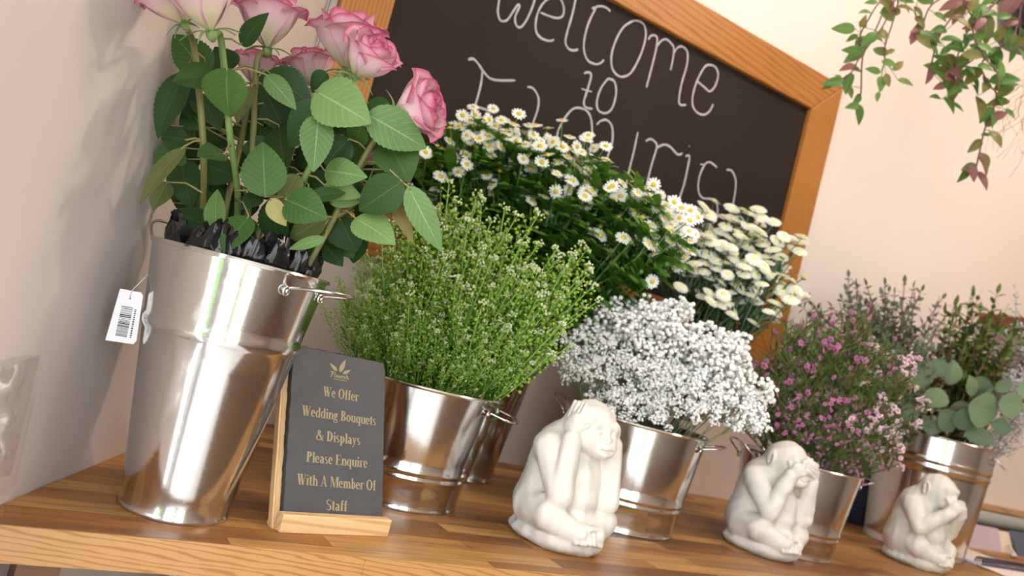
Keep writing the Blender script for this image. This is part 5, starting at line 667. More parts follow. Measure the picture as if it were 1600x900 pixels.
def build_slate():
    yaw = math.atan2(0.184, 0.9829); al = 0.4206
    A = Vector((-0.0601, -0.7449, 0))
    # wooden stand
    st = thing('sign_stand', 'small pale pine stand with a ledge holding the slate sign', 'stand', A, yaw)
    L = 0.1652; sa, ca = math.sin(al), math.cos(al)
    b = MB(); b.box((0, 0, 0), (L, 0.015, 0.0235)); bevel(b.obj('ledge', M['pine'], st, smooth=False), 0.0012)
    def slab(name, x0, x1, s0, s1, t0, t1, mat):
        b = MB(); vs = []
        for s_ in (s0, s1):
            for t_ in (t0, t1):
                for x in (x0, x1): vs.append((x, 0.015 + s_ * sa + t_ * ca, 0.018 + s_ * ca - t_ * sa))
        b.add(vs, [(0, 1, 3, 2), (4, 6, 7, 5), (0, 4, 5, 1), (2, 3, 7, 6), (0, 2, 6, 4), (1, 5, 7, 3)]); return bevel(b.obj(name, mat, st, smooth=False), 0.001)
    slab('back_board', -0.0025, 0.150, -0.016, 0.205, 0.0085, 0.020, M['pine_upright'])
    b = MB(); y0 = 0.015; b.prism([(0.0, y0), (L - 0.02, y0), (L - 0.02, y0 + 0.022), (0.0, y0 + 0.022)], 0.0, 0.0045); b.obj('foot_block', M['pine'], st, smooth=False)
    b = MB(); b.add([(0.07, 0.10, 0.135), (0.078, 0.10, 0.135), (0.078, 0.17, 0.0), (0.07, 0.17, 0.0), (0.07, 0.106, 0.14), (0.078, 0.106, 0.14), (0.078, 0.178, 0.0), (0.07, 0.178, 0.0)],
          [(0, 1, 2, 3), (7, 6, 5, 4), (0, 4, 5, 1), (1, 5, 6, 2), (2, 6, 7, 3), (3, 7, 4, 0)]); b.obj('prop', M['pine'], st, smooth=False)
    # slate plate: local x along width, y up the plate, z out of its face
    o = Vector((-0.0567, -0.7290, 0.0180)); ex = Vector((0.9829, 0.184, 0)); ey = Vector((-0.184 * sa, 0.9829 * sa, ca)); ez = ex.cross(ey)
    mw = Matrix.Identity(4)
    for i in range(3): mw[i][0] = ex[i]; mw[i][1] = ey[i]; mw[i][2] = ez[i]; mw[i][3] = o[i]
    W, Hh, th = 0.1544, 0.2265, 0.0075
    rnd = random.Random(3); outline = []
    def edge(p, q, n, nx, ny, amp):
        for i in range(n):
            u = i / n; a = amp * (noise.noise(Vector((u * 22 + nx * 5, ny * 9, 1.3))) - 0.2)
            outline.append((p[0] + (q[0] - p[0]) * u + nx * a, p[1] + (q[1] - p[1]) * u + ny * a))
    edge((0.0, 0.0), (W, 0.0), 12, 0, -1, 0.0003); edge((W, 0.002), (W, Hh - 0.004), 30, 1, 0, 0.0012); edge((W - 0.004, Hh), (0.002, Hh), 24, 0, 1, 0.0012); edge((0.0, Hh - 0.002), (0.0, 0.003), 36, -1, 0, 0.0014)
    b = MB(); n = len(outline); cx, cy = W / 2, Hh / 2
    ins = [(x + (cx - x) * 0.018, y + (cy - y) * 0.012) for x, y in outline]
    vs = [(x, y, 0.0) for x, y in ins] + [(x, y, -0.0016 - 0.0008 * noise.noise(Vector((x * 300, y * 300, 0)))) for x, y in outline] + [(x, y, -th) for x, y in outline]
    b.add(vs, [tuple(range(n))] + [], 0)
    b.add(vs, [(i, n + i, n + (i + 1) % n, (i + 1) % n) for i in range(n)] + [(n + i, 2 * n + i, 2 * n + (i + 1) % n, n + (i + 1) % n) for i in range(n)] + [tuple(range(3 * n - 1, 2 * n - 1, -1))], 1)
    pl = b.obj('slate_sign', [M['slate'], M['slate_edge']], None, smooth=False); pl.matrix_world = mw
    tag(pl, 'dark slate plate engraved with an offer of wedding bouquets, propped on a pine stand', 'sign')
    def letters(polys):
        b = MB()
        for p in polys:
            ar = sum(p[i][0] * p[(i + 1) % len(p)][1] - p[(i + 1) % len(p)][0] * p[i][1] for i in range(len(p)))
            if ar < 0: p = p[::-1]
            b.add([(x, y, 0.0003) for x, y in p], [tuple(range(len(p)))])
        return b.obj('lettering', M['engraved_gold'], pl, smooth=False)
    for txt, x0, x1, base in (('We Offer', .0500, .1083, .1613), ('Wedding Bouquets', .0190, .1388, .1306), ('& Displays', .0425, .1135, .1000), ('Please Enquire', .0295, .1265, .0697), ('With A Member Of', .0175, .1412, .0396), ('Staff', .0628, .0958, .0093)):
        letters(text_polys(txt, x0, x1, base, 0.0138))
    # emblem: three leaves over a script word
    def lf(p, q, w_):
        p = Vector(p); q = Vector(q); d = (q - p); nn = Vector((-d.y, d.x)).normalized(); a = []; c = []
        for i in range(13):
            u = i / 12; h = w_ * math.sin(PI * u ** 0.8) * (1 - 0.25 * u); a.append(tuple(p + d * u + nn * h)); c.append(tuple(p + d * u - nn * h))
        return a + c[::-1][1:-1]
    em = [lf((.0712, .2000), (.0582, .2100), .0030), lf((.0752, .1990), (.0845, .2192), .0040), lf((.0805, .1975), (.0935, .2050), .0027)]
    b = MB()
    for p in em:
        ar = sum(p[i][0] * p[(i + 1) % len(p)][1] - p[(i + 1) % len(p)][0] * p[i][1] for i in range(len(p)))
        if ar < 0: p = p[::-1]
        b.add([(x, y, 0.0003) for x, y in p], [tuple(range(len(p)))])
    def stroke(ps, w_):
        for (xa, ya), (xb, yb) in zip(ps[:-1], ps[1:]):
            d = Vector((xb - xa, yb - ya)); nn = Vector((-d.y, d.x)).normalized() * w_ / 2
            b.add([(xa - nn.x, ya - nn.y, 0.0003), (xb - nn.x, yb - nn.y, 0.0003), (xb + nn.x, yb + nn.y, 0.0003), (xa + nn.x, ya + nn.y, 0.0003)], [(0, 1, 2, 3)])
    u = 0.0010; X = .0595; Y = .1905
    def sc(pts): return [(X + a * u, Y + c * u) for a, c in pts]
    for pts in ([(2, -1), (3, 3), (5, 7)], [(0.5, 6.5), (4, 7.4), (9, 7.2)], [(2, 3.6), (6.5, 4)], [(9.5, 7), (8.3, 3), (8.2, .6), (9.4, .2)], [(12.8, 3.6), (11.2, 3.2), (10.8, 1), (12, .2), (13.2, 1.8), (12.8, 3.6)], [(14.8, 3.8), (14.3, 1), (15.4, .2), (17, 1.6), (17.5, 3.6), (17.2, 1), (18, .2)], [(19.2, 3.8), (18.8, .2)], [(19, 2.4), (20.3, 3.7), (21.2, 3.5)], [(22, 3.6), (21.7, .8), (22.5, .2)], [(22.2, 5), (22.4, 5.3)], [(25.4, 3.6), (24, 3.6), (23.8, 2.4), (25.2, 1.6), (25, .4), (23.4, .3)], [(28, 7), (26.8, .2)], [(27.2, 2.2), (28.6, 3.6), (29.6, 2.8), (29.2, .8), (30.2, .2), (31.5, 1.2)]):
        stroke(sc(pts), 0.0012)
    rx = random.Random(2); x = .0662
    while x < .0872:
        w_ = rx.uniform(.0007, .0012); h = rx.choice((.0012, .0016)); b.add([(x, .1872, .0003), (x + w_, .1872, .0003), (x + w_, .1872 + h, .0003), (x, .1872 + h, .0003)], [(0, 1, 2, 3)]); x += w_ + rx.choice((.0004, .0004, .0012))
    b.obj('emblem', M['engraved_gold'], pl, smooth=False)
build_slate()
# ------------------------------------------------------------------ carved monkeys: signed distance field meshed with surface nets
def surface_net(f, lo, h):
    sg = f < 0
    nx, ny, nz_ = f.shape
    cells = np.zeros((nx - 1, ny - 1, nz_ - 1), bool); cnt = np.zeros(cells.shape, np.float32); acc = np.zeros(cells.shape + (3,), np.float32)
    for ax in range(3):
        sl0 = [slice(None)] * 3; sl1 = [slice(None)] * 3; sl0[ax] = slice(0, -1); sl1[ax] = slice(1, None)
        a = f[tuple(sl0)]; b = f[tuple(sl1)]; cr_ = (a < 0) != (b < 0)
        t = np.where(cr_, a / np.where(a == b, 1, a - b), 0).astype(np.float32)
        o1, o2 = [q for q in range(3) if q != ax]
        for i in (0, 1):
            for j in (0, 1):
                s = [None] * 3; s[ax] = slice(None)
                s[o1] = slice(i, i + f.shape[o1] - 1); s[o2] = slice(j, j + f.shape[o2] - 1)
                c = cr_[tuple(s)]; tt = t[tuple(s)]
                cnt += c; acc[..., ax] += np.where(c, tt, 0); acc[..., o1] += c * i; acc[..., o2] += c * j
    m_ = cnt > 0; idx = -np.ones(cells.shape, np.int64); idx[m_] = np.arange(m_.sum())
    ijk = np.argwhere(m_); v = (ijk + acc[m_] / cnt[m_][:, None]) * h + np.array(lo)
    faces = []
    for ax in range(3):
        sl0 = [slice(1, -1)] * 3; sl1 = [slice(1, -1)] * 3; sl0[ax] = slice(0, -1); sl1[ax] = slice(1, None)
        a = sg[tuple(sl0)]; b = sg[tuple(sl1)]; cr_ = np.argwhere(a != b); o1, o2 = (ax + 1) % 3, (ax + 2) % 3
        off = np.array([1, 1, 1]); off[ax] = 0; g = cr_ + off
        fl = a[tuple(cr_.T)]
        def at(d1, d2):
            q = g.copy(); q[:, o1] += d1; q[:, o2] += d2; return idx[tuple(q.T)]
        quad = np.stack([at(-1, -1), at(0, -1), at(0, 0), at(-1, 0)], 1)
        quad[~fl] = quad[~fl][:, ::-1]
        faces.append(quad)
    return v, np.concatenate(faces)

def monkey_mesh(kind, seed):
    h = 0.00185; lo = np.array([-0.098, -0.112, -0.004]); hi = np.array([0.098, 0.112, 0.266])
    n = np.ceil((hi - lo) / h).astype(int)
    X, Y, Z = np.meshgrid(*[(lo[i] + h * np.arange(n[i])).astype(np.float32) for i in range(3)], indexing='ij')
    F = [np.full(X.shape, 1.0, np.float32)]
    def smin(a, b, k): q = np.clip(0.5 + 0.5 * (b - a) / k, 0, 1); return b + (a - b) * q - k * q * (1 - q)
    def smax(a, b, k): return -smin(-a, -b, k)
    def ell(c, r, rx=0.0, rz=0.0):
        x, y, z = X - c[0], Y - c[1], Z - c[2]
        if rz: ca, s_ = math.cos(rz), math.sin(rz); x, y = ca * x + s_ * y, -s_ * x + ca * y
        if rx: ca, s_ = math.cos(rx), math.sin(rx); y, z = ca * y + s_ * z, -s_ * y + ca * z
        k0 = np.sqrt((x / r[0]) ** 2 + (y / r[1]) ** 2 + (z / r[2]) ** 2); k1 = np.sqrt((x / r[0] ** 2) ** 2 + (y / r[1] ** 2) ** 2 + (z / r[2] ** 2) ** 2)
        return k0 * (k0 - 1) / np.maximum(k1, 1e-6)
    def cap(a, b, ra, rb):
        ax, ay, az = a; dx, dy, dz = b[0] - ax, b[1] - ay, b[2] - az
        t = np.clip(((X - ax) * dx + (Y - ay) * dy + (Z - az) * dz) / (dx * dx + dy * dy + dz * dz), 0, 1)
        return np.sqrt((X - ax - t * dx) ** 2 + (Y - ay - t * dy) ** 2 + (Z - az - t * dz) ** 2) - (ra + (rb - ra) * t)
    def add(d, k=0.008): F[0] = smin(F[0], d, k)
    def cut(d, k=0.004): F[0] = smax(F[0], -d, k)
    # rock plinth under the figure
    add(ell((0, 0.004, 0.014), (0.078, 0.080, 0.022)))
    add(ell((0, -0.046, 0.017), (0.066, 0.046, 0.024)), 0.012)
    # haunches, back, chest, shoulders
    add(ell((0, 0.026, 0.066), (0.074, 0.062, 0.060)), 0.015)
    add(ell((0, 0.018, 0.118), (0.068, 0.060, 0.078)), 0.02)
    add(ell((0, 0.008, 0.164), (0.066, 0.052, 0.048), 0.35), 0.02)
    add(ell((0, -0.032, 0.112), (0.046, 0.036, 0.048)), 0.014)     # chest
    add(ell((0, -0.048, 0.090), (0.032, 0.026, 0.026)), 0.006)
    add(ell((0, -0.046, 0.052), (0.034, 0.030, 0.026)), 0.010)      # belly fold
    add(ell((0, -0.008, 0.190), (0.040, 0.040, 0.036)), 0.018)     # neck ruff
    # head
    hz = 0.0
    add(ell((0, -0.024, 0.215), (0.044, 0.047, 0.043)), 0.012)
    add(ell((0, -0.046, 0.203), (0.037, 0.033, 0.036)), 0.01)
    add(cap((-0.020, -0.066, 0.222), (0.020, -0.066, 0.222), 0.0085, 0.0085), 0.007)   # brow
    add(ell((0, -0.070, 0.186), (0.024, 0.022, 0.021)), 0.008)     # muzzle
    if kind != 'see':
        for s in (-1, 1):
            cut(ell((s * 0.0135, -0.078, 0.2095), (0.0095, 0.008, 0.0072)), 0.004)
            add(ell((s * 0.0135, -0.0705, 0.2095), (0.0066, 0.0052, 0.005)), 0.0016)
            add(cap((s * 0.0085, -0.0775, 0.2035), (s * 0.02, -0.073, 0.2035), 0.002, 0.002), 0.002)
    add(cap((0, -0.074, 0.212), (0, -0.083, 0.1985), 0.0038, 0.0058), 0.004)  # nose
    for s in (-1, 1): cut(ell((s * 0.0032, -0.0895, 0.1965), (0.0022, 0.003, 0.0018)), 0.0015)
    if kind != 'speak': cut(cap((-0.013, -0.088, 0.1815), (0.013, -0.088, 0.1815), 0.0022, 0.0022), 0.002)
    add(ell((0, -0.080, 0.1755), (0.014, 0.010, 0.006)), 0.004)
    # cap of hair over the brow
    cut(cap((-0.034, -0.040, 0.236), (0.034, -0.040, 0.236), 0.0, 0.0), 0.003)
    if kind != 'hear':
        for s in (-1, 1):
            e = ell((s * 0.0435, -0.020, 0.212), (0.0085, 0.016, 0.021), 0, s * 0.5); add(e, 0.003)
            cut(ell((s * 0.0505, -0.024, 0.212), (0.004, 0.009, 0.0135), 0, s * 0.5), 0.003)
    # arms
    for s in (-1, 1):
        sh = (s * 0.060, -0.002, 0.162)
        if kind == 'hear': el, wr = (s * 0.052, -0.056, 0.094), (s * 0.046, -0.044, 0.188)
        elif kind == 'see': el, wr = (s * 0.054, -0.058, 0.100), (s * 0.034, -0.074, 0.186)
        else: el, wr = (s * 0.064, -0.040, 0.108), (s * 0.023, -0.088, 0.166)
        add(ell((sh[0] * 0.93, sh[1], sh[2]), (0.024, 0.026, 0.028)), 0.012)
        add(cap(sh, el, 0.0260, 0.0225), 0.007); add(cap(el, wr, 0.0220, 0.0165), 0.005)
        if kind == 'hear':
            add(ell((s * 0.0435, -0.034, 0.208), (0.013, 0.020, 0.023), 0.2, 0), 0.004)
            for q in range(4):
                y0 = -0.044 + q * 0.0098
                add(cap((s * 0.042, y0, 0.220), (s * 0.030, y0 + 0.006, 0.2495 - abs(q - 1.3) * 0.002), 0.0050, 0.0042), 0.0016)
            add(cap((s * 0.041, -0.050, 0.205), (s * 0.032, -0.064, 0.219), 0.0052, 0.0042), 0.002)
        elif kind == 'see':
            add(ell((s * 0.024, -0.082, 0.203), (0.016, 0.011, 0.017), 0, s * 0.35), 0.004)
            for q in range(4):
                z0 = 0.196 + q * 0.0090; dy = -0.004 if s > 0 else 0.0
                add(cap((s * 0.020, -0.090 + dy * 0.3, z0), (-s * 0.010, -0.089 + dy + q * 0.0016, z0 + 0.011), 0.0050, 0.0040), 0.0014)
            add(cap((s * 0.032, -0.078, 0.196), (s * 0.036, -0.064, 0.216), 0.0052, 0.0042), 0.002)
        else:
            add(ell((s * 0.013, -0.094, 0.181), (0.021, 0.014, 0.019), 0, s * 0.3), 0.004)
            for q in range(4):
                z0 = 0.172 + q * 0.0082; dy = -0.005 if s > 0 else 0.0
                add(cap((s * 0.012, -0.099 + dy * 0.4, z0), (-s * 0.014, -0.0965 + dy, z0 + 0.006), 0.0048, 0.0040), 0.0014)
            add(cap((s * 0.022, -0.090, 0.186), (s * 0.028, -0.076, 0.199), 0.0054, 0.0044), 0.003)
    # legs drawn up, feet together
    for s in (-1, 1):
        add(cap((s * 0.048, 0.012, 0.054), (s * 0.058, -0.046, 0.058), 0.036, 0.028), 0.008)
        add(cap((s * 0.060, -0.048, 0.054), (s * 0.024, -0.076, 0.040), 0.025, 0.019), 0.006)
        add(ell((s * 0.017, -0.086, 0.040), (0.016, 0.016, 0.016), 0, s * 0.5), 0.005)
        for q in range(4):
            add(cap((s * (0.006 + q * 0.0072), -0.094 + q * 0.0026, 0.048 - q * 0.002), (s * (0.004 + q * 0.0072), -0.1035 + q * 0.003, 0.030 - q * .001), 0.0050, 0.0046), 0.0014)
        add(cap((s * 0.010, -0.084, 0.052), (s * 0.004, -0.098, 0.054), 0.0056, 0.0052), 0.0016)
    add(ell((0, -0.091, 0.036), (0.010, 0.010, 0.014)), 0.003)
    # weathered surface
    rs = np.random.RandomState(seed)
    for _ in range(5):
        k = rs.normal(0, 1, 3) * 120; F[0] += (np.sin(X * k[0] + Y * k[1] + Z * k[2] + rs.rand() * 6) * 0.0005).astype(np.float32)
    F[0] = np.maximum(F[0], -(Z - 0.0003))
    v, q = surface_net(F[0], lo, h)
    me = bpy.data.meshes.new('monkey_' + kind); me.from_pydata(v.tolist(), [], q.tolist()); me.materials.append(M['cast_stone'])
    # light Laplacian smoothing keeps the carved grooves
    bm = bmesh.new(); bm.from_mesh(me)
    for _ in range(1): bmesh.ops.smooth_vert(bm, verts=bm.verts, factor=0.35, use_axis_x=True, use_axis_y=True, use_axis_z=True)
    zmin = min(q_.co.z for q_ in bm.verts)
    for q_ in bm.verts: q_.co.z -= zmin
    bm.to_mesh(me); bm.free()
    me.polygons.foreach_set('use_smooth', [True] * len(me.polygons)); return me
for kind, loc, yaw, sc_, label in (('hear', (0.431, -0.642, 0), 2, 0.94, 'pale stone monkey figurine with both hands over its ears, seated beside the gypsophila bucket'),
                              ('see', (1.049, -0.534, 0), -2, 0.94, 'pale stone monkey figurine hiding its eyes behind its hands, seated by the waxflower bucket'),
                              ('speak', (1.706, -0.476, 0), -2, 0.94, 'pale stone monkey figurine pressing both hands to its mouth, seated by the eucalyptus bucket')):
    o = put('monkey_figurine', monkey_mesh(kind, len(kind) * 7), None, loc, (0, 0, math.radians(yaw))); o.scale = (sc_,) * 3
    tag(o, label, 'figurine', 'three wise monkey figurines')

# ------------------------------------------------------------------ things at the right hand end of the worktop and on the wall
def build_right_end():
    # wall sill with a grey pipe in front of it
    b = MB(); b.box((2.30, -0.035, 0.125), (4.58, -0.001, 0.147)); b.box((2.30, -0.022, 0.03), (4.58, -0.001, 0.126)); o = b.obj('wall_ledge', M['sill_timber'], None, smooth=False)
    bevel(o, 0.002); tag(o, 'pale wooden ledge fixed along the back wall behind the grey pipe', 'ledge')
    b = MB(); b.tube([(2.30, -0.062, 0.098), (4.57, -0.062, 0.098)], 0.026, 24); o = b.obj('wall_pipe', M['pipe_grey']); auto_smooth(o, 40); tag(o, 'thick grey plastic pipe running along the wooden wall ledge', 'pipe')
    # leaning cards
    def card(name, x0, x1, h, y, mat, label, cat, lean=0.03):
        b = MB(); b.add([(x0, y, 0), (x1, y, 0), (x1, y + lean, h), (x0, y + lean, h), (x0, y + .002, 0), (x1, y + .002, 0), (x1, y + lean + .002, h), (x0, y + lean + .002, h)],
              [(0, 1, 2, 3), (7, 6, 5, 4), (0, 4, 5, 1), (1, 5, 6, 2), (2, 6, 7, 3), (3, 7, 4, 0)])
        o = b.obj(name, mat, None, smooth=False); return tag(o, label, cat)
    card('picture_card', 2.52, 2.775, 0.077, -0.145, M['photo_mauve'], 'glossy mauve picture card leaning at the back of the worktop below the grey pipe', 'card')
    card('plain_card', 2.78, 2.90, 0.070, -0.140, M['card_cream'], 'small cream card leaning between the mauve card and the slate blue folder', 'card')
    card('folder', 2.86, 3.25, 0.078, -0.160, M['card_slate'], 'slate blue folder standing at the right end of the worktop', 'folder', 0.05)
    t = thing('hair_clip', 'pale pink clip lying in front of the slate blue folder', 'clip', (2.74, -0.205, 0.004), 0.35)
    b = MB(); b.ball((0, 0, 0.004), 0.02, 10, 6, 0, (1.7, 0.5, 0.35)); b.obj('grip', M['clip_pink'], t)
    b = MB(); b.tube([(0.02, 0, 0.006), (0.06, 0.02, 0.016), (0.10, 0.03, 0.026), (0.15, 0.03, 0.026)], 0.004, 8); b.obj('arm', M['clip_pink'], t)
    # spiral pad, open with the wire towards the camera
    yaw = -0.05; t = thing('spiral_notepad', 'wire bound notepad with blank pale pages beside the monkey covering its mouth', 'notepad', (2.135, -0.40, 0), yaw)
    b = MB(); b.box((0, -0.002, 0), (0.27, 0.26, 0.0016)); b.obj('back_cover', M['cover_black'], t, smooth=False)
    b = MB(); b.box((0.003, 0, 0.0018), (0.267, 0.257, 0.009)); b.obj('pages', M['page_edge'], t, smooth=False)
    b = MB(); b.box((0.003, 0.0, 0.0091), (0.267, 0.257, 0.0099)); b.obj('top_page', M['paper'], t, smooth=False)
    b = MB(); b.add([(0.003, -0.16, 0.0006), (0.267, -0.16, 0.0006), (0.267, -0.008, 0.004), (0.003, -0.008, 0.004), (0.003, -0.16, 0.0014), (0.267, -0.16, 0.0014), (0.267, -0.008, 0.0052), (0.003, -0.008, 0.0052)],
          [(3, 2, 1, 0), (4, 5, 6, 7), (0, 1, 5, 4), (1, 2, 6, 5), (2, 3, 7, 6), (3, 0, 4, 7)]); b.obj('turned_page', M['paper'], t, smooth=False)
    b = MB()
    for k in range(22):
        x = 0.015 + k * 0.0114
        b.tube([(x, -0.004 + 0.013 * math.cos(q), 0.0142 + 0.0128 * math.sin(q)) for q in [2 * PI * i / 12 for i in range(12)]], 0.0019, 5, closed=True)
    b.obj('wire_spiral', M['spiral_wire'], t)
    b = MB(); b.box((2.04, -0.085, 0), (2.50, -0.03, 0.19)); o = bevel(b.obj('storage_box', M['navy_fabric'], None, smooth=False), 0.006, 3); tag(o, 'dark navy box against the wall between the waxflower and eucalyptus buckets', 'box')
    # shelf on the wall
    t = thing('wall_shelf', 'brown wooden wall shelf at the right above the eucalyptus', 'shelf', (2.556, 0, 0.785))
    b = MB(); b.box((0, -0.16, 0), (1.6, -0.001, 0.038)); bevel(b.obj('board', M['shelf_timber'], t, smooth=False), 0.003)
    b = MB(); b.box((0.32, -0.03, -0.13), (1.4, -0.001, 0.0)); b.obj('batten', M['shelf_timber'], t, smooth=False)
    for x in (0.45, 1.3):
        b = MB(); b.box((x, -0.14, -0.012), (x + 0.02, -0.03, 0.0)); b.obj('bracket', M['iron_bracket'], t, smooth=False)
    # small wiry air plant standing on that shelf
    t = thing('air_plant', 'small wiry air plant standing on the brown wall shelf', 'plant', (2.92, -0.09, 0.823))
    rnd = random.Random(9); b = MB(); b.lathe([(0.022, 0.0), (0.03, 0.004), (0.036, 0.05), (0.038, 0.055), (0.034, 0.055), (0.030, 0.03), (0.001, 0.03)], 24); b.obj('pot', M['pot_plastic'], t)
    b = MB()
    for k in range(34):
        a = rnd.uniform(0, 2 * PI); l = rnd.uniform(0.1, 0.24); sp = rnd.uniform(0.3, 1.1); pts = []
        for i in range(7):
            u = i / 6; pts.append((math.cos(a) * l * sp * u ** 1.4, math.sin(a) * l * sp * u ** 1.4 * 0.4, 0.035 + l * (u - 0.45 * sp * u * u)))
        b.tube(pts, [0.0026 * (1 - 0.8 * i / 6) for i in range(7)], 4)
    b.obj('leaves', M['moss'], t)
    # crumpled clear wrap against the left wall, at the near end
    t0 = LW * 1.02 + LN * 0.0
    b = MB(); n, mrow = 22, 18; vs = []; 
    for side in (0, 1):
        for i in range(mrow + 1):
            for k in range(n + 1):
                u = k / n; v = i / mrow; s_ = LW * (0.832 + 0.012 * v + 0.26 * u)
                wv = noise.noise(Vector((u * 7, v * 6, side * 5.0))) * 0.012 + noise.noise(Vector((u * 17, v * 15, side * 3.0 + 9))) * 0.006
                d = 0.006 + (0.030 + wv) * math.sin(PI * min(1, u * 1.02)) ** 0.7 * (1 - 0.5 * v) * side + 0.004 * side
                q = s_ + LN * max(0.003, d); vs.append((q.x, q.y, 0.035 + 0.132 * v + 0.008 * v * noise.noise(Vector((u * 9, side, 2)))))
    fs = []; st = (n + 1) * (mrow + 1)
    for side in (0, 1):
        for i in range(mrow):
            for k in range(n):
                a = side * st + i * (n + 1) + k; fs.append((a, a + 1, a + n + 2, a + n + 1))
    b.add(vs, fs); o = b.obj('cellophane_sleeve', M['cellophane']); tag(o, 'clear crumpled cellophane sleeve hanging on the left wall at the picture edge', 'wrapping')
build_right_end()
# ------------------------------------------------------------------ plant building blocks
UP = Vector((0, 0, 1))
def blade(b, B, T, n, w, seg=12, cross=4, serr=0.0, fold=0.14, bend=0.08, shape=0.85, tipw=0.0, mi=0, petiole=None):
    """one leaf blade from B to T, face turned to n, width w"""
    B = Vector(B); T = Vector(T); L = (T - B).length
    if L < 1e-6: return
    d = (T - B) / L; s = d.cross(Vector(n)); s = s.normalized() if s.length > 1e-6 else d.orthogonal().normalized(); nn = s.cross(d).normalized()
    vs = []; uv = []
    for i in range(seg + 1):
        u = i / seg; hw = w / 2 * math.sin(PI * min(max(u ** shape, 0.0), 1.0)) ** 0.8 if 0 < u < 1 else 0.0008
        if u > 0.8 and tipw: hw *= 1 - (u - 0.8) * tipw
        if serr and 0 < i < seg: hw *= 1 + (serr if i % 2 else -serr)
        up = -bend * L * (2 * u - 1) ** 2 + bend * L
        for k in range(cross + 1):
            v = k / cross * 2 - 1
            vs.append(B + d * (L * u) + s * (hw * v) + nn * (up - bend * L * 0.5 + abs(v) * hw * fold * 2 - (v * v) * hw * fold * 0.8)); uv.append((u, k / cross))
    fs = [(i * (cross + 1) + k, i * (cross + 1) + k + 1, (i + 1) * (cross + 1) + k + 1, (i + 1) * (cross + 1) + k) for i in range(seg) for k in range(cross)]
    b.add(vs, fs, mi, uv)
    if petiole is not None:
        P = Vector(petiole); mid = (P + B) / 2 + UP * (0.12 * (P - B).length); b.tube([P, mid, B, B + d * L * 0.06], [0.0014, 0.0012, 0.001, 0.0008], 5, mi + 1)

def rose_bloom_mesh(seed, openness=1.0):
    rnd = random.Random(seed); b = MB()
    def petal(ang, Rr, H0, H, span, flare, curl, lean):
        ns, nt_ = 10, 10; vs = []; uv = []
        for j in range(nt_ + 1):
            t = j / nt_
            cup = Rr * (math.sin(min(t * 1.25, 1.0) * PI / 2) ** 0.75) * (1.0 - lean * t * t)
            for i in range(ns + 1):
                s = i / ns * 2 - 1; wd = (math.sin(min(t * 1.1 + 0.1, 1) * PI / 2) ** 0.6)
                top = 1 - 0.16 * abs(s) ** 2.2 * t - 0.03 * math.exp(-(s * 6) ** 2) * 0
                a = ang + s * span * wd * 0.5
                r = cup + flare * max(0, t - 0.55) ** 2 * 2.4 + curl * max(0, t - 0.8) * (0.6 + abs(s) * 0.9) + 0.02 * abs(s) ** 3 * t
                z = H0 + (H - H0) * (t ** 0.85) * top - curl * max(0, t - 0.84) ** 1.2 * 2.2
                w_ = noise.noise(Vector((math.cos(a) * 3, math.sin(a) * 3, t * 2 + seed))) * 0.03 * t
                vs.append(((r + w_) * math.cos(a), (r + w_) * math.sin(a), z + w_ * 0.6)); uv.append((i / ns, t))
        fs = [(j * (ns + 1) + i, j * (ns + 1) + i + 1, (j + 1) * (ns + 1) + i + 1, (j + 1) * (ns + 1) + i) for j in range(nt_) for i in range(ns)]
        b.add(vs, fs, 0, uv)
    lays = [(4, 0.12, 0.40, 2.6, 0.00, 0.0, 0.55), (4, 0.20, 0.42, 2.3, 0.0, 0.02, 0.40), (5, 0.29, 0.44, 1.9, 0.03, 0.05, 0.22), (5, 0.37, 0.43, 1.75, 0.06 * openness, 0.16, 0.10), (6, 0.43, 0.36, 1.6, 0.16 * openness, 0.30, 0.02)]
    a0 = rnd.uniform(0, 6)
    for li, (n, Rr, H, span, fl, cu, le) in enumerate(lays):
        a0 += 0.7
        for k in range(n):
            petal(a0 + 2 * PI * k / n + rnd.uniform(-.15, .15), Rr * rnd.uniform(.93, 1.05), -0.42 + 0.02 * li * 0, H * rnd.uniform(.92, 1.06), span, fl * rnd.uniform(.6, 1.4), cu * rnd.uniform(.6, 1.4), le)
    return b.mesh('rose_bloom', M['rose_petal'])
def sepal_mesh():
    b = MB(); b.ball((0, 0, -0.445), 0.075, 12, 8, 0, (1, 1, 1.25))
    for k in range(5):
        a = 2 * PI * k / 5 + 0.3; c = Vector((math.cos(a), math.sin(a), 0)); l = 0.42 + 0.1 * (k % 2); vs = []
        s = Vector((-math.sin(a), math.cos(a), 0))
        for i in range(8):
            u = i / 7; q = c * (0.07 + 0.26 * u + 0.08 * u * u) + UP * (-0.40 + 0.10 * u - 0.42 * l * u * u); w_ = 0.055 * (1 - u) ** 0.8 + 0.003
            vs += [q - s * w_, q - UP * 0.012 - c * 0.01, q + s * w_]
        b.add(vs, [(i * 3 + k2, i * 3 + k2 + 1, i * 3 + k2 + 4, i * 3 + k2 + 3) for i in range(7) for k2 in (0, 1)])
    return b.mesh('rose_sepals', M['sepal'])
BLOOMS = [rose_bloom_mesh(3, 1.0), rose_bloom_mesh(8, 0.6), rose_bloom_mesh(13, 1.3)]; SEPALS = sepal_mesh()
TONES = ['rose_leaf_dark', 'rose_leaf_mid', 'rose_leaf_pale', 'rose_leaf_olive', 'rose_leaf_brown', 'rose_leaf_dry']
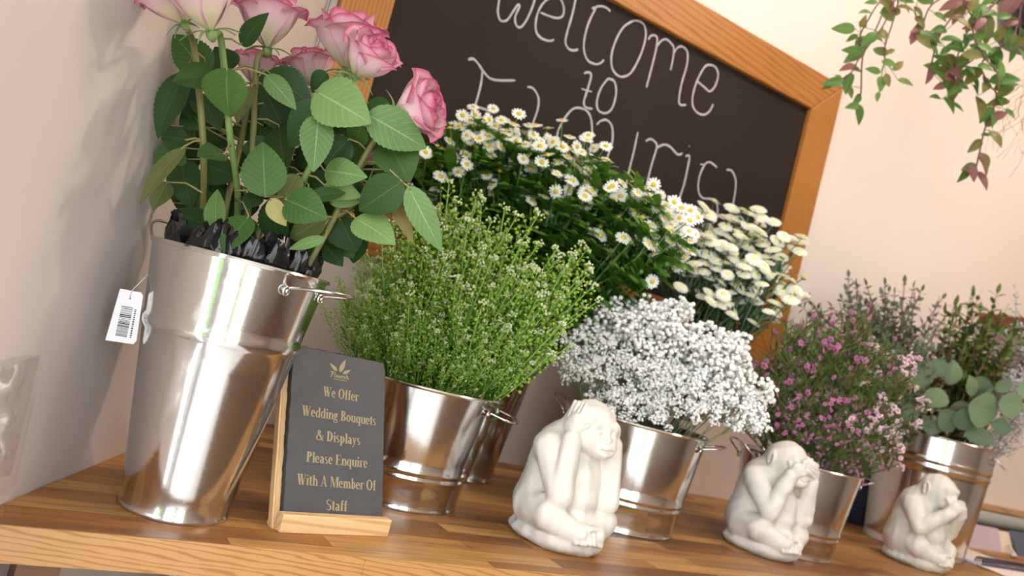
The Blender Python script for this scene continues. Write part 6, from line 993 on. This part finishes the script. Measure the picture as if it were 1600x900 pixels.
ROSE_LABELS = ['large pink rose at the top, nearest the left wall, cut off by the picture edge', 'pink rose leaning to the wall behind the large top left rose', 'pink rose standing alone left of the chalkboard frame, open and upright',
    'pink rose before the left chalkboard frame, upper rose of the touching pair', 'pink rose before the chalkboard, lower front rose of the touching pair', 'pink rose leaning far out over the white daisies in front of the chalkboard',
    'pink rose half hidden low behind the touching pair of roses', 'small pink rose hidden behind the stem of the upright open rose', 'small rose buried among the leaves at the right of the rose bucket']
for ri, (c, ax, size, pts) in enumerate(ROSES):
    root_p = Vector(pts[-1]); t = thing('rose', ROSE_LABELS[ri], 'rose', root_p, 0, 'pink roses in the tall bucket')
    q = UP.rotation_difference(Vector(ax)); c = Vector(c) - root_p
    o = put('bloom', BLOOMS[ri % 3], t, c); o.rotation_mode = 'QUATERNION'; o.rotation_quaternion = q @ Quaternion(UP, ri * 1.3); o.scale = (size * 1.02,) * 3
    o = put('sepals', SEPALS, t, c); o.rotation_mode = 'QUATERNION'; o.rotation_quaternion = q @ Quaternion(UP, ri * 1.7); o.scale = (size * 1.0,) * 3
    P = [Vector(a) - root_p for a in pts]; dense = []
    P[0] = c - Vector(ax) * size * 0.52
    for i in range(len(P) - 1):
        p0 = P[max(i - 1, 0)]; p1 = P[i]; p2 = P[i + 1]; p3 = P[min(i + 2, len(P) - 1)]
        for k in range(6):
            u = k / 6; dense.append(0.5 * ((2 * p1) + (p2 - p0) * u + (2 * p0 - 5 * p1 + 4 * p2 - p3) * u * u + (-p0 + 3 * p1 - 3 * p2 + p3) * u ** 3))
    dense.append(P[-1]); n = len(dense)
    b = MB(); b.tube(dense, [0.0028 + 0.0012 * min(1, i / 6) for i in range(n)], 8); b.obj('stem', M['rose_stem'] if ri in (0, 3, 4) else M['rose_stem_woody'], t)
    for (r2, B, T, nn, w_, tone, sp) in ROSE_LEAVES:
        if r2 != ri: continue
        b = MB(); blade(b, Vector(B) - root_p, Vector(T) - root_p, nn, w_ * 1.18, 26, 6, 0.03, 0.12, 0.05, 0.72, petiole=Vector(sp) - root_p)
        gap = min((Vector(q_) + root_p).dot(LN) for q_ in b.v)
        if gap < 0.004: b.v = [tuple(Vector(q_) + LN * (0.004 - gap) * min(1.0, (Vector(q_) + root_p - Vector(sp)).length / 0.05)) for q_ in b.v]
        b.obj('leaf', [M[TONES[tone]], M['petiole']], t)

# ------------------------------------------------------------------ bouquets of stems: build a few of each, copy with shared meshes
def lateral_base(bucket, tip, rnd, depth_=0.12, spread=0.5):
    x, y, R, r, H = BK[bucket]; d = Vector((tip.x - x, tip.y - y, 0)); l = d.length; u = d / l if l > 1e-6 else Vector((1, 0, 0))
    k = min(l * spread, R * 0.66) * rnd.uniform(0.75, 1.0); low = max(0.0, min(1.0, (tip.z - H - 0.02) / 0.2))
    z = max(0.02, (H - 0.045) * (1 - low) + (H - depth_) * low)
    return Vector((x, y, 0)) + u * k + Vector((rnd.uniform(-.012, .012), rnd.uniform(-.012, .012), z))
def plant_stem(protos, tip, base, L0, rnd, name_meshes, label, cat, group, lo=0.55, hi=1.5):
    """place one stem (own mesh) with its parts as children, stretched from base to tip"""
    name, meshes = rnd.choice(protos) if isinstance(protos, list) else protos
    d = tip - base; sc_ = max(lo, min(hi, d.length / L0)); base = tip - d.normalized() * (L0 * sc_)
    q = UP.rotation_difference(d.normalized()) @ Quaternion(UP, rnd.uniform(0, 6.28))
    o = put(name, meshes[0][1]); o.location = base; o.rotation_mode = 'QUATERNION'; o.rotation_quaternion = q; o.scale = (sc_,) * 3
    tag(o, label, cat, group)
    for part, me, *tr in meshes[1:]:
        c = put(part, me, o)
        if tr:
            c.location = tr[0]; c.rotation_mode = 'QUATERNION'; c.scale = (tr[2],) * 3
            bias, spread = FACE[name]      # blossoms turn outwards and to the light
            want = (Vector(bias) + Vector((rnd.gauss(0, spread), rnd.gauss(0, spread), rnd.gauss(0, spread)))).normalized()
            c.rotation_quaternion = q.inverted() @ UP.rotation_difference(want)
        if part in ('seed_pods', 'blossom_tip', 'florets', 'blossoms'): c['kind'] = 'stuff'
    return o
FACE = {'feverfew_stem': ((-.30, -.62, .62), .34), 'chrysanthemum_stem': ((-.20, -.42, .88), .22)}
def wob(rnd, L0, amp, n=9):
    a1, a2 = rnd.uniform(0, 6.28), rnd.uniform(0, 6.28); out = []
    for i in range(n):
        u = i / (n - 1); k = math.sin(PI * u) * amp; out.append(Vector((math.cos(a1) * k, math.sin(a1) * k, L0 * u)) + Vector((math.cos(a2), math.sin(a2), 0)) * math.sin(2 * PI * u) * amp * 0.3)
    return out
def along(P, u):
    f = u * (len(P) - 1); i = min(int(f), len(P) - 2); return P[i].lerp(P[i + 1], f - i)

# --- field pennycress (green)
def greens_proto(seed):
    rnd = random.Random(seed); L0 = 0.34; P = wob(rnd, L0, 0.012)
    st = MB(); pods = MB(); bl = MB(); lv = MB()
    st.tube(P, [0.0019 - 0.0010 * i / 8 for i in range(9)], 5)
    def raceme(A, D, ln, n):
        D = D.normalized(); sd = D.orthogonal().normalized()
        for i in range(n):
            u = i / n; p = A + D * (ln * u); a = i * 2.4; o = (Quaternion(D, a) @ sd); r = 0.0065 + 0.0055 * (1 - u)
            e = p + o * r + D * 0.006
            st.tube([p, e], 0.00045, 3, cap=False); pods.ball(e, 0.0031 * (1 - 0.4 * u), 5, 4, 0, (1, 1, 0.85))
        tip = A + D * ln
        for i in range(11):
            o = Vector((rnd.uniform(-1, 1), rnd.uniform(-1, 1), rnd.uniform(-.4, 1))); bl.ball(tip + o * 0.0058, rnd.uniform(0.0014, 0.0022), 4, 3)
    raceme(along(P, 0.62), P[-1] - along(P, 0.62), L0 * 0.38, 30)
    for k in range(5):
        u = 0.36 + 0.1 * k + rnd.uniform(-.03, .03); A = along(P, u); a = k * 2.4 + rnd.uniform(-.4, .4)
        D = Vector((math.cos(a) * 0.42, math.sin(a) * 0.42, 1)).normalized(); ln = L0 * rnd.uniform(.26, .36) * (1.15 - 0.5 * (u - .3)); B = A + D * ln
        mid = (A + B) / 2 + Vector((math.cos(a), math.sin(a), 0)) * 0.006
        st.tube([A, mid, B], [0.0012, 0.001, 0.0007], 4); raceme(A.lerp(B, 0.42), B - A, ln * 0.60, 15)
    for k in range(18):
        u = 0.06 + 0.04 * k; A = along(P, u); a = k * 2.4 + 1; l = rnd.uniform(.03, .055); D = Vector((math.cos(a) * .7, math.sin(a) * .7, .85)).normalized()
        blade(lv, A, A + D * l, UP.lerp(-D, .2), 0.0065, 5, 2, 0, .1, .1)
    return ('pennycress_stem', [('stem', st.mesh('pennycress_stem', M['green_stem'])), ('seed_pods', pods.mesh('pennycress_pods', M['green_pod'])), ('blossom_tip', bl.mesh('pennycress_blossom', M['green_blossom'])), ('leaves', lv.mesh('pennycress_leaves', M['green_leaf']))])
rnd = random.Random(21); pr = [greens_proto(100 + i) for i in range(7)]
for tp in GREENS:
    tip = Vector(tp); plant_stem(pr, tip, lateral_base('green', tip, rnd, 0.15, 0.42), 0.34, rnd, None, 'fresh green pennycress stem with seed pods in the bucket behind the slate sign', 'flower stem', 'green pennycress stems', 0.45, 1.6)

# --- feverfew
def daisy_mesh(seed, n=14):
    rnd = random.Random(seed); b = MB()
    for k in range(n):
        a = 2 * PI * k / n + rnd.uniform(-.06, .06); c = Vector((math.cos(a), math.sin(a), 0)); s = Vector((-math.sin(a), math.cos(a), 0)); dz = rnd.uniform(-.08, .05); l = rnd.uniform(.92, 1.05)
        vs = []
        for u, w_ in ((.22, .085), (.5, .135), (.8, .135), (.95, .08)):
            p = c * u * l + UP * (0.05 + dz * u); vs += [p - s * w_, p + s * w_]
        b.add(vs, [(0, 1, 3, 2), (2, 3, 5, 4), (4, 5, 7, 6)], 0)
    b.ball((0, 0, 0.05), 0.34, 12, 6, 1, (1, 1, 0.62)); b.ball((0, 0, -0.03), 0.26, 8, 4, 2, (1, 1, 0.5))
    return b.mesh('feverfew_flower', [M['daisy_petal'], M['daisy_disc'], M['feverfew_stem']])
DAISY = [daisy_mesh(1), daisy_mesh(2, 13), daisy_mesh(3, 15)]
def lobed(b, A, D, n, l):
    D = D.normalized(); s = D.cross(n).normalized()
    for u, w_ in ((.0, 0.0), (.25, .34), (.5, .42), (.72, .3)):
        if w_:
            for sg in (-1, 1):
                p = A + D * (l * u); blade(b, p, p + (D * .7 + s * sg).normalized() * (l * w_), n, l * .2, 4, 2, 0, .1, .06)
    blade(b, A, A + D * l, n, l * .26, 6, 2, 0, .1, .08)
def feverfew_proto(seed):
    rnd = random.Random(seed); L0 = 0.36; P = wob(rnd, L0, 0.012); st = MB(); lv = MB(); heads = []
    st.tube(P, [0.0022 - 0.0010 * i / 8 for i in range(9)], 5)
    for k in range(8):
        u = rnd.uniform(.55, .85); A = along(P, u); a = k * 2.4 + rnd.uniform(-.4, .4)
        if k == 0: A = along(P, .9); B = P[-1]
        else:
            h = rnd.uniform(.80, 1.03); rad = rnd.uniform(.018, .055); B = Vector((math.cos(a) * rad, math.sin(a) * rad, L0 * h)) + Vector((P[-1].x, P[-1].y, 0))
        mid = A.lerp(B, .5) + Vector((math.cos(a), math.sin(a), -.3)) * 0.006
        st.tube([A, mid, B], [.0011, .0009, .0008], 4)
        nrm = Vector((rnd.uniform(-.7, .7), rnd.uniform(-.7, .7), rnd.uniform(.45, 1))).normalized()
        if k in (6,): st.ball(B, 0.0042, 7, 5)
        else: heads.append(('flower_head', rnd.choice(DAISY), B, UP.rotation_difference(nrm), rnd.uniform(.0112, .0146)))
    for k in range(20):
        u = .26 + .035 * k; A = along(P, u); a = k * 2.4; D = Vector((math.cos(a), math.sin(a), rnd.uniform(-.1, .6))); lobed(lv, A, D, UP.lerp(Vector((math.cos(a), math.sin(a), 0)), .3), rnd.uniform(.05, .085))
    return ('feverfew_stem', [('stem', st.mesh('feverfew_stem', M['feverfew_stem'])), ('leaves', lv.mesh('feverfew_leaves', M['feverfew_leaf']))] + heads)
rnd = random.Random(33); pr = [feverfew_proto(200 + i) for i in range(6)]
for tp in FEVERFEW:
    tip = Vector(tp); plant_stem(pr, tip, lateral_base('fever', tip, rnd, 0.16, 0.35), 0.36, rnd, None, 'leafy feverfew stem with small yellow centred daisies before the chalkboard', 'flower stem', 'white feverfew stems', 0.8, 1.25)

# --- santini chrysanthemums
def button_mesh(seed):
    rnd = random.Random(seed); b = MB()
    for ring, (n, r0, r1, z0, z1, w_) in enumerate(((20, .40, 1.0, .08, .0, .13), (18, .36, .86, .16, .12, .13), (15, .30, .68, .22, .24, .12))):
        for k in range(n):
            a = 2 * PI * (k + ring * .5) / n + rnd.uniform(-.05, .05); c = Vector((math.cos(a), math.sin(a), 0)); s = Vector((-math.sin(a), math.cos(a), 0)); vs = []
            for u, ww in ((0, .6), (.6, 1), (1, .55)):
                p = c * (r0 + (r1 - r0) * u) + UP * (z0 + (z1 - z0) * u); vs += [p - s * w_ * ww, p + s * w_ * ww]
            b.add(vs, [(0, 1, 3, 2), (2, 3, 5, 4)], 0)
    b.ball((0, 0, .12), .42, 12, 6, 1, (1, 1, .5)); b.ball((0, 0, -.02), .32, 8, 4, 2, (1, 1, .55))
    return b.mesh('chrysanthemum_flower', [M['santini_petal'], M['santini_disc'], M['santini_stem']])
BUTTON = [button_mesh(1), button_mesh(2)]
def santini_proto(seed):
    rnd = random.Random(seed); L0 = 0.34; P = wob(rnd, L0, 0.01); st = MB(); lv = MB(); heads = []
    st.tube(P, [0.0024 - 0.0008 * i / 8 for i in range(9)], 5)
    for k in range(6):
        a = k * 2.4 + rnd.uniform(-.4, .4); A = along(P, rnd.uniform(.5, .75)) if k else along(P, .9); rad = rnd.uniform(.02, .05)
        B = P[-1] if k == 0 else Vector((math.cos(a) * rad, math.sin(a) * rad, L0 * rnd.uniform(.84, 1.02)))
        st.tube([A, A.lerp(B, .5) + Vector((math.cos(a), math.sin(a), 0)) * .005, B], [.0014, .0012, .001], 4)
        nrm = Vector((math.cos(a) * .35, math.sin(a) * .35, 1)).normalized(); heads.append(('flower_head', BUTTON[k % 2], B, UP.rotation_difference(nrm), rnd.uniform(.0128, .0168)))
    for k in range(26):
        u = .05 + .032 * k; A = along(P, u); a = k * 2.4; D = Vector((math.cos(a) * .8, math.sin(a) * .8, .7)); blade(lv, A, A + D.normalized() * rnd.uniform(.03, .05), UP, .008, 5, 2, 0, .1, .1)
    return ('chrysanthemum_stem', [('stem', st.mesh('chrysanthemum_stem', M['santini_stem'])), ('leaves', lv.mesh('chrysanthemum_leaves', M['santini_leaf']))] + heads)
rnd = random.Random(44); pr = [santini_proto(300 + i) for i in range(5)]
for tp in SANTINI:
    tip = Vector(tp); plant_stem(pr, tip, lateral_base('santini', tip, rnd, 0.14, 0.35), 0.34, rnd, None, 'white button chrysanthemum stem with pale yellow eyes by the right side of the chalkboard', 'flower stem', 'white button chrysanthemum stems', 0.7, 1.35)

# --- gypsophila
def gyp_proto(seed):
    rnd = random.Random(seed); L0 = 0.24; P = wob(rnd, L0, 0.008); st = MB(); fl = MB()
    st.tube(P, [0.0016 - 0.0008 * i / 8 for i in range(9)], 4)
    def floret(p, r):
        fl.ball(p, r, 6, 4, 0, (1, 1, .85))
    for k in range(12):
        A = along(P, rnd.uniform(.45, .85)); a = k * 2.4; rad = rnd.uniform(.01, .052); C = Vector((math.cos(a) * rad, math.sin(a) * rad, L0 * rnd.uniform(.80, 1.0)))
        st.tube([A, A.lerp(C, .5) - UP * .003, C], [.0008, .0007, .0005], 3)
        for j in range(16):
            o = Vector((rnd.gauss(0, 1), rnd.gauss(0, 1), rnd.gauss(0, .8))); o = o.normalized() * rnd.uniform(.006, .0155); e = C + o
            st.tube([C - UP * .006, e], .0003, 3, cap=False); floret(e, rnd.uniform(.0029, .0046))
    return ('gypsophila_stem', [('stem', st.mesh('gypsophila_stem', M['gyp_stem'])), ('florets', fl.mesh('gypsophila_florets', M['gyp_floret']))])
rnd = random.Random(55); pr = [gyp_proto(400 + i) for i in range(6)]
for tp in GYPSOPHILA:
    tip = Vector(tp); o = plant_stem(pr, tip, lateral_base('gyp', tip, rnd, 0.10, 0.45), 0.24, rnd, None, 'white gypsophila spray of tiny round blossoms in the bucket behind the first monkey', 'flower stem', 'white gypsophila sprays', 0.7, 1.3)

# --- waxflower
def wax_proto(seed, mats):
    pale = mats[0] == M['wax_pale']; rnd = random.Random(seed); L0 = 0.26; P = wob(rnd, L0, 0.012); st = MB(); nd = MB(); fl = MB()
    st.tube(P, [0.0018 - 0.0009 * i / 8 for i in range(9)], 4)
    def flower(p, r):
        n_ = Vector((rnd.uniform(-1, 1), rnd.uniform(-1, 1), rnd.uniform(-.2, 1))).normalized(); q = UP.rotation_difference(n_)
        for k in range(5):
            a = 2 * PI * k / 5; c = q @ Vector((math.cos(a), math.sin(a), .15)); fl.ball(p + c * r * .6, r * .48, 6, 3, 0, (1, 1, .5), q)
        fl.ball(p + n_ * r * .15, r * .26, 6, 4, 1)
    for k in range(11):
        A = along(P, rnd.uniform(.2, .85)); a = k * 2.4; B = A + Vector((math.cos(a) * rnd.uniform(.02, .05), math.sin(a) * rnd.uniform(.02, .05), L0 * rnd.uniform(.10, .25)))
        st.tube([A, B], [.0009, .0006], 3)
        for j in range(13):
            p = A.lerp(B, (j + 1) / 13); an = rnd.uniform(0, 6.28); D = Vector((math.cos(an), math.sin(an), rnd.uniform(.3, 1.4))).normalized(); nd.tube([p, p + D * .012, p + D * rnd.uniform(.018, .03) + UP * .002], [.0009, .0008, .0002], 3)
        for j in range(rnd.choice((2, 4, 6)) if pale else rnd.choice((0, 1, 2, 3))): flower(B + Vector((rnd.uniform(-1, 1), rnd.uniform(-1, 1), rnd.uniform(-.6, 1))) * .011, rnd.uniform(.0044, .0062))
    for j in range(14):
        p = along(P, rnd.uniform(.3, 1)); an = rnd.uniform(0, 6.28); D = Vector((math.cos(an) * .8, math.sin(an) * .8, 1)).normalized(); nd.tube([p, p + D * .014, p + D * rnd.uniform(.024, .034)], [.001, .0009, .0002], 3)
    return ('waxflower_stem', [('stem', st.mesh('waxflower_stem', M['wax_stem'])), ('needle_leaves', nd.mesh('waxflower_needles', M['wax_needle'])), ('blossoms', fl.mesh('waxflower_blossoms', mats))])
rnd = random.Random(66); pk = [wax_proto(500 + i, [M['wax_pink'], M['wax_eye']]) for i in range(5)]; pp = [wax_proto(520 + i, [M['wax_pale'], M['wax_eye']]) for i in range(3)]
for tp in WAXFLOWER:
    tip = Vector(tp); pale = (tip - CAM).dot(RGT) / (tip - CAM).dot(FWD) > 0.445 and rnd.random() < .7
    plant_stem(pp if pale else pk, tip, lateral_base('wax', tip, rnd, 0.12, 0.45), 0.26, rnd, None, 'pale blush waxflower sprig on the eucalyptus side of its bucket' if pale else 'deep pink waxflower sprig with needle leaves in the bucket behind the second monkey', 'flower stem', 'pale waxflower sprigs' if pale else 'pink waxflower sprigs', 0.6, 1.5)

# --- eucalyptus, myrtle, sea lavender
def leafy_proto(seed, name, L0, mat, ll, lw, pairs, stem_mat, round_=.85, branches=3, spread=.5):
    rnd = random.Random(seed); P = wob(rnd, L0, .018); st = MB(); lv = MB(); st.tube(P, [.0022 - .0013 * i / 8 for i in range(9)], 5)
    def dress(Q, n, s):
        for i in range(n):
            u = (i + .6) / n; A = along(Q, u); D0 = (Q[-1] - Q[0]).normalized(); sd = Quaternion(D0, i * 1.571 + rnd.uniform(-.3, .3)) @ D0.orthogonal().normalized()
            for sg in (-1, 1):
                D = (sd * sg + D0 * rnd.uniform(.2, .7)).normalized(); l = ll * s * rnd.uniform(.75, 1.15) * (1.1 - .45 * u); blade(lv, A + D * .002, A + D * l, D0.lerp(sd * sg, -.2), lw * l / ll, 5, 2, 0, .1, .06, round_)
        D0 = (Q[-1] - Q[-2]).normalized(); blade(lv, Q[-1], Q[-1] + D0 * ll * .7 * s, D0.orthogonal(), lw * .6 * s, 5, 2, 0, .1, .04, round_)
    dress(P[3:], pairs, 1)
    for k in range(branches):
        A = along(P, .35 + .4 * k / max(1, branches)); a = k * 2.4 + rnd.uniform(-.5, .5); B = A + Vector((math.cos(a) * spread, math.sin(a) * spread, 1)).normalized() * L0 * rnd.uniform(.28, .42)
        mid = A.lerp(B, .5) + Vector((math.cos(a), math.sin(a), 0)) * .01; Q = [A, A.lerp(mid, .5), mid, mid.lerp(B, .5), B]; st.tube(Q, [.0013, .0012, .001, .0009, .0007], 4); dress(Q, max(4, pairs // 2), .85)
    return (name, [('stem', st.mesh(name, M[stem_mat])), ('leaves', lv.mesh(name + '_leaves', M[mat]))])
rnd = random.Random(77)
pr = [leafy_proto(600 + i, 'eucalyptus_branch', .42, 'grey_leaf', .024, .014, 17, 'twig', .85, 6, .8) for i in range(4)]
for tp in SMALLEUC:
    tip = Vector(tp); tip.y = min(tip.y, -0.075); plant_stem(pr, tip, lateral_base('euc', tip, rnd, .2, .3), .42, rnd, None, 'grey green small leaved eucalyptus branch rising behind the waxflower', 'branch', 'small leaved eucalyptus branches', .7, 1.4)
pr = [leafy_proto(620 + i, 'myrtle_branch', .40, 'myrtle_leaf', .036, .016, 14, 'twig', .8, 3, .4) for i in range(4)]
for tp in MYRTLE:
    tip = Vector(tp); tip.y = min(tip.y, -0.075); plant_stem(pr, tip, lateral_base('euc', tip, rnd, .2, .3), .40, rnd, None, 'upright green myrtle branch with paired leaves in the big bucket at the right', 'branch', 'green myrtle branches', .7, 1.4)
def lav_proto(seed):
    rnd = random.Random(seed); L0 = .36; P = wob(rnd, L0, .012); st = MB(); fl = MB(); st.tube(P, .0014, 4)
    for k in range(12):
        A = along(P, rnd.uniform(.4, .9)); a = k * 2.4; C = A + Vector((math.cos(a) * .05, math.sin(a) * .05, rnd.uniform(.03, .08))); st.tube([A, C], .0006, 3)
        for j in range(16): fl.ball(A.lerp(C, rnd.uniform(.4, 1.1)) + Vector((rnd.uniform(-1, 1), rnd.uniform(-1, 1), rnd.uniform(-1, 1))) * .010, rnd.uniform(.0022, .004), 5, 3)
    return ('sea_lavender_stem', [('stem', st.mesh('sea_lavender_stem', M['wax_stem'])), ('florets', fl.mesh('sea_lavender_florets', M['limonium']))])
pr = [lav_proto(640 + i) for i in range(3)]
for tp in LIMONIUM:
    tip = Vector(tp); tip.y = min(tip.y, -0.075); plant_stem(pr, tip, lateral_base('euc', tip, rnd, .2, .3), .36, rnd, None, 'greyish white sea lavender stem at the right edge of the big bucket', 'flower stem', 'sea lavender stems', .6, 1.4)
# silver dollar branches, each with its own big leaves
tips_ = [Vector(a) for a in SILVER]; own = [[] for _ in tips_]; bases = [lateral_base('euc', a, rnd, .12, .4) for a in tips_]
for lf_ in SILVER_LEAVES:
    B = Vector(lf_[0]); i = min(range(len(tips_)), key=lambda k: min((bases[k].lerp(tips_[k], u) - B).length for u in (.3, .5, .7, .85, 1))); own[i].append(lf_)
for i, tip in enumerate(tips_):
    b0 = bases[i]; t = thing('eucalyptus_branch', 'silver dollar eucalyptus branch with big round grey green leaves on reddish stem', 'branch', b0, 0, 'silver dollar eucalyptus branches')
    Q = [Vector((0, 0, 0)).lerp(tip - b0, u / 6) + UP * .012 * math.sin(PI * u / 6) for u in range(7)]
    b = MB(); b.tube(Q, [.0026 - .0014 * k / 6 for k in range(7)], 6); b.obj('stem', M['twig'], t)
    for (B, T, n_, w_) in own[i]:
        B = Vector(B) - b0; T = Vector(T) - b0; sp = min(Q, key=lambda q: (q - B).length + (.02 if q.z > B.z else 0))
        b = MB(); blade(b, B, T, n_, w_ * 1.25, 14, 6, 0, .06, .05, .92, petiole=sp); b.obj('leaf', [M['silver_leaf'], M['twig']], t)

# ------------------------------------------------------------------ hanging inch plant
def build_hanging():
    pot = Vector((1.55, -0.595, 1.395)); t = thing('hanging_plant', 'trailing inch plant with purple and green leaves in a dark hanging pot', 'plant', pot)
    b = MB(); b.lathe([(0.085, -0.06), (0.095, -0.055), (0.118, 0.07), (0.128, 0.072), (0.128, 0.088), (0.118, 0.09), (0.112, 0.07), (0.001, 0.06)], 48); po = b.obj('pot', M['pot_plastic'], t); auto_smooth(po, 40)
    b = MB()
    for k in range(3):
        a = 2 * PI * k / 3 + .5; b.tube([(math.cos(a) * .124, math.sin(a) * .124, .085), (math.cos(a) * .01, math.sin(a) * .01, .55)], .0022, 5)
    b.tube([(0, 0, .545), (0, 0, CEIL_Z - pot.z)], .0025, 6); b.obj('hanger', M['steel_wire'], t)
    rnd = random.Random(12)
    for vi, v in enumerate(VINES):
        P = [Vector(q) - pot for q in v]; top = Vector((P[0].x * .2, P[0].y * .2, .078)); d = Vector((P[2].x, P[2].y, 0)).normalized()
        P = [top, d * .125 + UP * .105] + [q for q in P[1:]] if (P[1] - d * .125).length > .02 else [top] + P[1:]
        dn = []
        for i in range(len(P) - 1):
            p0 = P[max(i - 1, 0)]; p1 = P[i]; p2 = P[i + 1]; p3 = P[min(i + 2, len(P) - 1)]
            for k in range(5):
                u = k / 5; dn.append(0.5 * ((2 * p1) + (p2 - p0) * u + (2 * p0 - 5 * p1 + 4 * p2 - p3) * u * u + (-p0 + 3 * p1 - 3 * p2 + p3) * u ** 3))
        dn.append(P[-1]); b = MB(); b.tube(dn, .0019, 6); vo = b.obj('vine', M['vine_stem'], t)
        lv = MB()
        for (v2, P0, D, n_, l, m_) in VINE_LEAVES:
            if v2 != vi: continue
            B = Vector(P0) - pot; near = min(dn, key=lambda q: (q - B).length); lv.tube([near, B], .0009, 4, 0); blade(lv, B, B + Vector(D) * l, n_, l * .50, 10, 4, 0, .2, .08, .72, mi=m_)
        for i in range(6, len(dn) - 1, 3):
            a = rnd.uniform(0, 6.28); D = (RGT * math.cos(a) + UPV * math.sin(a) * .7 - UPV * .3 + FWD * rnd.uniform(-.6, .6)).normalized(); l = rnd.uniform(.035, .06); blade(lv, dn[i], dn[i] + D * l, (-FWD + RGT * rnd.uniform(-.8, .8) + UPV * rnd.uniform(-.2, .9)).normalized(), l * .50, 8, 4, 0, .2, .08, .72, mi=rnd.choice((0, 0, 0, 0, 1, 1, 2)))
        lv.obj('leaves', [M['vine_leaf_green'], M['vine_leaf_olive'], M['vine_leaf_purple']], vo)
    # dry moss tuft hung from the pot
    t = thing('spanish_moss', 'wispy dry tuft of pale spanish moss hanging below the dark pot', 'moss', pot + Vector((.02, -.03, -.0605)))
    b = MB()
    for k in range(90):
        p = Vector((rnd.gauss(0, .02), rnd.gauss(0, .02), 0)); pts = [p * .3]; l = rnd.uniform(.12, .36); v = Vector((rnd.gauss(0, .2), rnd.gauss(0, .2), -1))
        for i in range(8):
            v = (v + Vector((rnd.gauss(0, .55), rnd.gauss(0, .55), -.25))).normalized(); pts.append(pts[-1] + v * l / 8)
        b.tube(pts, .0006, 3)
    o = b.obj('strands', M['moss'], t); o['kind'] = 'stuff'
build_hanging()
